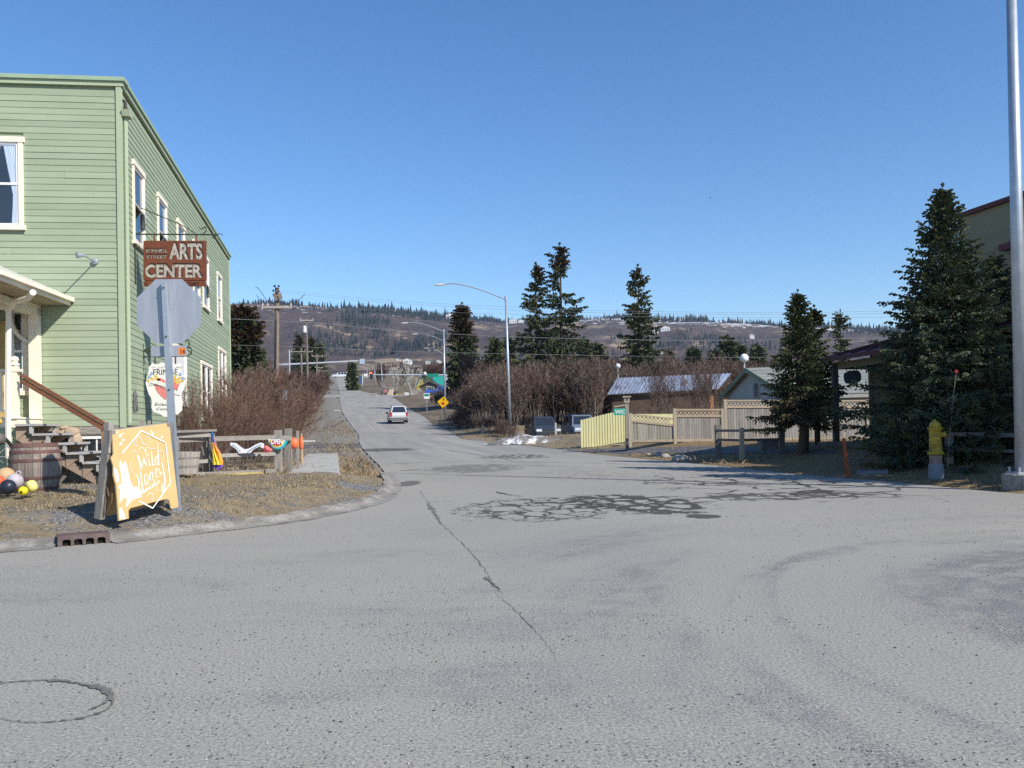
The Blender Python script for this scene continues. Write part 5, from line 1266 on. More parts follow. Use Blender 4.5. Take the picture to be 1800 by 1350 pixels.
# ================================================================== corner with the boards and signs
# -- folding sandwich board
A1, A2 = at(209, 914, 11.0), at(314, 890, 11.95)                       # front feet
zA = gz(A1.x, A1.y)
ax = Vector((A2.x - A1.x, A2.y - A1.y, 0)); wA = ax.length; ax.normalize()
an = Vector((ax.y, -ax.x, 0))                                     # faces the street
lean = .17; TOPZ = at(198, 757, 11.05).z
AB = thing('sandwich_board', (A1.x, A1.y, zA), 'peeling yellow sandwich board lettered Wild Honey Bistro standing on the verge', 'sandwich board')
A1g = Vector((A1.x, A1.y, A1.z - .01)); A2g = Vector((A2.x, A2.y, A2.z - .01))
T1 = at(197, 757, 11.05 + .06); T2 = at(297.5, 744, 11.98 + .06)
ux = (A2g - A1g); uy = (T1 - A1g)                                 # panel coordinates 0..1
nA = ux.cross(uy).normalized()
def AP(a, b_, lift=0): 
    p = A1g.lerp(A2g, a); q_ = T1.lerp(T2, a); return p.lerp(q_, b_) + nA * lift
yellow_b = pm('peeling_yellow_paint', (.60, .41, .185), (.52, .35, .155), 3, rough=.6, vary=0, bp=.1, bd=.002)
peel_w = pm('bare_white_primer', (.80, .79, .78), (.62, .62, .63), 14, rough=.8, vary=0, bp=.3); rope_m = pm('brown_rope', (.20, .14, .09), rough=.9)
def apoly(mb, pts, l0, l1, mi=0):
    n_ = len(pts); mb.add([AP(a, b_, l0) for a, b_ in pts] + [AP(a, b_, l1) for a, b_ in pts], [tuple(range(n_)), tuple(range(2 * n_ - 1, n_ - 1, -1))] + [(i, i + n_, (i + 1) % n_ + n_, (i + 1) % n_) for i in range(n_)], mi)
mb = MB()
apoly(mb, [(0, 0), (.155, 0), (.16, .09), (.20, .11), (.80, .125), (.85, .10), (.865, .0), (1, 0), (1, 1), (0, 1), (-.005, .62), (0, .5)], -.022, 0)
mb.build('front_panel', yellow_b, AB)
mb = MB(); apoly(mb, [(-.05, .70), (.0, .74), (.0, .5), (.01, .44), (-.005, .40), (-.03, .5), (-.02, .6)], -.02, -.001); mb.build('broken_edge', yellow_b, AB)
mb = MB(); apoly(mb, [(.07, .62), (.10, .66), (.12, .60), (.17, .645), (.20, .55), (.22, .42), (.26, .33), (.33, .33), (.38, .29), (.40, .235), (.37, .20), (.28, .205), (.22, .19), (.17, .155), (.12, .13), (.15, .2), (.12, .25), (.07, .22), (.03, .19), (.04, .26), (.06, .33), (.03, .36), (.05, .40), (.08, .38), (.09, .5)], .0005, .0025); mb.build('peeled_patch', peel_w, AB)
mb = MB(); apoly(mb, [(.015, .02), (.10, .0), (.09, .06), (.05, .14), (.02, .13)], .0005, .0025); mb.build('peeled_patch', peel_w, AB)
mb = MB(); apoly(mb, [(-.022, .60), (.02, .56), (.05, .50), (.04, .42), (.0, .44), (-.01, .5)], .0005, .003); mb.build('peeled_patch', peel_w, AB)
for a, b_, r in ((.12, .93, .026), (.17, .88, .02), (.12, .84, .022), (.26, .72, .02), (.84, .85, .018), (.68, .90, .02), (.66, .93, .018), (.08, .98, .015), (.17, .95, .012)):
    mb = MB(); rd = random.Random(int(a * 997)); apoly(mb, [(a + r * math.cos(t) * rd.uniform(.6, 1.3), b_ + r * .9 * math.sin(t) * rd.uniform(.6, 1.3)) for t in np.linspace(0, 5.5, 7)], .0004, .002); mb.build('peeled_patch', peel_w, AB)
# lettering and hexagon, brushed in white (positions measured in panel units)
mb = MB()
def S2(pts, w=.012, w2=None, n=6): stroke(mb, [(.035 + a * .90, b_) for a, b_ in pts], w * .9, AP(0, 0), ux, T1 - A1g, .0035, 0, n, w2)
def line(a, b_, w=.009): stroke(mb, [a, b_], w, AP(0, 0), ux, T1 - A1g, .0035, 0, 1, w)
hexa = [(.13, .735), (.46, .965), (.86, .79), (.885, .30), (.55, .055), (.33, .17)]
for p, q_ in zip(hexa[:-1], hexa[1:]): line(p, q_, .014)
# Wild
S2([(.36, .68), (.39, .66), (.405, .56), (.42, .515)], .028); S2([(.42, .515), (.46, .60), (.475, .64)], .01); S2([(.475, .66), (.49, .60), (.515, .55)], .024); S2([(.515, .55), (.54, .63), (.50, .74), (.44, .77), (.40, .74)], .008)
S2([(.575, .63), (.575, .56), (.60, .55)], .022); S2([(.565, .665), (.575, .672)], .018)
S2([(.635, .72), (.63, .60), (.64, .545), (.66, .555)], .022); S2([(.745, .56), (.70, .545), (.685, .60), (.72, .64), (.75, .62)], .016); S2([(.755, .79), (.75, .66), (.745, .56), (.765, .54)], .026)
S2([(.755, .74), (.66, .735), (.55, .755), (.52, .70)], .007)
# Honey
S2([(.30, .46), (.335, .46), (.355, .36), (.335, .24), (.30, .27)], .018); S2([(.40, .50), (.405, .36), (.42, .26), (.46, .27), (.48, .30)], .026); S2([(.355, .37), (.405, .38)], .008)
S2([(.50, .46), (.465, .43), (.47, .355), (.51, .355), (.53, .41), (.50, .46)], .017); S2([(.565, .46), (.57, .375)], .022); S2([(.57, .43), (.60, .47), (.62, .44), (.625, .36), (.65, .37)], .016)
S2([(.665, .43), (.71, .465), (.70, .495), (.67, .46), (.68, .40), (.73, .41)], .015); S2([(.745, .50), (.76, .43), (.80, .45)], .02); S2([(.815, .56), (.83, .46), (.84, .34), (.80, .22), (.77, .24), (.79, .32)], .026)
# flourishes
S2([(.34, .87), (.33, .81), (.37, .80), (.38, .84), (.35, .86)], .006); S2([(.37, .88), (.43, .89), (.49, .81), (.55, .79)], .010); S2([(.53, .87), (.60, .88), (.62, .82), (.58, .80)], .006)
S2([(.75, .62), (.80, .70), (.85, .68), (.85, .61), (.81, .60), (.82, .64)], .006); S2([(.26, .73), (.32, .75), (.36, .70), (.38, .66)], .006)
S2([(.48, .20), (.55, .235), (.60, .20), (.58, .15), (.54, .17)], .008); S2([(.24, .62), (.22, .56), (.27, .50), (.26, .46)], .006); S2([(.60, .28), (.66, .31), (.70, .26), (.66, .24)], .006); S2([(.40, .345), (.47, .335), (.57, .35)], .007)
text_mb(mb, 'BISTRO', AP(.46, .255), (AP(.66, .31) - AP(.46, .255)).normalized(), uy.normalized(), .042, .0035, wid=.28, bold=.01)
mb.build('lettering', pm('sign_white', (.86, .84, .78), rough=.6, vary=0), AB)
# back panel: grey framing with yellow skin behind it
B1 = at(170, 911, 11.25); B2 = B1 + (A2g - A1g); zB1 = gz(B1.x, B1.y); RT1 = at(189, 756, 11.15); RT2 = RT1 + (T2 - T1)
mb = MB(); th = (B1 - A1g).normalized(); 
mb.add([B1, B2, RT2, RT1] + [p + th * .018 for p in (B1, B2, RT2, RT1)], [(0, 1, 2, 3), (4, 5, 6, 7), (0, 1, 5, 4), (1, 2, 6, 5), (2, 3, 7, 6), (3, 0, 4, 7)]); mb.build('back_panel', yellow_b, AB)
for f_ in (0, 1):
    mb = MB(); b0 = (B1 if f_ == 0 else B2) - th * .065 ; t0_ = (RT1 if f_ == 0 else RT2) - th * .05
    mb.bar(b0, t0_, .11, .09, upv=ux.normalized()); mb.build('frame_stile', grey_board_z, AB)
mb = MB(); b0 = A1g + (A2g - A1g) * .06 - nA * .05; mb.bar(b0, T1 + ux * .06 - nA * .05 + Vector((0, 0, .02)), .05, .05, upv=ux.normalized()); mb.build('frame_stile', grey_board_z, AB)
mb = MB(); mb.bar(RT1 - th * .03 + Vector((0, 0, -.3)), RT1 - th * .03 + Vector((0, 0, .10)), .07, .09, upv=ux.normalized()); mb.build('hinge_post', grey_board_z, AB)
mb = MB(); mb.bar(T1 - nA * .05 + Vector((0, 0, -.0)), T2 - nA * .05, .09, .035, 0); mb.build('top_rail', grey_board, AB)
mb = MB(); mb.tube(spline([B1.lerp(RT1, .42) - th * .12, B1.lerp(RT1, .27) + (A1g - B1) * .4, B1.lerp(A1g, .7) + (T1 - A1g) * .30, A1g.lerp(T1, .38) - nA * .03], 7), .008, 5); mb.tube(spline([B1.lerp(RT1, .42) - th * .13, B1.lerp(RT1, .20) - th * .14, B1.lerp(RT1, .07) - th * .13 + (A1g - B1) * .12, B1.lerp(RT1, .2) - th * .13 + (A1g - B1) * .3, B1.lerp(RT1, .3) - th * .12 + (A1g - B1) * .3], 7), .007, 5); mb.build('rope', rope_m, AB)

# -- stop sign seen from behind
YS2 = 12.15
def KS(px, py, d=0): return at(px, py, YS2) + Vector((0, d, 0))
pb = at(311, 862, YS2 + .1); pz = gz(pb.x, pb.y)
SS = thing('stop_sign', (pb.x, pb.y, pz), 'back of an octagonal traffic sign on a leaning square galvanised post', 'road sign')
alu = pm('aluminium_sheet', (.41, .44, .48), (.31, .34, .385), 4, (3, 1, .5), .5, .35, bp=.05, vary=0)
mb = MB(); c = KS(293.5, 546, .07); r8 = 57 / math.cos(R(22.5)) * YS2 / F; ex = (KS(350, 546) - KS(237, 546)).normalized(); ez = (KS(293, 490) - KS(293, 602)).normalized()
mb.prism([(r8 * math.cos(R(22.5 + 45 * k)), r8 * math.sin(R(22.5 + 45 * k))) for k in range(8)], c, ex, ez, (0, .004, 0)); mb.build('octagon_plate', alu, SS)
mb = MB(); mb.prism([(r8 * .99 * math.cos(R(22.5 + 45 * k)), r8 * .99 * math.sin(R(22.5 + 45 * k))) for k in range(8)], c + Vector((0, .0045, 0)), ex, ez, (0, .001, 0)); mb.build('red_face', pm('sign_red', (.55, .03, .03), rough=.4, vary=0), SS)
mb = MB(); mb.bar(Vector((pb.x, pb.y, pz - .2)), KS(287.5, 494, .02), .105, .105, 0, (0, 1, 0), .062, .062); mb.build('post', silver, SS)
mb = MB()
for py in (505, 583, 668): 
    q_ = Vector((pb.x, pb.y, pz)).lerp(KS(287.5, 494, .02), (862 - py) / (862 - 494.)); mb.lathe([(.013, 0), (.013, .012), (.0, .016)], 6, q_ + Vector((0, -.045, 0)), ax=(0, -1, 0))
mb.build('bolt', pm('dark_steel', rough=.5, c=(.05, .05, .05)), SS)
mb = MB(); a, b_, c_, d_ = KS(261, 608, .075), KS(325, 606, .075), KS(325, 625, .075), KS(262, 626, .075); T_ = Vector((0, .004, 0))
mb.add([a, b_, c_, d_] + [p + T_ for p in (a, b_, c_, d_)], [(0, 1, 2, 3), (4, 5, 6, 7), (0, 1, 5, 4), (1, 2, 6, 5), (2, 3, 7, 6), (3, 0, 4, 7)]); mb.build('name_plate', alu, SS)
mb = MB(); a, b_, c_, d_ = KS(310, 610.5, .073), KS(322.5, 610, .073), KS(322.5, 622.5, .073), KS(310, 623, .073)
mb.add([a, b_, c_, d_], [(0, 1, 2, 3)]); mb.build('sticker', pm('orange_sticker', (.75, .22, .05), rough=.5, vary=0), SS)
mb = MB(); text_mb(mb, '16', KS(312.2, 620.5, .0725), ex, ez, .058, .001, bold=.02); mb.build('sticker_number', rustd, SS)

# -- barrels
stave = wood('barrel_stave', (.30, .26, .225), (.15, .12, .10), 'z', vary=.2); hoop = pm('barrel_hoop', (.17, .085, .07), (.10, .055, .05), 6, rough=.75, vary=.05)
def barrel(label, c, h, r, half=False, stv=stave, hp=hoop):
    t = thing('wooden_barrel', c, label, 'barrel', None); n_ = 22
    def rad_(z): return r * (1 - .16 * (2 * z / h - 1) ** 2) if not half else r * (.80 + .20 * z / h)
    for k in range(n_):
        a0_, a1_ = 2 * math.pi * (k + .03) / n_, 2 * math.pi * (k + .97) / n_; mb = MB(); vs = []
        zs = [h * j / 6 for j in range(7)]
        for z in zs:
            for a, rr in ((a0_, 0), (a1_, 0), (a1_, .02), (a0_, .02)):
                q_ = rad_(z) - .022 + rr * 1.1; vs.append((c.x + math.cos(a) * q_, c.y + math.sin(a) * q_, c.z + z))
        fs = [(j * 4 + i, j * 4 + (i + 1) % 4, j * 4 + 4 + (i + 1) % 4, j * 4 + 4 + i) for j in range(6) for i in range(4)] + [(0, 3, 2, 1), (24, 25, 26, 27)]
        mb.add(vs, fs); mb.build('stave', stv, t)
    mb = MB(); mb.lathe([(rad_(.0) - .03, .03), (rad_(h) - .03, h - .05)], 20, c); mb.build('barrel_head' if not half else 'soil', pm('dark_wood_inside', (.06, .045, .035), rough=.9), t)
    for z, dz in (((.03, .05), (.25, .045), (.62, .05), (.80, .05), (.93, .06)) if not half else ((.30, .05), (.70, .03))):
        mb = MB(); z0 = z * h; z1 = min(h + .005, z0 + dz); mb.lathe([(rad_(z0) - .01, z0), (rad_(z0) + .007, z0), (rad_(z1) + .007, z1), (rad_(z1) - .01, z1)], 24, c); mb.build('hoop', hp if not half else pm('grey_hoop', (.28, .27, .25), (.16, .15, .14), rough=.7), t)
    return t
bb = at(62, 861, 14.4); barrel('big weathered wine barrel with rusty hoops beside the porch steps', Vector((bb.x, bb.y, gz(bb.x, bb.y) + .0)), .80, .40)
pale_st = wood('pale_stave', (.42, .38, .34), (.26, .23, .20), 'z', vary=.12)
bb = at(326, 838, 18.3); barrel('half barrel planter of pale wood behind the stop sign post', Vector((bb.x, bb.y, gz(bb.x, bb.y) + .08)), .47, .31, True, pale_st)
# rust brown cask edge, wheel rim, floats at the left edge of the frame
rub = pm('black_rubber', (.018, .018, .018), rough=.8, vary=0)
wc = at(-8, 803, 14.6); WH = thing('old_wheel', wc - Vector((0, 0, .45)), 'old wheel with dark rim leaning at the far left of the picture', 'wheel')
mb = MB(); mb.tube([wc + Vector((.28 * math.cos(a) * .8, .15 * math.cos(a), .36 * math.sin(a))) for a in np.linspace(0, 2 * math.pi, 29)], .03, 8); mb.build('tyre', rub, WH)
mb = MB(); mb.tube([wc + Vector((.24 * math.cos(a) * .8, .13 * math.cos(a), .31 * math.sin(a))) for a in np.linspace(0, 2 * math.pi, 29)], .014, 6)
for a in np.linspace(0, 2 * math.pi, 11)[:-1]: mb.tube([wc, wc + Vector((.24 * math.cos(a) * .8, .13 * math.cos(a), .31 * math.sin(a)))], .006, 4)
mb.build('rim', pm('grey_rim', (.35, .32, .30), rough=.5), WH)
def ball(name, px, py, Y, r, m_, label, cat='float', squash=1., lug=None, grp=None, gp=False):
    c = at(px, py, Y); g_ = gz(c.x, c.y)
    t = thing(name, (c.x, c.y, c.z - r * squash), label, cat, grp); mb = MB()
    mb.lathe([(r * math.sin(a), -r * squash * math.cos(a)) for a in np.linspace(.03, math.pi - .03, 14)], 24, c); mb.build('shell', m_, t, True)
    if lug: mb = MB(); lc = c + Vector(lug); mb.tube([lc + Vector((.035 * math.cos(a), 0, .035 * math.sin(a))) for a in np.linspace(0, 2 * math.pi, 13)], .012, 6); mb.build('lug', m_, t)
    return t
ball('fishing_float', 14, 856, 13.3, .118, pm('black_plastic', (.022, .03, .045), rough=.35, vary=0), 'black round fishing float in front of the pile by the wheel')
ball('fishing_float', 26, 846, 13.6, .125, pm('lilac_plastic', (.46, .42, .44), (.36, .33, .35), rough=.5, vary=0), 'pale greyish lilac float with a lug, behind the black float', lug=(.06, 0, .125))
ball('fishing_float', 10, 838, 13.9, .15, pm('tan_plastic', (.52, .36, .20), (.42, .28, .15), rough=.6, vary=0), 'large tan float behind the lilac float')
ball('fishing_float', -4, 846, 13.5, .10, pm('orange_plastic', (.75, .13, .06), rough=.5, vary=0), 'orange float at the far left edge under the tan float')
ball('fishing_float', -2, 772, 14.6, .11, pm('dark_float', (.14, .12, .11), rough=.6), 'dark grey float hung by the downspout at the left edge')
ball('fishing_float', -2, 741, 14.7, .055, pm('ochre_float', (.65, .38, .08), rough=.5), 'small ochre float high at the left edge under the porch deck')
yp = pm('yellow_plastic', (.82, .66, .02), rough=.4, vary=0); yp2 = pm('pale_yellow_plastic', (.85, .78, .25), rough=.5, vary=0)
c = at(40.5, 863, 13.2); TY = thing('yellow_float', (c.x, c.y, c.z - .06), 'bright yellow two part float with a dark hole beside the barrel', 'float')
mb = MB(); mb.lathe([(.07 * math.sin(a), -.07 * math.cos(a)) for a in np.linspace(.03, math.pi - .03, 12)], 18, c); mb.build('front_ball', yp, TY, True)
mb = MB(); mb.lathe([(.055, -.05), (.085, -.03), (.095, .02), (.08, .07), (.04, .075)], 18, c + Vector((.06, .10, .06)), ax=(.35, .5, .2)); mb.build('back_bell', yp2, TY, True)
mb = MB(); mb.lathe([(.018, 0), (.018, .006)], 12, c + Vector((.012, -.068, -.012)), ax=(.15, -1, -.1)); mb.build('hole', rub, TY)

# -- rail fence, boardwalk and what hangs on it
fp = GG(490, 834); fz = fp.z
FE = thing('rail_fence', (fp.x, fp.y, fz), 'weathered two rail fence ending in two thick posts at the sidewalk', 'fence')
mb = MB()
def post(px, top, Y, w_, par, m_=grey_board_z, nm='post', tilt=0, bot=None):
    c_ = at(px, 800, Y); zb = gz(c_.x, c_.y) - .1; tp = at(px, top, Y); mb = MB()
    a = Vector((c_.x, c_.y, zb)); b_ = Vector((tp.x + tilt, tp.y, tp.z)); mb.bar(a, b_, w_, w_, upv=(0, 1, 0)); n_ = mb.build(nm, m_, par); return a, b_
post(489, 756, 20.5, .15, FE); post(507, 753, 21.2, .15, FE); post(362, 763, 19.8, .10, FE); post(372.5, 762, 19.75, .09, FE)
def rail(p0, y0_, Y0, p1, y1_, Y1, h_, par, d=.04, m_=grey_board, nm='rail'):
    mb = MB(); a = at(p0, y0_, Y0); b_ = at(p1, y1_, Y1); mb.bar(a, b_, d, h_); return mb.build(nm, m_, par)
rail(372, 771.5, 19.7, 484, 768.5, 20.4, .11, FE); rail(380, 801, 19.7, 485, 797.5, 20.4, .085, FE); rail(484, 770, 20.4, 512, 770, 21.1, .12, FE)
# near return of the fence by the planter
rail(300, 759, 18.2, 377, 756.5, 19.7, .05, FE, .12); rail(300, 766, 18.3, 372, 764, 19.6, .10, FE); rail(300, 776, 18.35, 362, 773, 19.6, .07, FE)
post(309, 770, 18.4, .09, FE); rail(340, 812, 19.2, 372, 810, 19.7, .08, FE)
post(249, 738, 17.6, .07, FE, nm='tall_post'); post(262, 739, 17.7, .05, FE); 
BW = thing('boardwalk', GG(430, 845), 'weathered timber boardwalk edge with a yellow striped beam below the rail fence', 'boardwalk')
def beam(p0, y0_, Y0, p1, y1_, Y1, h_, d, m_, nm): mb = MB(); mb.bar(at(p0, y0_, Y0), at(p1, y1_, Y1), d, h_); return mb.build(nm, m_, BW)
beam(312, 849, 18.2, 497, 836, 19.9, .06, .22, grey_board, 'edge_beam'); beam(312, 855, 18.3, 496, 841.5, 19.95, .05, .12, wood('dark_board', (.16, .14, .12), (.09, .08, .07), 'x'), 'under_beam')
beam(357, 832, 19.3, 466, 827, 20.2, .05, .20, grey_board, 'striped_beam'); beam(357, 836, 19.2, 464, 830.5, 20.1, .045, .03, pm('faded_yellow_stripe', (.50, .38, .10), (.34, .28, .14), 9, rough=.8, vary=0), 'yellow_stripe')
beam(343, 835, 19.0, 360, 835, 19.1, .13, .16, grey_board, 'block'); beam(466, 829, 20.1, 484, 828, 20.2, .11, .16, grey_board, 'block')
for k in range(9):
    px = 366 + k * 12; mb = MB(); a = at(px, 826, 20.3); mb.box(a.x - .075, a.x + .075, a.y, a.y + 1.6, a.z - .06, a.z - .02); mb.build('plank', grey_board, BW)
# rainbow windsock
cols = [(.05, .20, .60), (.03, .38, .42), (.80, .30, .22), (.85, .42, .05), (.85, .70, .06), (.35, .06, .30)]
WSK = thing('rainbow_windsock', at(381, 822, 19.6), 'limp rainbow coloured fabric windsock hanging from the fence corner', 'windsock')
def cloth(pxs, Y, m_, par, nm, amp=.02, n_=6):
    """pxs: list of (y, x_left, x_right) in the photo, hung with small folds"""
    mb = MB(); vs = []
    for j, (py, xa, xb) in enumerate(pxs):
        for i in range(n_ + 1):
            p = at(xa + (xb - xa) * i / n_, py, Y); vs.append(p + Vector((0, amp * math.sin(i * 2.1 + j * .5), 0)))
    L_ = len(vs); vs += [p + Vector((0, .004, 0)) for p in vs]
    for off in (0, L_): mb.add(vs if off == 0 else [], [], 0)
    mb.f += [(j * (n_ + 1) + i, j * (n_ + 1) + i + 1, (j + 1) * (n_ + 1) + i + 1, (j + 1) * (n_ + 1) + i) for j in range(len(pxs) - 1) for i in range(n_)]; mb.mi += [0] * (n_ * (len(pxs) - 1))
    return mb.build(nm, m_, par, True)
cloth([(757, 364, 373), (765, 371.5, 375), (775, 372.5, 377), (787, 375, 379)], 19.55, pm('cloth_blue', cols[0], rough=.8, vary=0, bp=0), WSK, 'blue_strip')
cloth([(770, 376, 377.5), (785, 378, 381), (795, 382, 387), (798, 384, 388)], 19.57, pm('cloth_coral', (.80, .28, .20), rough=.8, vary=0, bp=0), WSK, 'coral_strip')
cloth([(778, 372.5, 376), (790, 373, 382), (800, 373, 388), (812, 373, 392), (817, 374, 391)], 19.5, pm('cloth_orange', cols[3], (.80, .30, .04), 9, rough=.8, vary=0, bp=0), WSK, 'orange_strip')
cloth([(790, 373.5, 376), (800, 373, 379), (812, 373, 384), (817, 373, 386)], 19.46, pm('cloth_yellow', cols[4], rough=.8, vary=0, bp=0), WSK, 'yellow_strip')
cloth([(815, 373, 391), (821, 374, 391), (824, 381, 389), (827, 382, 383)], 19.52, pm('cloth_purple', cols[5], (.10, .12, .5), 6, rough=.8, vary=0, bp=0), WSK, 'purple_hem')
# wavy white banner with faint blue lettering
wv = pm('banner_white', (.82, .82, .84), (.72, .72, .78), 8, rough=.7, vary=0, bp=0); blue_l = pm('banner_blue_ink', (.12, .26, .42), rough=.8, vary=0, bp=0)
WB = thing('wavy_banner', at(432, 812, 19.9), 'wavy white board with blue hand lettering hung between the fence rails', 'banner')
mb = MB(); topc = [(405, 778), (415, 779), (422, 785), (430, 790), (438, 788), (448, 782), (458, 778), (464, 780)]; botc = [(463, 788), (456, 785), (447, 789), (440, 796), (420, 797), (414, 789), (405, 783)]
q_ = [at(a, b_, 19.9) for a, b_ in topc + botc]; n_ = len(q_); mb.add(q_ + [p + Vector((0, .02, 0)) for p in q_], [tuple(range(n_)), tuple(range(2 * n_ - 1, n_ - 1, -1))] + [(i, i + n_, (i + 1) % n_ + n_, (i + 1) % n_) for i in range(n_)]); mb.build('board', wv, WB)
mb = MB(); kk = 19.9 / F
for (px, py, sl) in ((410, 782.5, 1), (413, 784.5, 1), (416, 787, 1), (419, 790, 1), (422, 792.5, .5), (437, 793, -.6), (440.5, 791, -.8), (444, 788.5, -.8), (447.5, 786.5, -.6), (451, 784.5, -.5), (455, 782.5, -.3), (459, 782, .1)):
    o = at(px, py, 19.88); stroke(mb, [(-1.4, -1.2), (-.6, 1.3), (.2, -1), (1.2, 1.2)], .7, o, Vector((kk, 0, -kk * sl * .5)), Vector((kk * sl * .4, 0, kk)), .001, 0, 3)
mb.build('lettering', blue_l, WB)
# red rag and OPEN flag
RG = thing('red_cloth', at(469, 796, 20), 'bunched red patterned cloth between the wavy banner and the OPEN flag', 'cloth')
mb = MB(); pp = [(463.5, 786), (466, 783), (470, 784), (474, 787), (478, 790), (477, 793), (472, 795), (466, 796), (464, 795)]; q_ = [at(a, b_, 20.0) for a, b_ in pp]; cc = sum(q_, Vector()) / len(q_)
mb.add(q_ + [cc + Vector((0, -.05, 0))], [(i, (i + 1) % len(q_), len(q_)) for i in range(len(q_))]); mb.add([p + Vector((0, .03, 0)) for p in q_], [tuple(range(len(q_)))]); mb.build('cloth', pm('red_cloth', (.62, .06, .07), (.80, .25, .25), 30, rough=.8, vary=0), RG)
FG = thing('open_flag', at(490, 790, 20.1), 'half round OPEN flag in yellow, teal and white hung over the fence post', 'flag')
def fpoly(mb, pts, Y, th=.004, mi=0):
    q_ = [at(a, b_, Y) for a, b_ in pts]; n_ = len(q_); T_ = Vector((0, th, 0))
    mb.add(q_ + [p + T_ for p in q_], [tuple(range(n_)), tuple(range(2 * n_ - 1, n_ - 1, -1))] + [(i, i + n_, (i + 1) % n_ + n_, (i + 1) % n_) for i in range(n_)], mi)
arc = lambda cx, cy, rx, ry, a0_, a1_, n_=9: [(cx + rx * math.cos(a), cy + ry * math.sin(a)) for a in np.linspace(R(a0_), R(a1_), n_)]
mb = MB(); fpoly(mb, [(470, 772)] + arc(488.5, 773, 17, 17, 165, 12) + [(506, 775), (500, 774)], 20.3); mb.build('teal_border', pm('flag_teal', (.01, .36, .45), (.02, .45, .50), rough=.7, vary=0, bp=0), FG)
mb = MB(); fpoly(mb, [(471, 772)] + arc(486.5, 773, 14, 14.5, 168, 10) + [(501, 774)], 20.29); mb.build('white_border', wv, FG)
mb = MB(); fpoly(mb, [(474, 773)] + arc(487, 773, 12.5, 13, 170, 5) + [(499, 774)], 20.28); mb.build('yellow_field', pm('flag_yellow', (.85, .62, .05), rough=.7, vary=0, bp=0), FG)
mb = MB(); fpoly(mb, [(477, 773)] + arc(487, 773, 10, 10.5, 170, 5) + [(497, 773.5)], 20.27); mb.build('red_field', pm('flag_red', (.72, .10, .10), rough=.7, vary=0, bp=0), FG)
mb = MB(); text_mb(mb, 'OPEN', at(476.5, 780.5, 20.255), (1, 0, 0), (0, 0, 1), 8 * 20.25 / F, .001, wid=20 * 20.25 / F, bold=.04); mb.build('lettering', wv, FG)
orng = pm('float_orange', (.85, .20, .08), (.75, .14, .05), rough=.5, vary=0)
FB = ball('orange_buoy', 517, 779.5, 21.3, .125, orng, 'round orange buoy hung just right of the OPEN flag post', 'buoy', 1.15)
for o in (510.5, 530): pass
c = at(530, 779, 24); TC = thing('orange_float', (c.x, c.y, c.z - .2), 'slim orange float standing on a short stump past the fence end', 'float')
mb = MB(); mb.lathe([(.03, -.17), (.05, -.15), (.06, 0), (.05, .12), (.03, .17), (.012, .26)], 14, c); mb.build('body', orng, TC, True)
mb = MB(); mb.lathe([(.05, -.6), (.045, -.17)], 8, c); mb.lathe([(.028, .16), (.02, .28)], 8, c + Vector((.0, 0, 0))); mb.build('stake', wood('tan_stake', (.45, .33, .22), (.3, .22, .15), 'z'), TC)
p_ = post(523, 757, 22.5, .06, FE)
mb = MB()
# white lumps standing for a curved pipe by the driveway, then a snow scrap
for k, (px, py, wd) in enumerate(((543, 776, .9), (590, 722, 1.2))):
    g_ = GG(px, py); ob = MB()
    for j in range(6): ob.lathe([(.10 * wd, 0), (.08 * wd, .05), (.02, .07)], 7, g_ + Vector((j * .16 * wd - .4, .05 * math.sin(j * 2), -.01)))
    o = ob.build('snow_scrap', pm('old_snow', (.78, .80, .84), (.55, .56, .58), 5, rough=.7, vary=0), None); tag(o, ['thin scrap of old snow beside the driveway past the fence end', 'scrap of old snow at the foot of the left thicket'][k], 'snow', kind='thing')
# ================================================================== right side
# -- tall lamp pole on its concrete base
YP = 15.4; b0 = at(1788, 866, YP - .15); zb = gz(b0.x, b0.y)
LPB = thing('lamp_pole', (b0.x, b0.y, zb), 'tall thick galvanised lamp pole on a round concrete base at the right edge', 'lamp pole')
pc = at(1800, 832, YP)
mb = MB(); mb.lathe([(.36, -.4), (.36, zb * 0 + (pc.z - zb) - .02), (.34, pc.z - zb)], 28, Vector((pc.x, pc.y, zb))); mb.build('base', pm('old_concrete', (0, 0, 0)), LPB)
c_ = Vector((pc.x - .02, pc.y, pc.z)); tl = at(1777, 0, YP)
dirp = (tl - Vector((pc.x - .03, pc.y, pc.z))); top = c_ + dirp * 1.16
mb = MB(); mb.tube([c_, top], [.125, .078], 24); mb.build('pole', silver, LPB, True)
mb = MB(); mb.box(c_.x - .19, c_.x + .19, c_.y - .19, c_.y + .19, c_.z, c_.z + .03)
for sx, sy in ((-1, -1), (1, -1), (1, 1), (-1, 1)): mb.lathe([(.02, 0), (.02, .09), (.0, .1)], 6, c_ + Vector((sx * .15, sy * .15, .02)))
mb.build('base_plate', silver, LPB)
mb = MB(); mb.tube(spline([top, top + Vector((-.9, .8, .9)), top + Vector((-2.3, 2, 1.2))], 6), [.05] * 12 + [.045], 8); mb.build('arm', silver, LPB)
mb = MB(); e_ = top + Vector((-2.3, 2, 1.2)); mb.bar(e_, e_ + Vector((-.5, .44, .02)), .26, .12, w2=.2, h2=.08); mb.build('lamp_head', silver, LPB)

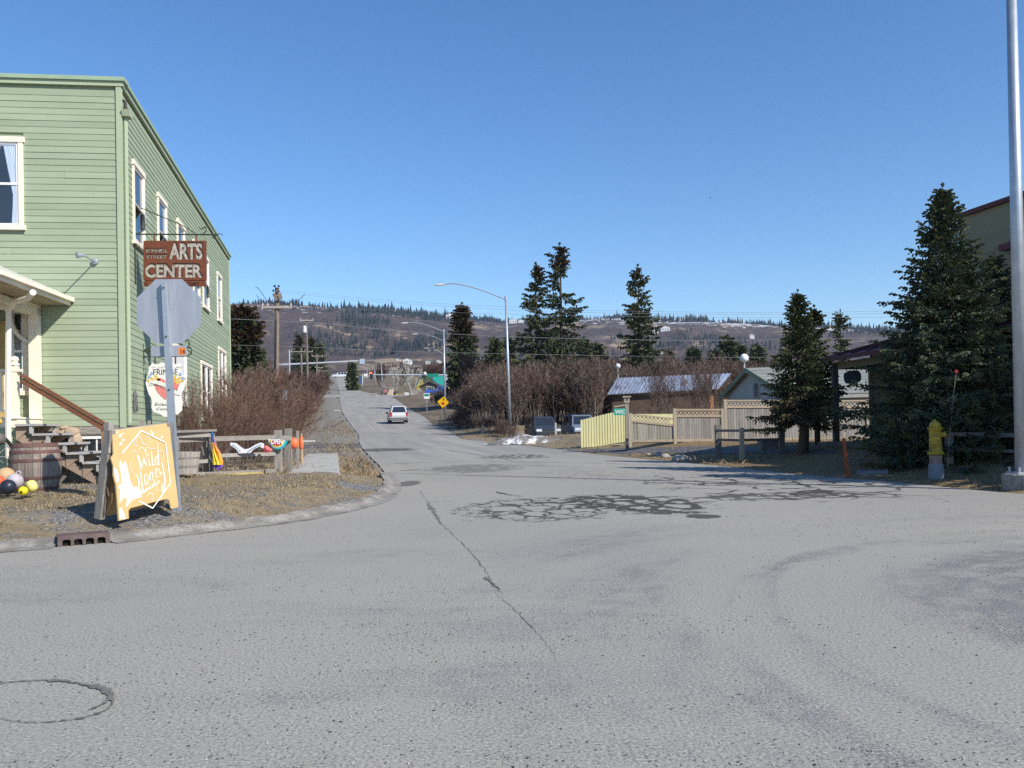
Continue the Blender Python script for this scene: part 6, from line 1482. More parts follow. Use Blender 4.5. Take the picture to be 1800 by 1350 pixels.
# -- hydrant
hy = pm('hydrant_yellow', (.50, .36, .035), (.30, .20, .03), 7, rough=.55, vary=0, bp=.15)
hb = at(1646, 838, 18.0); hb.z = gz(hb.x, hb.y); H = thing('fire_hydrant', hb, 'yellow fire hydrant standing on a bare riser pipe in the shaded verge', 'fire hydrant')
zt = at(1645, 738, 18.0).z; k = (zt - hb.z) / 1.2; o = Vector((0, 0, 0))
zz = lambda py: at(1645, py, 18.0).z - hb.z
mb = MB(); mb.lathe([(.15, -.3), (.15, zz(817)), (.135, zz(815))], 16, hb); mb.build('riser_sleeve', pm('blue_grey_sleeve', (.25, .28, .33), rough=.8), H)
mb = MB(); mb.lathe([(.125, zz(822)), (.13, zz(800))], 16, hb); mb.build('riser', pm('rusty_riser', (.35, .28, .25), (.20, .12, .09), 8, rough=.85), H)
mb = MB(); mb.lathe([(.16, zz(799)), (.165, zz(796)), (.16, zz(794.5)), (.125, zz(793.5)), (.12, zz(760)), (.125, zz(756)), (.15, zz(754.5)), (.152, zz(752)), (.125, zz(751))], 24, hb); mb.build('barrel', hy, H, True)
mb = MB(); mb.lathe([(.12, zz(751.5)), (.115, zz(747)), (.085, zz(742)), (.04, zz(740)), (.03, zz(739.6)), (.03, zz(737.5)), (.0, zz(737.3))], 20, hb); mb.build('bonnet', hy, H, True)
mb = MB(); c = hb + Vector((-.04, -.05, zz(774))); mb.lathe([(.06, 0), (.06, .10), (.095, .11), (.095, .15), (.08, .17), (.03, .175), (.03, .20), (.0, .2)], 18, c, ax=(-.55, -1, 0)); mb.build('pumper_outlet', hy, H)
mb = MB(); c = hb + Vector((.06, -.05, zz(764))); mb.lathe([(.05, 0), (.05, .07), (.068, .08), (.068, .115), (.02, .12), (.02, .14), (0, .14)], 14, c, ax=(1, -.5, 0)); mb.build('hose_outlet', hy, H)
mb = MB(); c = hb + Vector((-.10, .02, zz(770))); mb.tube(spline([hb + Vector((-.15, -.13, zz(782))), hb + Vector((-.16, -.1, zz(790))), hb + Vector((-.13, -.06, zz(795)))], 5), .008, 5); mb.build('chain', iron, H)
# rail fence behind the hydrant
g1 = at(1668, 830, 19.6); RF = thing('rail_fence', (g1.x, g1.y, gz(g1.x, g1.y)), 'dark weathered two rail fence between the hydrant and the lamp pole', 'fence')
blk_w = wood('shadow_grey_wood', (.20, .19, .18), (.12, .115, .11), 'x')  # dark grey wood for rails, planter and porch posts
post(1668, 747, 19.6, .14, RF, grey_board_z); post(1790, 752, 18.6, .12, RF, grey_board_z)
rail(1668, 763, 19.5, 1860, 766, 18.0, .09, RF, m_=blk_w); rail(1668, 789, 19.5, 1860, 796, 18.0, .07, RF, m_=blk_w)
# hydrant marker rod
mk = at(1664, 790, 19.2); MK = thing('hydrant_marker', (mk.x, mk.y, gz(mk.x, mk.y)), 'thin rod with a red disc marking the hydrant', 'marker rod')
mb = MB(); mb.tube([Vector((mk.x, mk.y, gz(mk.x, mk.y))), at(1675, 700, 19.1), at(1681, 657, 19.0)], .0055, 5); mb.build('rod', pm('rod_grey', (.42, .42, .40), rough=.6), MK)
mb = MB(); mb.lathe([(.042, -.01), (.042, .01)], 10, at(1681, 653, 19.0), ax=(0, 1, 0)); mb.build('disc', pm('marker_red', (.22, .015, .02), rough=.6), MK)
# orange stake, timber in the ditch
sk = GG(1491, 840); SK = thing('orange_stake', sk, 'leaning rust orange marker stake at the edge of the lawn', 'stake')
mb = MB(); mb.bar(sk - Vector((0, 0, .1)), at(1483, 770, sk.y - .05), .075, .03, upv=(0, 1, 0)); mb.build('stake', pm('stake_orange', (.38, .10, .035), (.25, .07, .03), 5, rough=.8), SK)
s1 = GG(1512, 836); o = MB(); o.bar(s1 + Vector((0, .2, .03)), GG(1568, 834) + Vector((0, .2, .03)), .25, .12); o = o.build('culvert_slab', pm('blue_grey_slab', (.20, .22, .26), rough=.9)); tag(o, 'low grey slab lying in the shaded ditch beside the orange stake', 'slab')

# -- split rail fence on the lawn
f0 = at(1262, 790, 29.5); SF = thing('rail_fence', (f0.x, f0.y, gz(f0.x, f0.y)), 'short two rail fence on the lawn before the small bent spruce', 'fence')
post(1263, 747, 29.5, .19, SF, blk_w, tilt=-.03); post(1304, 752, 27.5, .13, SF, wood('tan_post', (.42, .36, .28), (.28, .24, .18), 'z')); post(1374, 755, 28.2, .17, SF, blk_w)
rail(1260, 757, 29.4, 1304, 757, 27.6, .085, SF, m_=blk_w); rail(1304, 757, 27.6, 1378, 755, 28.2, .085, SF, m_=blk_w)
rail(1263, 773, 29.4, 1304, 774, 27.6, .085, SF, m_=blk_w); rail(1304, 773.5, 27.6, 1378, 772, 28.2, .085, SF, m_=blk_w)
pl = at(1358, 788, 29.5); pl.z = gz(pl.x, pl.y); PL = thing('planter_box', pl, 'dark wooden planter box at the right end of the lawn rail fence', 'planter')
mb = MB(); mb.box(pl.x - .45, pl.x + .32, pl.y - .25, pl.y + .25, pl.z - .05, pl.z + .32); mb.build('box', blk_w, PL)
mb = MB(); mb.box(pl.x - .48, pl.x + .35, pl.y - .28, pl.y + .28, pl.z + .3, pl.z + .35); mb.build('rim', blk_w, PL)

# -- yellow picket fence
yf = pm('pale_yellow_picket', (.66, .63, .33), (.58, .55, .28), 3, rough=.7, vary=.05, bp=.1)
yfr = at(1060, 775, 41); YF = thing('picket_fence', (yfr.x, yfr.y, gz(yfr.x, yfr.y)), 'pale yellow board fence stepping up towards the WIC post', 'fence')
for k in range(17):
    px = 1023.5 + k * 4.75; Y = 42.6 - k * .02; a = at(px, 770, Y); zt_ = at(px, (738 - k * 1.15) if k < 11 else 725.5, Y).z; zb_ = gz(a.x, a.y) + .02
    mb = MB(); w_ = .127; mb.box(a.x - w_ / 2, a.x + w_ / 2, a.y, a.y + .02, zb_, zt_); mb.build('picket', yf, YF)
mb = MB(); mb.bar(at(1021, 745, 42.68), at(1100, 738, 42.36), .04, .09); mb.bar(at(1021, 768, 42.68), at(1100, 770, 42.36), .04, .09); mb.build('back_rail', yf, YF)
for k in range(16):
    px = 1107 + k * 5; Y = 42.2; a = at(px, 770, Y); mb = MB(); mb.box(a.x - .067, a.x + .067, a.y, a.y + .02, gz(a.x, a.y), at(px, 727.5 + .15 * (k % 3), Y).z); mb.build('picket', yf, YF)
# -- WIC post
wb = at(1103, 783, 38.5); wb.z = gz(wb.x, wb.y); WP = thing('sign_post', wb, 'tall wooden post with a capped birdhouse top carrying the WIC sign', 'sign post')
pw = wood('tan_grey_post', (.40, .36, .29), (.25, .22, .18), 'z')
mb = MB(); zt_ = at(1103, 708, 38.5).z; mb.box(wb.x - .085, wb.x + .085, wb.y - .085, wb.y + .085, wb.z - .1, zt_); mb.build('post', pw, WP)
mb = MB(); mb.box(wb.x - .12, wb.x + .12, wb.y - .12, wb.y + .12, zt_, zt_ + .24); mb.box(wb.x - .18, wb.x + .18, wb.y - .18, wb.y + .18, zt_ + .24, zt_ + .30); mb.build('birdhouse', pw, WP)
mb = MB(); mb.lathe([(.04, 0), (.04, .01)], 10, Vector((wb.x, wb.y - .121, zt_ + .13)), ax=(0, -1, 0)); mb.build('entrance_hole', MATS['void_dark'], WP)
wa, wc_ = at(1079, 718, 38.4), at(1101, 729.5, 38.4)
wic = thing('hanging_wic_sign', wa, 'green board reading WIC hanging from the tall post', 'sign')
mb = MB(); mb.box(wa.x, wc_.x, wa.y, wa.y + .03, wc_.z, wa.z); mb.build('board', pm('teal_green_board', (.03, .33, .24), (.03, .28, .21), rough=.6, vary=0), wic)
mb = MB(); text_mb(mb, 'WIC', Vector(((wa.x + wc_.x) / 2, wa.y - .002, wc_.z + .07)), (1, 0, 0), (0, 0, 1), .17, .001, wid=.44, align='CENTER', bold=.012); mb.build('lettering', white, wic)
mb = MB(); mb.bar(at(1079, 715, 38.4), at(1102, 711.5, 38.45), .05, .05); mb.build('arm', pw, wic)

# -- weathered board fences with lattice tops
bd = wood('grey_fence_board', (.30, .28, .26), (.16, .15, .14), 'z', vary=.22); bt = wood('tan_fence_rail', (.40, .33, .24), (.28, .23, .17), 'x', vary=.08); bpz = wood('tan_fence_post', (.46, .40, .31), (.32, .28, .22), 'z', vary=.08)
def board_fence(label, p0, p1, lw=.14, lat=.22, btm=.12, posts=(1, 1), nb=20):
    """p0/p1: (px, top y, bottom y, distance)"""
    (xa, ta, ba, Ya), (xb, tb_, bb_, Yb) = p0, p1
    A0, A1_, B0, B1_ = at(xa, ba, Ya), at(xa, ta, Ya), at(xb, bb_, Yb), at(xb, tb_, Yb)
    t = thing('board_fence', A0, label, 'fence'); dx_ = Vector((B0.x - A0.x, B0.y - A0.y, 0)); L_ = dx_.length; dx_.normalize(); nn_ = Vector((dx_.y, -dx_.x, 0))
    P_ = lambda f, z, o=0: Vector((A0.x + dx_.x * L_ * f + nn_.x * o, A0.y + dx_.y * L_ * f + nn_.y * o, z))
    zt_ = lambda f: A1_.z + (B1_.z - A1_.z) * f; zb_ = lambda f: A0.z + (B0.z - A0.z) * f
    for f, on in ((0, posts[0]), (1, posts[1])):
        if on: mb = MB(); p = P_(f, 0); mb.box(p.x - .07, p.x + .07, p.y - .07, p.y + .07, zb_(f) - .15, zt_(f) + .02); mb.build('post', bpz, t)
    def rl(o_t, h_, nm, m_, o=.02): mb = MB(); mb.bar(P_(.0, zt_(0) - o_t, o), P_(1, zt_(1) - o_t, o), .05, h_); mb.build(nm, m_, t)
    rl(.03, .07, 'top_rail', bt); rl(.03 + lat + .06, .10, 'lattice_rail', bt)
    mb = MB(); mb.bar(P_(0, zb_(0) + btm, .02), P_(1, zb_(1) + btm, .02), .05, .12); mb.build('bottom_rail', bt, t)
    n_ = nb
    for k in range(n_):
        f0, f1 = (k + .06) / n_, (k + .94) / n_; hi0 = zt_(f0) - lat - .12; mb = MB(); o = .004 * (k % 2)
        mb.add([P_(f0, zb_(f0) + .03, o), P_(f1, zb_(f1) + .03, o), P_(f1, zt_(f1) - lat - .1, o), P_(f0, zt_(f0) - lat - .1, o)] + [P_(f0, zb_(f0) + .03, o - .02), P_(f1, zb_(f1) + .03, o - .02), P_(f1, zt_(f1) - lat - .1, o - .02), P_(f0, zt_(f0) - lat - .1, o - .02)],
               [(0, 1, 2, 3), (7, 6, 5, 4), (0, 4, 5, 1), (1, 5, 6, 2), (2, 6, 7, 3), (3, 7, 4, 0)]); mb.build('board', bd, t)
    mb = MB(); m_ = int(L_ / .17)
    for k in range(-1, m_ + 1):
        for sg in (0, 1):
            fa, fb = k / m_, (k + 1.2) / m_
            if fa < 0 or fb > 1: continue
            za, zb2 = (.06 + lat * .95, .06) if sg else (.06, .06 + lat * .95)
            mb.bar(P_(fa, zt_(fa) - za, .0 + sg * .008), P_(fb, zt_(fb) - zb2, .0 + sg * .008), .008, .04)
    mb.build('lattice', bt, t); return t
board_fence('lowest board fence panel beside the WIC post, its top rail sloping down', (1108, 727, 780, 37.5), (1184, 735, 779, 37.7), nb=15, posts=(1, 0))
board_fence('middle height board fence panel between two tan posts', (1187, 719, 779, 37.7), (1271, 719, 779, 38.0), nb=20)
board_fence('tall board fence panel in front of the grey gabled house', (1276, 703, 778, 38.0), (1392, 703, 777, 38.4), nb=24, posts=(1, 0))
board_fence('tall board fence panel behind the small spruces', (1393, 703, 777, 38.4), (1452, 704, 777, 38.6), nb=12, posts=(0, 0))
board_fence('tall board fence panel ending at the olive building', (1453, 704, 776, 38.6), (1526, 703, 776, 38.9), nb=15, posts=(0, 1))
mb = MB(); c = at(1250.5, 715, 52); GO = thing('brown_post', (c.x, c.y, gz(c.x, c.y)), 'short orange brown post showing above the middle board fence', 'post'); mb.box(c.x - .12, c.x + .12, c.y - .12, c.y + .12, gz(c.x, c.y), at(1250, 697, 52).z); mb.build('post', wood('orange_post', (.42, .20, .09), (.28, .12, .06), 'z'), GO)

# -- metal roofed shed behind the saplings
metal_r = pm('galvanised_roof', (.42, .46, .54), (.26, .29, .36), 2.5, (1, .3, 1), .45, .5, vary=.12, bp=.1)
brown_w = pm('brown_shed_wall', (.10, .068, .05), (.06, .042, .032), 2, rough=.9)
YM = 66.; r = {k: at(*k, YM if k[1] > 680 else YM + 3.5) for k in ((1068, 694), (1086, 665), (1285, 657), (1264, 684))}
a, b_, c_, d_ = r[(1068, 694)], r[(1086, 665)], r[(1285, 657)], r[(1264, 684)]
d_ = Vector((d_.x, a.y + (d_.x - a.x) * .02, d_.z))
MS = thing('metal_roofed_shed', (a.x, a.y, gz(a.x, a.y)), 'long dark brown shed under a ribbed pale metal roof behind bare saplings', 'shed')
n_ = 30; ribs = MB()
for k in range(n_):
    f0, f1 = k / n_, (k + .98) / n_; mb = MB(); q_ = [a.lerp(d_, f0), a.lerp(d_, f1), b_.lerp(c_, f1), b_.lerp(c_, f0)]
    nn_ = (q_[1] - q_[0]).cross(q_[3] - q_[0]).normalized() * .03
    mb.add(q_ + [p + nn_ for p in q_], [(0, 1, 2, 3), (4, 5, 6, 7), (0, 1, 5, 4), (1, 2, 6, 5), (2, 3, 7, 6), (3, 0, 4, 7)]); mb.bar(q_[0] + nn_ * 1.5, q_[3] + nn_ * 1.5, .07, .06); mb.build('roof_sheet', metal_r, MS)
back = Vector((0, 3.6, 0)); mb = MB()
e0, e1, e2, e3 = a + Vector((0, 7, 0)), d_ + Vector((0, 7, 0)), c_, b_
mb.add([e3, e2, e1, e0], [(0, 1, 2, 3)]); mb.build('rear_slope', metal_r, MS)
gz0 = gz(a.x, a.y) - .2; mb = MB(); x0_, x1_ = a.x + .4, d_.x - .3; y0_ = a.y + .5
mb.box(x0_, x1_, y0_, y0_ + 6, gz0, min(a.z, d_.z) - .05); mb.prism([(0, 0), (6, 0), (3, c_.z - d_.z - .1)], (x1_ - .02, y0_, d_.z - .06), (0, 1, 0), (0, 0, 1), (.02, 0, 0)); mb.build('wall', brown_w, MS)

# -- house with the grey gable and shingled roof
YH0 = 47.0; apex = at(1310, 649, 44.5); eL = at(1264, 700, 47.2); eR_px = 1385
ridge_e = at(1535, 646, 44.5 - 2); eR = Vector((apex.x * 2 - eL.x + 1.2, 0, eL.z)); gd = Vector((eL.x - apex.x, eL.y - apex.y, 0)); eR = Vector((apex.x - gd.x, apex.y - gd.y, eL.z))
eR = at(1386, 697, apex.y - gd.y); rdv = Vector((ridge_e.x - apex.x, ridge_e.y - apex.y, 0)); rdn = rdv.normalized()
HS = thing('gabled_house', (apex.x, apex.y, gz(apex.x, apex.y)), 'low grey house with a gable and green grey shingled roof behind the tall fence', 'house')
gw = pm('grey_blue_gable', (.36, .40, .41), (.32, .36, .37), 2, rough=.8, vary=0); roofm = pm('grey_green_shingle', (.27, .29, .27), (.20, .215, .20), 1.5, (1, 1, 5), .95, bp=.4, bd=.02, fine=30, vary=.05)
trimg = pm('green_fascia', (.20, .24, .17), (.15, .18, .13), 2, rough=.7)
zg = gz(apex.x, apex.y) - .3; mb = MB(); ins_ = rdn * .35
eLi, eRi = apex.lerp(eL, .88), apex.lerp(eR, .88); Lr = rdv.length
def vz(p, z): return Vector((p.x, p.y, z))
q_ = [vz(eLi + ins_, zg), vz(eRi + ins_, zg), vz(eRi + ins_, eRi.z - .05), vz(apex + ins_, apex.z - .12), vz(eLi + ins_, eLi.z - .05)]; n5 = 5
mb.add(q_ + [p + rdn * (Lr - .5) for p in q_], [tuple(range(5)), tuple(range(9, 4, -1))] + [(i, i + 5, (i + 1) % 5 + 5, (i + 1) % 5) for i in range(5)]); mb.build('wall', gw, HS)
mb = MB()
for e_, s_ in ((eL, 1), (eR, 1)):
    rows = 9
    for k in range(rows):
        p, q2 = e_.lerp(apex, k / rows), e_.lerp(apex, (k + 1.1) / rows); u_ = Vector((0, 0, .05 + .03)); l_ = Vector((0, 0, .05))
        for j in range(4):
            mbs = MB(); f0, f1 = j / 4 * Lr, (j + 1) / 4 * Lr; 
            v_ = [p + rdn * f0 + u_, p + rdn * f1 + u_, q2 + rdn * f1 + l_ + Vector((0, 0, .005)), q2 + rdn * f0 + l_ + Vector((0, 0, .005))]
            mbs.add(v_ + [x_ - Vector((0, 0, .03)) for x_ in v_], [(0, 1, 2, 3), (7, 6, 5, 4), (0, 4, 5, 1), (1, 5, 6, 2), (2, 6, 7, 3), (3, 7, 4, 0)]); mbs.build('shingle_course', roofm, HS)
for e_ in (eL, eR): mb = MB(); mb.bar(e_ + Vector((0, 0, -.04)), apex + Vector((0, 0, -.04)), .05, .22); mb.build('barge_board', trimg, HS)
mb = MB(); mb.bar(eR + Vector((0, 0, -.05)), eR + rdn * Lr + Vector((0, 0, -.05)), .05, .16); mb.build('fascia', pm('pale_fascia', (.62, .60, .50), rough=.6), HS)
vc = at(1318, 673, apex.y - gd.y * .18); gx = (eR - eL); gx = Vector((gx.x, gx.y, 0)).normalized(); vc = vz(apex, apex.z - 1.15) + gx * .25 + rdn * .33
mb = MB()
for k in range(9): mb.bar(vc + gx * -.16 + Vector((0, 0, .35 - k * .085)), vc + gx * .16 + Vector((0, 0, .35 - k * .085)), .03, .035)
mb.build('vent_slat', MATS['void_dark'], HS)

# -- globe lamps on posts
gm = pm('white_globe', (.86, .87, .90), rough=.3, vary=0, bp=0)
def globe(px, py, r_px, by, Y, label):
    c = at(px, py, Y); g_ = gz(c.x, c.y); t = thing('globe_lamp', (c.x, c.y, g_), label, 'lamp', 'white globe lamps'); mb = MB(); r_ = r_px * Y / F
    mb.lathe([(r_ * math.sin(a), -r_ * math.cos(a)) for a in np.linspace(.03, math.pi - .03, 16)], 24, c); mb.build('globe', gm, t, True)
    mb = MB(); mb.tube([Vector((c.x, c.y, g_)), c - Vector((0, 0, r_ * .96))], .035, 8); mb.build('post', pm('pale_post', (.62, .62, .60), rough=.5), t)
    mb = MB(); mb.lathe([(.09, -r_ * 1.1), (.1, -r_ * .9)], 10, c); mb.build('collar', silver, t)
globe(1308, 629.5, 7.6, 649, 49, 'larger white globe lamp over the grey gable')
globe(1086, 643.5, 4.7, 665, 70.5, 'smaller white globe lamp above the left end of the metal roof')

# -- olive building: low wing with porch roof, tall block behind
olive = pm('olive_siding', (.265, .235, .15), (.23, .205, .13), 2, (1, 1, 4), .8, vary=.05); maroon = pm('maroon_metal', (.13, .028, .035), (.10, .022, .028), 2, rough=.55, vary=.06)
zf = .45
up0_ = at(1700, 369, 26.0); TB_ = 7.62 + .0
OB = thing('olive_building', (up0_.x, up0_.y, zf), 'large olive clapboard building with maroon roof trim at the right', 'building')
L0 = Vector((up0_.x, up0_.y, 0)) + SD * .4; L1 = L0 - SD * 17.4; WOt = SN * 11
def obox(p, q_, dep, z0, z1, m_, nm, o=0.): 
    mb = MB(); a = p - SN * o; b_ = q_ - SN * o
    v = [vz(a, z0), vz(b_, z0), vz(b_ + SN * dep, z0), vz(a + SN * dep, z0)]; mb.add(v + [vz(x_, z1) for x_ in v], [(0, 1, 2, 3), (4, 5, 6, 7), (0, 1, 5, 4), (1, 2, 6, 5), (2, 3, 7, 6), (3, 0, 4, 7)]); return mb.build(nm, m_, OB)
obox(L0, L1, 11, zf - .5, TB_ - .13, olive, 'wall'); obox(L0 + SD * .1, L1 - SD * .1, 11.3, TB_ - .13, TB_, maroon, 'roof_trim', .12)
zpan = at(1760, 455, 24.4).z * 0 + 6.2
for k in range(34):
    z = zf + .6 + k * .165
    if z > zpan: break
    obox(L0, L1, .03, z, z + .155, olive, 'board', .02)
for k in range(7): obox(L0 - SD * (k * 2.9 + .05), L0 - SD * (k * 2.9 + 2.85), .03, zpan + .02, TB_ - .22, olive, 'panel', .025)
# upper window with small maroon hood
wy0, wy1 = at(1768, 470, 24.6), at(1768, 470, 23.0)
wu0 = L0 - SD * (L0.dot(SD) - 25.0 * .98); 
def on_wall(px, py):
    d = ray(px, py); t_ = (L0.dot(SN)) / d.dot(SN); return Vector((0, 0, EYE)) + d * t_
wa_, wb_ = on_wall(1782, 440), on_wall(1782, 532); wc2 = vz(wa_ - SD * 1.15, wa_.z)
mb = MB(); 
def wbox(p, q_, z0, z1, o0, o1, m_, nm): 
    mb = MB(); v = [vz(p - SN * o0, z0), vz(q_ - SN * o0, z0), vz(q_ - SN * o1, z0), vz(p - SN * o1, z0)]; mb.add(v + [vz(x_, z1) for x_ in v], [(0, 1, 2, 3), (4, 5, 6, 7), (0, 1, 5, 4), (1, 2, 6, 5), (2, 3, 7, 6), (3, 0, 4, 7)]); return mb.build(nm, m_, OB)
wn = wbox(wa_, wc2, wb_.z, wa_.z, 0, .06, pm('lilac_frame', (.45, .47, .60), rough=.6), 'window'); pn = wbox(wa_ - SD * .1, wc2 + SD * .1, wb_.z + .1, wa_.z - .1, .06, .065, glass(), 'pane'); pn.parent = wn
wbox(wa_ + SD * .25, wc2 - SD * .2, wa_.z + .02, wa_.z + .2, 0, .28, maroon, 'window_hood')
# low wing
wc0 = at(1531, 700, 29.0); wA_ = vz(wc0, 0); wing_t = at(1531, 640, 29.0).z
mb = MB(); v = [wA_, wA_ - SD * 5.5, wA_ - SD * 5.5 + SN * 6.5, wA_ + SN * 6.5]; mb.add([vz(p, zf - .4) for p in v] + [vz(p, wing_t + .3) for p in v], [(0, 1, 2, 3), (4, 5, 6, 7), (0, 1, 5, 4), (1, 2, 6, 5), (2, 3, 7, 6), (3, 0, 4, 7)]); mb.build('wing_wall', olive, OB)
for dx_ in (0, 1): mb = MB(); p = wA_ if dx_ == 0 else wA_ - SD * 5.5; mb.box(p.x - .06, p.x + .05, p.y - .06, p.y + .05, zf - .3, wing_t + .2); mb.build('wing_corner_board', pm('pale_corner', (.42, .42, .36), rough=.7), OB)
# porch roof
ea, eb = at(1438, 631, 29.0), at(1600, 582, 24.5); eb = ea + (eb - ea)
ew = vz(ea, ea.z); edir = Vector((0, 0, 0))
rf = [ea, Vector((ea.x + 1.2, ea.y - 8.2, ea.z)), Vector((ea.x + 7.4, ea.y - 7.0, ea.z + 1.55)), Vector((ea.x + 6.2, ea.y + 1.2, ea.z + 1.55))]
mb = MB(); mb.add(rf + [p - Vector((0, 0, .14)) for p in rf], [(0, 1, 2, 3), (7, 6, 5, 4), (0, 4, 5, 1), (1, 5, 6, 2), (2, 6, 7, 3), (3, 7, 4, 0)]); mb.build('porch_roof', maroon, OB)
for k in range(10):
    f = (k + .5) / 10; mb = MB(); mb.bar(rf[0].lerp(rf[1], f) + Vector((0, 0, .02)), rf[3].lerp(rf[2], f) + Vector((0, 0, .02)), .03, .04); mb.build('roof_seam', maroon, OB)
mb = MB(); mb.bar(rf[0] + Vector((.5, -.2, -.27)), rf[1] + Vector((.5, .2, -.27)), .12, .22); mb.bar(rf[0] + Vector((.5, -.2, -.27)), rf[3] + Vector((.0, -.3, -.27 - 1.55)), .12, .22); mb.build('porch_beam', pm('olive_beam', (.26, .24, .16), (.2, .18, .12), rough=.8), OB)
pp_ = rf[0] + Vector((.42, -.35, 0)); mb = MB(); mb.box(pp_.x - .09, pp_.x + .09, pp_.y - .09, pp_.y + .09, zf - .2, ea.z - .2); mb.build('porch_post', blk_w, OB)
pp_ = rf[1] + Vector((.5, .4, 0)); mb = MB(); mb.box(pp_.x - .09, pp_.x + .09, pp_.y - .09, pp_.y + .09, zf - .2, ea.z - .2); mb.build('porch_post', blk_w, OB)
mb = MB(); p = at(1437, 779, 28.6); v = [vz(p, 0), vz(p, 0) + Vector((1.2, -8, 0)), vz(p, 0) + Vector((7, -7, 0)), vz(p, 0) + Vector((6, 1.2, 0))]; zdk = at(1500, 777, 28.0).z
mb.add([vz(x_, 0.1) for x_ in v] + [vz(x_, zdk) for x_ in v], [(0, 1, 2, 3), (4, 5, 6, 7), (0, 1, 5, 4), (1, 2, 6, 5), (2, 3, 7, 6), (3, 0, 4, 7)]); mb.build('porch_deck', blk_w, OB)
# hanging shop board under the beam
hs = at(1499, 664, 28.2); HSN = thing('hanging_board', hs, 'blue grey scalloped shop board hanging under the maroon porch roof', 'hanging sign')
k_ = 28.2 / F; pts = [(-15, 6), (-13, 9), (-9, 10), (-8, 12), (-3, 13), (0, 12), (4, 14), (5, 12), (9, 13), (13, 10), (15, 5), (15, -2), (13, -7), (9, -8), (7, -11), (4, -11), (2, -12), (-5, -12), (-6, -10), (-11, -10), (-14, -6), (-15, 0)]
mb = MB(); mb.prism([(a * k_, b_ * k_) for a, b_ in pts], hs, (1, 0, 0), (0, 0, 1), (0, .05, 0)); mb.build('board', pm('slate_blue_board', (.10, .14, .18), (.08, .11, .15), rough=.7, vary=0), HSN)
mb = MB(); mb.prism([(a * k_ * .88, b_ * k_ * .85) for a, b_ in pts], hs + Vector((0, -.008, 0)), (1, 0, 0), (0, 0, 1), (0, .007, 0)); mb.build('raised_field', pm('slate_blue_light', (.13, .18, .23), rough=.7, vary=0), HSN)
mb = MB()
for dx_ in (-10.5, 7): mb.tube([hs + Vector((dx_ * k_, .02, 9 * k_)), hs + Vector((dx_ * k_, .02, 26 * k_))], .012, 5)
mb.build('chain', iron, HSN)

# -- rocks at the ditch mouth, snow bank
for i, (px, py, r_, lb) in enumerate([(1157, 802, .19, 'pale angular rock at the mouth of the ditch'), (1170, 804, .15, 'small grey rock right of the pale ditch rock'), (1193, 809, .20, 'broad grey rock nearest the street in the ditch'), (1204, 808, .16, 'rough rock at the right of the ditch rocks'), (1140, 800, .08, 'smallest rock left of the pale ditch rock'), (1087, 784, .15, 'flat pale slab stone in front of the WIC post')]):
    g_ = GG(px, py); bm = bmesh.new(); bmesh.ops.create_icosphere(bm, subdivisions=2, radius=r_)
    for v in bm.verts: v.co *= 1 + .35 * mnoise.noise(v.co * 6 + Vector((i * 3, 0, 0))); v.co.z *= .75 if i < 5 else .3; v.co.x *= 1.15 if i < 5 else 2
    me = bpy.data.meshes.new('rock'); bm.to_mesh(me); bm.free(); me.materials.append(pm('ditch_rock', (.42, .40, .36), (.24, .22, .20), 5, rough=.9, bp=.5, bd=.02))
    o = bpy.data.objects.new('rock', me); COL.objects.link(o); o.location = g_ + Vector((0, 0, r_ * .2)); tag(o, lb, 'rock')
snow = pm('old_snow', (0, 0, 0)); m, nt, b, _, L = newmat('dirty_snow'); v = mapped(nt); n1 = noise(nt, v, 1.7, 5, .6); n2 = noise(nt, v, 14, 4, .7)
L.new(mixc(nt, ramp(nt, math_(nt, 'MULTIPLY_ADD', n2, .35, n1), [(.56, (0, 0, 0)), (.70, (1, 1, 1))]), (.70, .71, .73), (.16, .145, .125)), b.inputs['Base Color']); b.inputs['Roughness'].default_value = .8; bump(nt, n2, .5, .05)
g_ = GG(945, 779); nx, ny = 60, 16; vs = []
for j in range(ny + 1):
    for i in range(nx + 1):
        x = -3.2 + 6.4 * i / nx; y = -1.1 + 2.2 * j / ny; e = (x / 3.2) ** 2 + (y / 1.1) ** 2
        h_ = max(0, 1 - e) ** .7 * (.36 + .22 * math.exp(-((x + .9) / 1.1) ** 2) - .25 * math.exp(-((x - 1.65) / .25) ** 2)) + .10 * mnoise.noise(Vector((x * 1.6, y * 1.6, 0))) * (e < 1)
        vs.append((g_.x + x, g_.y + .9 + y, g_.z - .05 + max(0, h_)))
mb = MB(); mb.add(vs, [(j * (nx + 1) + i, j * (nx + 1) + i + 1, (j + 1) * (nx + 1) + i + 1, (j + 1) * (nx + 1) + i) for j in range(ny) for i in range(nx)])
o = mb.build('snow_bank', MATS['dirty_snow'], None, True); tag(o, 'melting dirty snow bank at the kerb before the parked dark car', 'snow bank', kind='thing')
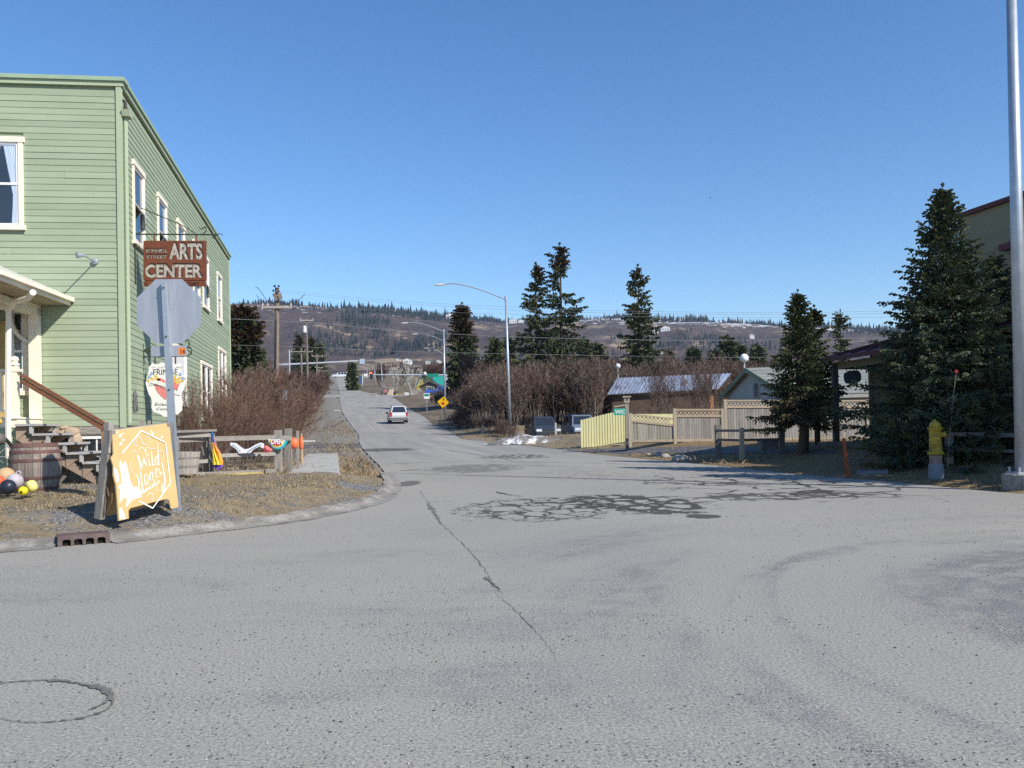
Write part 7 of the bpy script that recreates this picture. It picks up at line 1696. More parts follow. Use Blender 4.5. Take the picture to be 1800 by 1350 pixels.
# ================================================================== along the street
# -- vehicles: lofted from a side profile; local frame x forward, y left
def carpaint(name, c, rough=.35):
    return pm(name, c, tuple(x * .9 for x in c), 3, rough=rough, metal=.25, bp=0, vary=0, spec=.6)
tyre_m = pm('tyre_rubber', (.02, .02, .02), rough=.85, vary=0, bp=0); rim_m = pm('wheel_rim', (.35, .36, .38), rough=.4, metal=.6, vary=0, bp=0)
tail_m = pm('tail_lamp_red', (.45, .02, .02), rough=.25, vary=0, bp=0); head_m = pm('head_lamp_lens', (.70, .72, .75), rough=.15, vary=0, bp=0); blk_p = pm('black_trim', (.035, .037, .04), rough=.6, vary=0, bp=0); plate_m = pm('number_plate', (.62, .60, .50), rough=.5, vary=0, bp=0)
def car(name, label, loc, yaw, paint, kind='suv', L_=4.4, Wd=1.8, Hh=1.68, lower=None):
    t = thing(name, loc, label, 'car' if kind != 'pickup' else 'pickup truck')
    M = Matrix.Translation(loc) @ Matrix.Rotation(yaw, 4, 'Z')
    hw = Wd / 2; gh = Hh * .56; bot = .26
    if kind == 'suv': roof = [(-L_ * .47, gh), (-L_ * .42, Hh - .05), (-L_ * .30, Hh), (L_ * .02, Hh), (L_ * .13, Hh - .06), (L_ * .26, gh)]
    elif kind == 'pickup': roof = [(-L_ * .02, gh), (.0 + .05, Hh - .04), (.15, Hh), (L_ * .15, Hh), (L_ * .19, Hh - .05), (L_ * .28, gh)]
    else: roof = [(-L_ * .42, gh), (-L_ * .25, Hh - .05), (-L_ * .15, Hh), (L_ * .08, Hh), (L_ * .14, Hh - .05), (L_ * .28, gh)]
    # body
    prof_b = [(-L_ / 2, bot + .12), (-L_ / 2 - .0, gh - .22), (-L_ * .485, gh - .02), (roof[0][0], gh), (roof[-1][0], gh), (L_ * .44, gh - .12), (L_ * .49, gh - .26), (L_ / 2, bot + .22), (L_ * .48, bot)]
    arches = []
    for wx in (L_ * .31, -L_ * .31): arches += [(wx + .40 * math.cos(a), bot + .36 * math.sin(a)) for a in np.linspace(0, math.pi, 9)]
    poly = prof_b + arches + [(-L_ * .48, bot)]
    mb = MB(); mb.M = M; n_ = len(poly)
    inw = lambda z: hw - .10 * max(0, (z - bot - .45)) - (.05 if z < bot + .1 else 0)
    vs = [(x, -inw(z), z) for x, z in poly] + [(x, inw(z), z) for x, z in poly]
    mb.add(vs, [tuple(range(n_)), tuple(range(2 * n_ - 1, n_ - 1, -1))] + [(i, i + n_, (i + 1) % n_ + n_, (i + 1) % n_) for i in range(n_)])
    if kind == 'pickup':
        pass
    mb.build('body', paint, t)
    mb = MB(); mb.M = M; cw = lambda z: hw - .10 - .42 * (z - gh) * .55; vs = [(x, -cw(z), z) for x, z in roof] + [(x, cw(z), z) for x, z in roof]; n_ = len(roof)
    mb.add(vs, [tuple(range(n_)), tuple(range(2 * n_ - 1, n_ - 1, -1))] + [(i, i + n_, (i + 1) % n_ + n_, (i + 1) % n_) for i in range(n_)]); mb.build('cabin', paint, t)
    def quad(nm, pts, m_, th=.012, par=t):
        mb = MB(); mb.M = M; p = [Vector(x_) for x_ in pts]; nr__ = (p[1] - p[0]).cross(p[3] - p[0]).normalized() * th; mb.add(p + [x_ + nr__ for x_ in p], [(3, 2, 1, 0), (4, 5, 6, 7), (0, 1, 5, 4), (1, 2, 6, 5), (2, 3, 7, 6), (3, 0, 4, 7)]); return mb.build(nm, m_, par)
    gl = glass('car_glass', (.015, .018, .022), .05)
    (xr0, zr0_), (xr1, zr1_) = roof[0], roof[1]; lp_ = lambda f: (xr0 + (xr1 - xr0) * f, zr0_ + (zr1_ - zr0_) * f)
    (a, za), (b_, zb_) = lp_(.12), lp_(.9); quad('rear_window', [(a, cw(za) - .12, za), (a, -cw(za) + .12, za), (b_, -cw(zb_) + .12, zb_), (b_, cw(zb_) - .12, zb_)], gl)
    (xf0, zf0), (xf1, zf1) = roof[-1], roof[-2]; lf_ = lambda f: (xf0 + (xf1 - xf0) * f, zf0 + (zf1 - zf0) * f)
    (a, za), (b_, zb_) = lf_(.08), lf_(.93); quad('windscreen', [(a, -cw(za) + .08, za), (a, cw(za) - .08, za), (b_, cw(zb_) - .08, zb_), (b_, -cw(zb_) + .08, zb_)], gl)
    x0_, x1_ = roof[1][0] + .08, roof[-2][0] - .05; npn = 1 if kind == 'pickup' else 3
    for sg in (1, -1):
        for j in range(npn):
            f0, f1 = j / npn + .02, (j + 1) / npn - .02; z0_, z1_ = gh + .04, Hh - .1
            p = [(x0_ + (x1_ - x0_) * f0, sg * (cw(z0_) + .002), z0_), (x0_ + (x1_ - x0_) * f1, sg * (cw(z0_) + .002), z0_), (x0_ + (x1_ - x0_) * f1, sg * (cw(z1_) + .002), z1_), (x0_ + (x1_ - x0_) * f0, sg * (cw(z1_) + .002), z1_)]
            quad('side_window', p if sg < 0 else [p[1], p[0], p[3], p[2]], gl)
        mb = MB(); mb.M = M; mb.box(L_ * .14, L_ * .18, sg * hw - (0 if sg > 0 else .22), sg * hw + (.22 if sg > 0 else 0), gh + .0, gh + .17); mb.build('mirror', blk_p, t)
        zt_ = gh - .1
        mb = MB(); mb.M = M; yy_ = sg * (hw - .13); mb.box(-L_ / 2 - .02, -L_ / 2 + .1, yy_ - .09, yy_ + .09, gh - .35, gh + .03 if kind != 'suv' else gh + .1); mb.build('tail_lamp', tail_m, t)
        mb = MB(); mb.M = M; yy_ = sg * (hw - .24); mb.box(L_ * .455, L_ * .495, yy_ - .19, yy_ + .19, gh - .33, gh - .17); mb.build('head_lamp', head_m, t)
        for wx in (L_ * .31, -L_ * .31):
            mb = MB(); mb.M = M; r_ = .345; mb.lathe([(r_ - .03, -.10), (r_, -.08), (r_, .08), (r_ - .03, .10)], 20, (wx, sg * (hw - .12), r_), ax=(0, 1, 0)); w_ = mb.build('wheel', tyre_m, t)
            mb = MB(); mb.M = M; mb.lathe([(.20, -.115), (.20, .115)], 14, (wx, sg * (hw - .12), r_), ax=(0, 1, 0)); rr = mb.build('rim', rim_m, None); rr.parent = w_; rr.location = rr.location - root_loc(t)
    for sx, nm in ((-1, 'rear_bumper'), (1, 'front_bumper')):
        mb = MB(); mb.M = M; mb.box(sx * L_ / 2 - .08, sx * L_ / 2 + .10, -hw + .02, hw - .02, bot + .02, bot + .27); mb.build(nm, lower or blk_p, t)
    mb = MB(); mb.M = M; mb.box(-L_ / 2 - .015, -L_ / 2 + .02, -.26, .26, gh - .33, gh - .19); mb.build('number_plate', plate_m, t)
    mb = MB(); mb.M = M; mb.box(L_ * .47, L_ * .492 + .02, -.38, .38, gh - .34, gh - .18); mb.build('grille', blk_p, t)
    if kind == 'pickup':
        mb = MB(); mb.M = M; mb.box(-L_ * .48, -L_ * .03, -hw + .14, hw - .14, gh - .02, gh + .006); mb.build('bed_opening', blk_p, t)
    if kind == 'suv':
        for sg in (1, -1): mb = MB(); mb.M = M; mb.bar((-L_ * .3, sg * .62, Hh + .05), (L_ * .02, sg * .62, Hh + .05), .03, .03); mb.bar((-L_ * .3, sg * .62, Hh), (-L_ * .3, sg * .62, Hh + .05), .03, .03); mb.bar((L_ * .02, sg * .62, Hh), (L_ * .02, sg * .62, Hh + .05), .03, .03); mb.build('roof_rail', blk_p, t)
    return t
yaw_st = math.atan2(SD.y, SD.x)
def gpt(px, Y): p = at(px, 740, Y); return Vector((p.x, p.y, gz(p.x, p.y)))
def rpt(px, py): return G(px, py)
p = rpt(699, 743.5); p.z = fbase(p.x, p.y)
print('suv at', p)
car('silver_suv', 'silver sport utility car driving away up the street', p, yaw_st, carpaint('silver_paint', (.55, .56, .58)), 'suv', 4.45, 1.85, 1.72, pm('grey_lower_trim', (.14, .145, .15), rough=.6, vary=0))
p = gpt(953, 61); car('parked_car', 'dark blue car facing the street behind the snow bank', p, R(-81), carpaint('dark_blue_paint', (.05, .065, .095), .3), 'suv', 4.6, 1.8, 1.62)
p = gpt(1019, 61); car('parked_van', 'slate blue van half hidden by the pale yellow picket fence', p, R(-81), carpaint('slate_blue_paint', (.20, .245, .31), .35), 'suv', 4.6, 1.85, 1.72)
pk = st(196, 24.2 + 8); pk = at(769, 706, 200); pk.z = fbase(pk.x, pk.y) + .35; car('blue_pickup', 'bright blue pickup truck parked before the dark brown cabin', pk, R(8), carpaint('bright_blue_paint', (.02, .13, .62)), 'pickup', 5.6, 2.1, 2.0)
def on_st(s_, t_): q_ = st(s_, t_); return Vector((q_.x, q_.y, fbase(q_.x, q_.y)))
car('distant_car', 'small dark red car far up the street below the white truck', on_st(318, 6.2), yaw_st + math.pi, carpaint('dark_red_paint', (.12, .02, .02)), 'sedan', 4.4, 1.8, 1.45)
car('distant_truck', 'white box shaped vehicle crossing at the top of the street', on_st(505, 4.0) + Vector((0, 0, .3)), yaw_st + R(80), carpaint('white_vehicle_paint', (.75, .75, .75)), 'suv', 9, 2.4, 2.8)

# -- street lamps
def street_lamp(label, px, Y, top, base_y, ax_px, ay, rr=.10, grp='cobra head street lamps along the right side'):
    b0 = at(px[1], base_y, Y); zb = gz(b0.x, b0.y) - .05; t = thing('street_lamp', (b0.x, b0.y, zb), label, 'street lamp', grp)
    tp = at(px[0], top, Y); mb = MB(); mb.tube([Vector((b0.x, b0.y, zb)), tp], [rr * 1.25, rr * .72], 12); mb.build('pole', silver, t, True)
    hd = at(ax_px, ay, Y - .2); q1 = tp.lerp(hd, .45); q1.z = tp.z + (hd.z - tp.z) * .66; q2 = tp.lerp(hd, .8); q2.z = hd.z + (hd.z - tp.z) * .03
    mb = MB(); mb.tube(spline([tp - Vector((0, 0, .1)), q1, q2, hd], 6), .035 * rr / .1 * 1.2, 6); mb.tube([tp - Vector((0, 0, .25)), tp + Vector((0, 0, .12))], rr * .95, 10); mb.build('arm', silver, t)
    d = (hd - q2).normalized(); mb = MB(); s_ = rr / .1; mb.bar(hd - d * .05, hd + d * .45 * s_, .22 * s_, .13 * s_, w2=.27 * s_, h2=.12 * s_); mb.bar(hd + d * .45 * s_, hd + d * .68 * s_, .27 * s_, .12 * s_, w2=.18 * s_, h2=.06 * s_); mb.build('lamp_head', pm('lamp_head_grey', (.60, .60, .58), rough=.5), t)
    mb = MB(); mb.lathe([(rr * 2, 0), (rr * 2, .06)], 12, (b0.x, b0.y, zb)); mb.build('base_plate', silver, t)
    return t
street_lamp('nearest curved arm street lamp rising out of the alder thicket', (889, 897), 62, 524, 752, 780, 500)
street_lamp('second street lamp standing right behind the yellow warning sign', (780, 783), 92, 581, 738, 716, 567.5)
street_lamp('street lamp whose pole hides behind the second one, upper of the two thin arms', (779.5, 783), 124, 598, 720, 733, 587)
street_lamp('street lamp whose pole hides behind the second one, lower of the two thin arms', (779, 782), 168, 621, 712, 752, 612)
street_lamp('street lamp left of the pink figure beyond the crossing', (670, 673.5), 215, 637, 692, 640, 631)
street_lamp('street lamp between the signal head and the white signal sign', (658.5, 660), 262, 645, 680, 635, 639)
street_lamp('farther street lamp over the blue shop sign', (649, 650), 320, 649, 680, 627, 644)
street_lamp('farthest street lamp of the row', (645, 645.5), 345, 648.5, 678, 620, 642)

# -- traffic signals with mast arms
mast_m = pm('mast_steel', (.52, .55, .60), (.42, .45, .50), 3, rough=.5, metal=.2, bp=.05, vary=.03)
def tube_px(mb, pts, r, n=8): mb.tube([at(a, b_, Y) for a, b_, Y in pts], r, n)
t = thing('traffic_signal', gpt(487, 205), 'long signal mast arm reaching over the street from the left behind the power poles', 'traffic signal')
mb = MB(); tube_px(mb, [(486, 720, 205), (484, 641, 205)], [.2, .16]); mb.build('pole', mast_m, t)
mb = MB(); tube_px(mb, [(484, 641.5, 205), (560, 638, 206), (640, 634, 207)], [.24, .2, .15]); mb.build('arm', mast_m, t)
mb = MB(); a, b_ = at(632, 631, 206.5), at(641, 639.5, 206.5); mb.box(a.x, b_.x, a.y, a.y + .1, b_.z, a.z); mb.build('back_panel', pm('pale_blue_panel', (.40, .50, .60), rough=.5), t)
mb = MB(); a, b_ = at(512, 643, 206), at(518, 656, 206); mb.box(a.x, b_.x, a.y, a.y + .3, b_.z, a.z); mb.build('signal_head', blk_p, t)
t = thing('traffic_signal', gpt(784, 190), 'signal mast arm from the right with red light and green street name sign', 'traffic signal')
mb = MB(); tube_px(mb, [(785, 718, 190), (785, 656, 190)], [.2, .16]); mb.build('pole', mast_m, t)
mb = MB(); tube_px(mb, [(785, 659.5, 190), (720, 659, 190.5), (650, 658.5, 191)], [.2, .16, .11]); mb.build('arm', mast_m, t)
a, b_ = at(649.5, 653.5, 190.3), at(655, 666.5, 190.3); hd_ = MB(); hd_.box(a.x, b_.x, a.y, a.y + .3, b_.z, a.z); sh_ = hd_.build('signal_head', blk_p, t)
for k in range(3):
    c_ = Vector(((a.x + b_.x) / 2, a.y - .01, a.z + (b_.z - a.z) * (k + .5) / 3)); mb = MB(); mb.lathe([(.23, 0), (.23, -.02), (.12, -.05)], 12, c_, ax=(0, 1, 0))
    m_ = pm('signal_red_lit', (.8, .08, .03), rough=.3, vary=0, bp=0, emit=((1, .12, .04), 2.2)) if k == 0 else pm('signal_unlit', (.03, .03, .03), rough=.3, vary=0, bp=0)
    l_ = mb.build('lens', m_, None); l_.parent = sh_; l_.location = l_.location - root_loc(t)
mb = MB(); a, b_ = at(639.5, 657, 190.5), at(646, 663, 190.5); mb.box(a.x, b_.x, a.y, a.y + .05, b_.z, a.z); mb.build('lane_sign', white, t)
mb = MB(); text_mb(mb, 'ONLY', at(640.2, 662.3, 190.45), (1, 0, 0), (0, 0, 1), .2, .002, wid=.65, bold=.03); mb.build('lane_lettering', blk_p, t)
mb = MB(); a, b_ = at(751, 657, 189.7), at(771, 662.5, 189.7); mb.box(a.x, b_.x, a.y, a.y + .05, b_.z, a.z); mb.build('name_sign', pm('street_sign_green', (.01, .24, .17), rough=.5, vary=0), t)
mb = MB(); mb.lathe([(.3, 0), (.34, .3), (.2, .55), (.0, .6)], 10, at(747, 658.5, 190)); mb.build('camera_dome', white, t)
# double arm pole far left (white, behind the power poles)
t = thing('sign_gantry', gpt(509, 180), 'pale pole with a dark banner beside the second power pole', 'pole')
mb = MB(); tube_px(mb, [(509.5, 672, 180), (508.5, 615, 180)], [.13, .11]); mb.build('pole', mast_m, t)
mb = MB(); a, b_ = at(511, 643, 179.8), at(517, 662, 179.8); mb.box(a.x, b_.x, a.y, a.y + .06, b_.z, a.z); mb.build('banner', pm('dark_banner', (.02, .025, .035), rough=.7), t)

# -- power poles and lines
polew = wood('utility_pole_wood', (.26, .21, .17), (.15, .12, .10), 'z'); armw = wood('crossarm_wood', (.40, .34, .29), (.28, .24, .2), 'x')
insu = pm('insulator', (.03, .04, .08), rough=.3, vary=0); insw = pm('insulator_pale', (.55, .52, .48), rough=.4, vary=0)
def upole(label, px, Y, top, arms, r0=.17, gear=False, trans=None):
    b0 = at(px[1], 740, Y); zb = gz(b0.x, b0.y) - .2; t = thing('utility_pole', (b0.x, b0.y, zb), label, 'utility pole', 'wooden power poles left of the street')
    tp = at(px[0], top, Y); mb = MB(); mb.tube([Vector((b0.x, b0.y, zb)), tp], [r0, r0 * .72], 12); mb.build('pole', polew, t)
    for (xa, xb, py) in arms:
        a, c_ = at(xa, py, Y - .2), at(xb, py + .3, Y - .2); mb = MB(); mb.bar(a, c_, .12, .14); mb.build('crossarm', armw, t)
        m_ = at((xa + xb) / 2, py + (14 if Y < 80 else 7), Y); mb = MB()
        for f in (.25, .75): mb.bar(a.lerp(c_, f), m_, .04, .04)
        mb.build('brace', armw, t)
        for f in (.03, .97) + ((.2,) if Y < 80 else ()):
            p = a.lerp(c_, f); mb = MB(); mb.lathe([(.03, .05), (.07, .12), (.04, .2), (.06, .25), (.0, .3)], 8, p + Vector((0, 0, .02))); mb.build('insulator', insw, t)
    if gear:
        for dx_, py in ((-5, 503), (2.5, 503), (-7, 511), (2, 512)):
            c_ = at(px[0] + dx_, py, Y - .25); mb = MB(); mb.lathe([(.0, -.08), (.075, -.04), (.075, .04), (.0, .08)], 10, c_, ax=(0, 1, .2)); mb.build('spool_insulator', insu, t)
        mb = MB(); mb.bar(at(481, 516, Y - .3), at(487, 528, Y - .3), .09, .22); mb.build('cutout', polew, t); mb = MB(); mb.bar(at(491, 516, Y - .3), at(494, 525, Y - .3), .12, .24); mb.build('cutout', polew, t)
        mb = MB(); mb.tube([at(484, 540, Y), at(484, 500, Y)], .03, 6); mb.tube([at(486.2, 560, Y - .25), at(484, 760, Y - .2)], .035, 6); mb.build('conduit', pm('dark_conduit', (.08, .07, .06), rough=.7), t)
        for pts in ([(449, 504), (455, 508), (462, 518), (470, 530)], [(451, 519), (456, 526), (460, 537)], [(511, 537), (519, 530), (527, 526), (536, 517)]):
            mb = MB(); mb.tube(spline([at(a, b_, Y - .2) for a, b_ in pts], 5), .022, 5); mb.build('jumper_wire', iron, t)
    if trans:
        c_ = at(trans[0], trans[1], Y - .35); mb = MB(); mb.lathe([(.2, -.45), (.24, -.4), (.24, .35), (.16, .42), (.05, .5)], 14, c_); mb.build('transformer', pm('pale_transformer', (.72, .74, .76), rough=.4), t)
    return t
upole('nearest wooden power pole with crossarm, insulators and jumper wires', (487.5, 484), 60, 506, [(460, 513, 540)], .2, True)
upole('second wooden power pole with a white transformer', (538.5, 542), 112, 560, [(527, 550.5, 563)], .17, False, (535.5, 579))
upole('third power pole with a long crossarm, right of the pale banner pole', (529.5, 531), 150, 612, [(511, 550, 618)], .2)
upole('fourth power pole with a short crossarm', (557, 557), 172, 622, [(548, 567, 626)], .15)
upole('fifth power pole, close left of the street trees', (560.5, 560.5), 215, 645, [(554, 568, 646)], .14)
upole('sixth and farthest power pole by the street', (569.5, 570), 240, 651, [(562, 575, 652)], .14)
def wire(label, pts, r=.018, grp='power and telephone wires over the street', m_=None):
    q_ = [at(*p) for p in pts]; mb = MB(); mb.tube(spline(q_, 10), r * .75, 4, cap=False); o = mb.build('overhead_wire', m_ or pm('wire_grey', (.27, .27, .29), rough=.6, vary=0, bp=0)); tag(o, label, 'wire', grp); return o
wire('wire running from behind the green building past the lone tall spruce', [(395, 560, 60), (560, 568, 60), (700, 581, 60), (900, 592, 58), (1180, 598, 56), (1440, 596, 54), (2050, 585, 50)], .024)
wire('lowest wire passing just above the alder thicket', [(395, 606, 61), (560, 611, 60), (680, 617, 60), (900, 622, 58), (1180, 627, 56), (1330, 628, 54), (2050, 622, 50)], .018)
wire('upper wire of the close pair crossing the tall spruces', [(487, 510, 60), (700, 529, 60), (940, 541.5, 58), (1140, 547.5, 56), (1500, 548, 54), (2050, 530, 50)], .013)
wire('lower wire of the close pair crossing the tall spruces', [(487, 514, 60), (700, 533, 60), (940, 546.5, 58), (1140, 551, 56), (1500, 552, 54), (2050, 536, 50)], .013)
wire('third wire crossing the two tall spruces', [(513, 539, 60), (700, 546, 60), (920, 553, 58), (1130, 556.5, 56), (1500, 558, 54), (2050, 545, 50)], .012)
b0 = at(2050, 700, 50); zb = gz(b0.x, b0.y); t = thing('utility_pole', (b0.x, b0.y, zb), 'power pole outside the picture that carries the wires on the right', 'utility pole'); mb = MB(); mb.tube([(b0.x, b0.y, zb - .2), (b0.x, b0.y, at(2050, 515, 50).z)], [.18, .13], 10); mb.build('pole', polew, t)

# -- yellow stop ahead sign and other signs
YD = 86.; c = at(779, 707, YD); b0 = at(771.5, 746, YD); zb = gz(b0.x, b0.y)
t = thing('warning_sign', (b0.x, b0.y, zb), 'leaning yellow diamond sign with a black arrow and red octagon ahead of the crossing', 'road sign')
e = 10.4 * YD / F; rl = R(-8); X_ = Vector((math.cos(rl), 0, math.sin(rl))); Z_ = Vector((-math.sin(rl), 0, math.cos(rl)))
mb = MB(); mb.prism([(0, -e), (e, 0), (0, e), (-e, 0)], c, X_, Z_, (0, .01, 0)); mb.build('plate', pm('warning_yellow', (.80, .46, .0), rough=.5, vary=0, bp=0), t)
mb = MB(); mb.prism([(e * .27 * math.cos(R(22.5 + 45 * k)), e * .27 * math.sin(R(22.5 + 45 * k)) - e * .22) for k in range(8)], c + Vector((0, -.004, 0)), X_, Z_, (0, .004, 0)); mb.build('red_octagon', pm('sign_red', (0, 0, 0)), t)
mb = MB(); mb.prism([(-.03, e * .18), (.03, e * .18), (.03, e * .5), (e * .24, e * .36), (0, e * .74), (-e * .24, e * .36), (-.03, e * .5)], c + Vector((0, -.004, 0)), X_, Z_, (0, .004, 0)); mb.build('arrow', blk_p, t)
mb = MB(); mb.bar(Vector((b0.x, b0.y, zb - .2)), c + Vector((.02, .04, -.1)), .07, .05, upv=(0, 1, 0)); mb.build('post', polew, t)
def plate_sign(nm, label, px, py, w_, h_, by, Y, m_, post_m=None, pw_=.07):
    c_ = at(px, py, Y); zb_ = gz(c_.x, c_.y); t = thing(nm, (c_.x, c_.y, zb_), label, 'road sign'); a, b_ = at(px - w_ / 2, py - h_ / 2, Y), at(px + w_ / 2, py + h_ / 2, Y)
    mb = MB(); mb.box(a.x, b_.x, a.y, a.y + .02, b_.z, a.z); mb.build('plate', m_, t)
    mb = MB(); mb.box(c_.x - pw_ / 2, c_.x + pw_ / 2, c_.y + .02, c_.y + .02 + pw_, zb_ - .1, a.z); mb.build('post', post_m or silver, t); return t
t = plate_sign('bus_stop_sign', 'small green and white sign on a thin post left of the yellow diamond', 750, 696, 10, 9.5, 728, 118, white)
mb = MB(); a, b_ = at(746, 692.3, 117.97), at(754, 696.5, 117.97); mb.box(a.x, b_.x, a.y, a.y + .01, b_.z, a.z); mb.build('green_band', pm('street_sign_green', (0, 0, 0)), t)
t = plate_sign('road_sign', 'back of a pale rectangular sign in front of the left thicket', 498, 694, 13, 17, 745, 33.5, alu, silver, .06)
plate_sign('road_sign', 'small white notice board at the left edge of the street', 594, 694, 5.5, 6.5, 706, 240, white)
t = thing('shop_sign', gpt(633, 300), 'tall blue shop sign between two pale posts far up the right side', 'sign')
for px in (628, 637): mb = MB(); tube_px(mb, [(px, 681, 300), (px, 658, 300)], .22); mb.build('post', mast_m, t)
mb = MB(); a, b_ = at(629, 661, 300), at(636.5, 674, 300); mb.box(a.x, b_.x, a.y, a.y + .3, b_.z, a.z); mb.build('panel', pm('shop_blue', (.06, .10, .22), rough=.5), t)
for i, (px, py, h_) in enumerate([(848.5, 754, 13), (793, 728, 8), (905 + 72, 757, 25)]):
    p = at(px, py, [66, 84, 57][i]); zb = gz(p.x, p.y); mb = MB(); mb.box(p.x - [.1, .09, .06][i], p.x + [.1, .09, .06][i], p.y - .08, p.y + .08, zb - .1, at(px, py - h_ / 2, p.y).z if i < 2 else at(px, 743, p.y).z)
    o = mb.build('stump_post', pm('pale_stump', (.58, .54, .46), (.42, .38, .32), 4, rough=.9)); tag(o, ['short pale stump post at the foot of the alder thicket by the kerb', 'short white post beside the foot of the second street lamp', 'pale upright board standing at the right side of the parked dark car'][i], 'post')
mb = MB()
for (xa, ya, xb, yb) in ((789, 704, 819, 741), (791, 702, 812, 722)): mb.tube([at(xa, ya, 90), at(xb, yb, 86)], .02, 4)
o = mb.build('guy_wires', pm('wire_grey', (0, 0, 0))); tag(o, 'slack guy wires running down from the second street lamp into the brush', 'guy wire')

# -- buildings at the crossing
def house(label, cpx, Y, wpx, ridge, eave, base_dz, wall_m, roof_m, yaw=0., dep=8., windows=(), over=.4, nm='house', cat='house', gable=True, wincol=None):
    c_ = at(cpx, ridge, Y); zb = gz(c_.x, c_.y) - .3; t = thing(nm, (c_.x, c_.y, zb), label, cat); hw_ = wpx / 2 * Y / F; zr_, ze_ = c_.z, at(cpx, eave, Y).z; M = Matrix.Translation((c_.x, c_.y, 0)) @ Matrix.Rotation(yaw, 4, 'Z')
    mb = MB(); mb.M = M; pl_ = [(-hw_, zb), (hw_, zb), (hw_, ze_), (0, zr_ - .15), (-hw_, ze_)]; mb.prism(pl_, (0, 0, 0), (1, 0, 0), (0, 0, 1), (0, dep, 0)); mb.build('wall', wall_m, t)
    mb = MB(); mb.M = M
    sl = (zr_ - ze_) / hw_; ex_ = hw_ + over
    for s_ in (1, -1): mb.prism([(0, zr_), (s_ * ex_, zr_ - sl * ex_), (s_ * ex_, zr_ - sl * ex_ + .18), (0, zr_ + .18)], (0, -over, 0), (1, 0, 0), (0, 0, 1), (0, dep + 2 * over, 0))
    mb.build('roof', roof_m, t)
    for (wx, wz, ww, wh) in windows:
        mb = MB(); mb.M = M; mb.box(wx - ww / 2, wx + ww / 2, -.05, .05, wz - wh / 2, wz + wh / 2); w_ = mb.build('window', wincol or white, t)
        mb = MB(); mb.M = M; mb.box(wx - ww / 2 + .1, wx + ww / 2 - .1, -.06, .0, wz - wh / 2 + .1, wz + wh / 2 - .1); g_ = mb.build('pane', glass(), None); g_.parent = w_; g_.location = g_.location - root_loc(t)
    return t
Yh = 225; z_ = lambda py: at(750, py, Yh).z
house('bright yellow gabled house with a green roof behind the dark cabin', 750.5, Yh, 42, 659, 676, 0, pm('bright_yellow_wall', (.70, .56, .16), rough=.8, vary=0), pm('green_metal_roof', (.02, .26, .20), rough=.5, vary=0), R(-20), 11, [(-.6, z_(668), .9, 1.5), (1.4, z_(668), .9, 1.5)], wincol=pm('dull_frame', (.3, .28, .25), rough=.7))
Yh = 208; house('dark brown shingled cabin with a pale curtained window at the crossing', 755, Yh, 33, 671.5, 679, 0, pm('brown_shingle_wall', (.13, .105, .085), (.09, .072, .06), 2, (1, 1, 4), .9, vary=0), pm('dark_roof', (.08, .075, .07), rough=.9, vary=0), R(-8), 7, [(.2, at(755, 683.5, Yh).z, 1.9, 1.15)], wincol=white)

# bare birches
birch_m = pm('birch_bark', (.62, .58, .52), (.42, .38, .34), 5, rough=.8, vary=0)
bg_ = [bush_geo(6.5, .5, 150 + k, stems=3, levels=3, twigs=3, thick=.13, tw=.04, lean=.28, upr=.9) for k in range(2)]
for i, (px, lb) in enumerate(((693, 'bare white barked birch above the scrap yard, left of the two'), (725, 'bare white barked birch next to the dark cabin'))):
    b = gpt(px, 214); V, T, mi = bg_[i]; t = thing('birch_tree', b, lb, 'tree'); npobj('branches', V * np.array([.95, .95, 1.05]), T, [birch_m, birch_m, birch_m], mi, t)

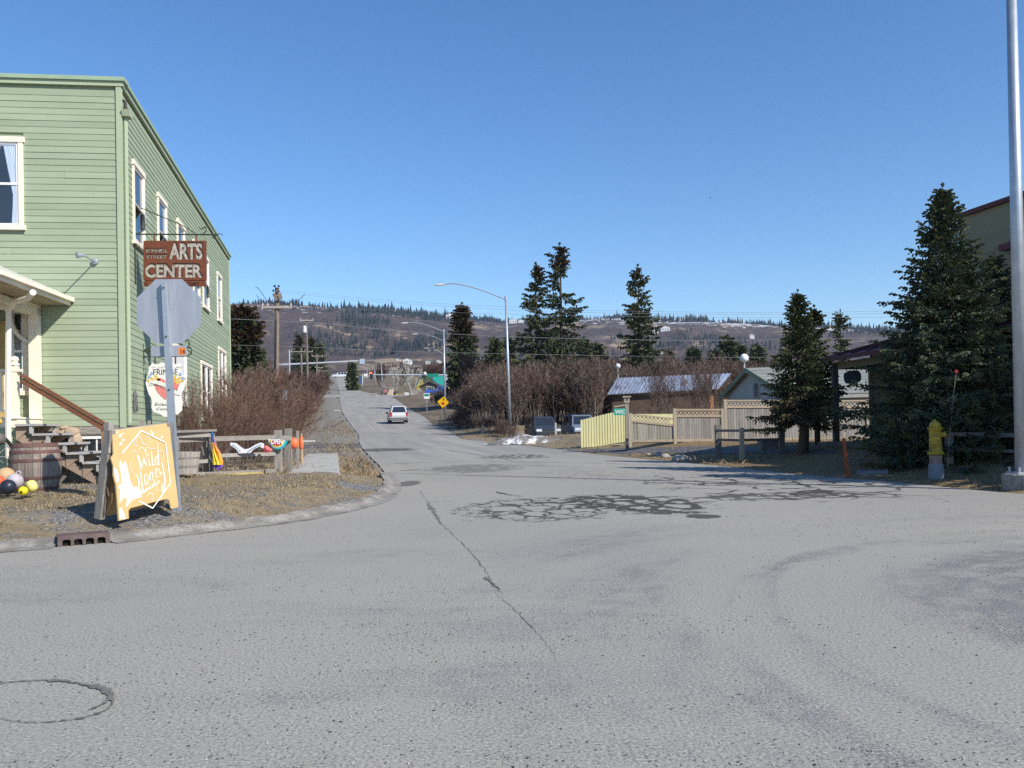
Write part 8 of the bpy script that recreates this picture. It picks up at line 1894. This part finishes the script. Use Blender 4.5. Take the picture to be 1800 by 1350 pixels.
# yard clutter at the crossing, two walkers, picnic table
def person(loc, label, hgt, coat, legs, hair, yaw=0., stride=.18):
    t = thing('person', loc, label, 'person'); k = hgt / 1.72
    bm = bmesh.new(); vs = {}; sk = bm.verts.layers.skin.verify()
    J = {'pel': (0, 0, .95, .15, .11), 'chest': (0, 0, 1.28, .17, .12), 'neck': (0, 0, 1.46, .06, .06), 'head': (0, -.01, 1.60, .085, .10), 'shL': (.17, 0, 1.40, .07, .07), 'elL': (.23, .04, 1.13, .055, .055), 'haL': (.24, -.06, .90, .04, .04),
         'shR': (-.17, 0, 1.40, .07, .07), 'elR': (-.23, .04, 1.13, .055, .055), 'haR': (-.24, -.06, .90, .04, .04), 'hiL': (.09, 0, .88, .10, .10), 'knL': (.10, -stride * .6, .50, .07, .07), 'anL': (.10, -stride, .08, .05, .05), 'toL': (.10, -stride - .14, .04, .04, .03),
         'hiR': (-.09, 0, .88, .10, .10), 'knR': (-.10, stride * .3, .50, .07, .07), 'anR': (-.10, stride, .10, .05, .05), 'toR': (-.10, stride - .14, .04, .04, .03)}
    for n_, (x, y, z, r1, r2) in J.items():
        v = bm.verts.new((x * k, y * k, z * k)); v[sk].radius = (r1 * k, r2 * k); v[sk].use_root = n_ == 'pel'; vs[n_] = v
    for a, b_ in (('pel', 'chest'), ('chest', 'neck'), ('neck', 'head'), ('chest', 'shL'), ('shL', 'elL'), ('elL', 'haL'), ('chest', 'shR'), ('shR', 'elR'), ('elR', 'haR'), ('pel', 'hiL'), ('hiL', 'knL'), ('knL', 'anL'), ('anL', 'toL'), ('pel', 'hiR'), ('hiR', 'knR'), ('knR', 'anR'), ('anR', 'toR')): bm.edges.new((vs[a], vs[b_]))
    me = bpy.data.meshes.new('body'); bm.to_mesh(me); bm.free(); o = bpy.data.objects.new('body', me); COL.objects.link(o)
    o.modifiers.new('s', 'SKIN'); o.modifiers.new('d', 'SUBSURF').levels = 1; dg = bpy.context.evaluated_depsgraph_get(); m2 = bpy.data.meshes.new_from_object(o.evaluated_get(dg)); o.modifiers.clear(); o.data = m2; o.parent = t; t.rotation_euler.z = yaw
    skin_m = pm('skin', (.50, .32, .24), rough=.6, vary=0)
    for m_ in (coat, legs, skin_m, hair): m2.materials.append(m_)
    for p_ in m2.polygons: z = p_.center.z / k; p_.material_index = 1 if z < .86 else 0 if z < 1.47 else (3 if z > 1.62 or p_.center.y > .03 else 2); p_.use_smooth = True
    return t
dark_c = pm('dark_clothing', (.03, .03, .035), rough=.9, vary=0); pink_c = pm('pink_coat', (.80, .08, .28), rough=.8, vary=0)
def onp(px, Y): p = at(px, 700, Y); return Vector((p.x, p.y, gz(p.x, p.y)))
person(onp(677.5, 208), 'person in a bright pink coat walking at the crossing', 1.7, pink_c, dark_c, dark_c, R(60))
person(onp(670.5, 209), 'person in black bending beside the pink coated walker', 1.55, dark_c, dark_c, dark_c, R(100))
clut = pm('scrap_wood', (.42, .36, .30), (.22, .19, .16), 3, rough=.9); clut2 = pm('pale_scrap', (.60, .58, .54), rough=.8)
for i, (px, lb, m_, w_, h_) in enumerate([(657, 'pale low picnic table beside the walkers at the crossing', clut2, 1.6, .75), (706, 'picnic table of weathered wood in the yard at the crossing', clut, 1.8, .8), (722, 'pale picnic table in front of the right birch', clut2, 1.8, .75)]):
    b = onp(px, 205); t = thing('picnic_table', b, lb, 'picnic table'); mb = MB(); mb.box(b.x - w_ / 2, b.x + w_ / 2, b.y - .35, b.y + .35, b.z + h_ - .05, b.z + h_); mb.build('table_top', m_, t)
    for s_ in (-1, 1):
        mb = MB(); mb.box(b.x - w_ / 2, b.x + w_ / 2, b.y + s_ * .7 - .13, b.y + s_ * .7 + .13, b.z + .4, b.z + .45); mb.build('bench', m_, t)
        mb = MB(); mb.bar((b.x + s_ * w_ * .35, b.y - .7, b.z), (b.x + s_ * w_ * .35, b.y + .2, b.z + h_), .08, .08); mb.bar((b.x + s_ * w_ * .35, b.y + .7, b.z), (b.x + s_ * w_ * .35, b.y - .2, b.z + h_), .08, .08); mb.build('leg', m_, t)
for i, (px, lb, c_, w_, h_, k3) in enumerate([(688, 'tan plywood sheets leaning together left of the left birch', (.50, .38, .26), 1.7, 1.5, 0), (696, 'dark covered heap under the left birch', (.05, .05, .05), 1.8, 1.2, 1), (700.5, 'small yellow crates under the dark heap', (.70, .50, .08), 1.6, .5, 2), (714, 'rounded pale boat hull lying in the yard', (.55, .52, .50), 2.2, .9, 3), (734, 'stacked grey pallets beside the cabin', (.35, .32, .28), 2.6, 1.6, 4), (690, 'pink and white plank propped in the yard', (.6, .45, .42), .4, 1.4, 5), (742, 'grey brown woodpile between the pallets and the blue pickup', (.25, .21, .18), 1.8, 1.2, 6)]):
    b = onp(px, 212 - i); m_ = pm('clutter_%s' % 'abcdefg'[i], c_, rough=.8, vary=0); mb = MB()
    if k3 in (0, 5): mb.bar((b.x - w_ * .3, b.y, b.z), (b.x + w_ * .1, b.y + .3, b.z + h_), w_ * .7, .06, upv=(0, 1, 0)); mb.bar((b.x + w_ * .4, b.y, b.z), (b.x - w_ * .05, b.y + .4, b.z + h_), w_ * .4, .06, upv=(0, 1, 0))
    elif k3 in (1, 3): mb.lathe([(w_ * .5, 0), (w_ * .48, h_ * .4), (w_ * .3, h_ * .85), (.05, h_)], 9, b)
    else:
        for j in range(5): mb.box(b.x - w_ / 2 + .05 * j, b.x + w_ / 2 - .06 * (j % 2), b.y - .5, b.y + .5, b.z + h_ * j / 5, b.z + h_ * (j + .75) / 5)
    o = mb.build(['plywood_sheets', 'covered_heap', 'yellow_crates', 'boat_hull', 'pallet_stack', 'propped_plank', 'woodpile'][i], m_); tag(o, lb, ['plywood', 'heap', 'crates', 'boat', 'pallets', 'plank', 'woodpile'][i])

# -- houses scattered on the far hill
hw_m = pm('hill_house_white', (.72, .72, .70), rough=.7, vary=.1); hr_m = pm('hill_house_roof', (.30, .30, .32), rough=.8, vary=.2); hs_m = pm('hill_house_snowroof', (.70, .72, .76), rough=.8)
spots = [(792, 573, 2250, 17, 'pale house among the trees left of the first street lamp', 0), (902, 572, 2300, 14, 'white house just right of the first street lamp on the crest', 1), (916, 574, 2320, 10, 'small white house left of the tall spruces on the crest', 1),
         (1170, 583, 2000, 16, 'large cream house on the hill right of the lone tall spruce', 0), (1152, 588, 1980, 11, 'snowy roofed house touching the lone spruce on the hill', 1), (1162, 573, 2400, 9, 'small house on the crest above the large cream house', 0),
         (1198, 575, 2350, 12, 'tan house standing alone on the crest', 0), (1222, 573, 2450, 9, 'reddish house on the crest in the middle of the row', 0), (1266, 574, 2400, 9, 'small pale house on the crest left of the snow field', 1),
         (1300, 576, 2380, 16, 'long white roofed house on the snowy crest', 1), (1322, 590, 1900, 8, 'little white roofed house below the crest', 1), (1462, 580, 2300, 12, 'white house between the small spruces and the olive roof', 1),
         (1478, 582, 2320, 10, 'low white house near the thin bare topped spruce', 1), (716, 635, 1150, 15, 'white house low on the slope behind the signal arm', 0), (700, 636, 1180, 8, 'small white shed left of the white slope house', 1),
         (752, 636, 1120, 9, 'teal roofed cabin low on the slope', 2), (771, 635, 1110, 9, 'teal roofed house beside the second street lamp', 2), (1165, 541 + 76, 1500, 6, 'tiny grey cabin in the gully under the large cream house', 0)]
teal = pm('teal_roof', (.05, .30, .30), rough=.6)
for i, (px, py, Y, wd, lb, k3) in enumerate(spots):
    p = at(px, py, Y); zb = fbase(p.x, p.y); w_ = wd * Y / F; h_ = w_ * .38; t = thing('hillside_house', (p.x, p.y, zb), lb, 'house'); y_ = p.y; sc = 1
    zb2 = max(zb, p.z - h_ * .6); rr_ = [hr_m, hs_m, teal][k3]
    mb = MB(); mb.box(p.x - w_ / 2, p.x + w_ / 2, y_, y_ + w_ * .6, min(zb, zb2) - 1, zb2 + h_); mb.prism([(-w_ * .5, 0), (w_ * .5, 0), (0, w_ * .2)], (p.x, y_, zb2 + h_), (1, 0, 0), (0, 0, 1), (0, w_ * .6, 0)); mb.build('wall', [hw_m, hw_m, clut2][k3], t)
    mb = MB()
    for s_ in (1, -1): mb.prism([(0, w_ * .2), (s_ * w_ * .56, -.02 * w_), (s_ * w_ * .56, .015 * w_), (0, w_ * .24)], (p.x, y_ - .5, zb2 + h_), (1, 0, 0), (0, 0, 1), (0, w_ * .6 + 1, 0))
    mb.build('roof', rr_, t)
    for j in range(3): mb = MB(); xx_ = p.x + w_ * (-.3 + .3 * j); mb.box(xx_ - w_ * .06, xx_ + w_ * .06, y_ - .1, y_ + .1, zb2 + h_ * .35, zb2 + h_ * .75); mb.build('window', glass(), t)
# gull in the sky
c = at(1249, 348, 160); b = thing('bird', c, 'tiny dark bird high in the blue sky right of centre', 'bird'); mb = MB(); mb.add([c + Vector(v) for v in ((0, 0, .12), (-.10, .1, .05), (-.22, .05, .34), (.10, .1, .05), (.16, 0, -.35), (0, .25, 0))], [(0, 1, 2), (0, 1, 3), (0, 3, 4), (1, 3, 5)]); mb.build('body', blk_p, b)
c = at(948, 472, 100); b = thing('bird', c, 'dark bird perched in the air above the left tall spruce', 'bird'); mb = MB(); mb.add([c + Vector(v) for v in ((0, 0, .10), (-.12, .05, .0), (-.2, .05, .12), (.12, .05, .0), (.2, 0, .10), (0, .2, 0))], [(0, 1, 2), (0, 1, 3), (0, 3, 4), (1, 3, 5)]); mb.build('body', blk_p, b)

# ================================================================== thin air
mb = MB(); mb.box(-3600, 3600, -60, 3300, -3, 420)
hz = mb.build('haze', [], None); hm = bpy.data.materials.new('air'); hm.use_nodes = True; hn = hm.node_tree; hn.nodes.clear()
ho = hn.nodes.new('ShaderNodeOutputMaterial'); pv = hn.nodes.new('ShaderNodeVolumePrincipled'); pv.inputs['Color'].default_value = (.62, .76, 1, 1); pv.inputs['Density'].default_value = .00007; pv.inputs['Anisotropy'].default_value = .2
hn.links.new(pv.outputs[0], ho.inputs['Volume']); hz.data.materials.append(hm); tag(hz, 'faint blue haze in the air towards the far hill', 'haze', kind='stuff')
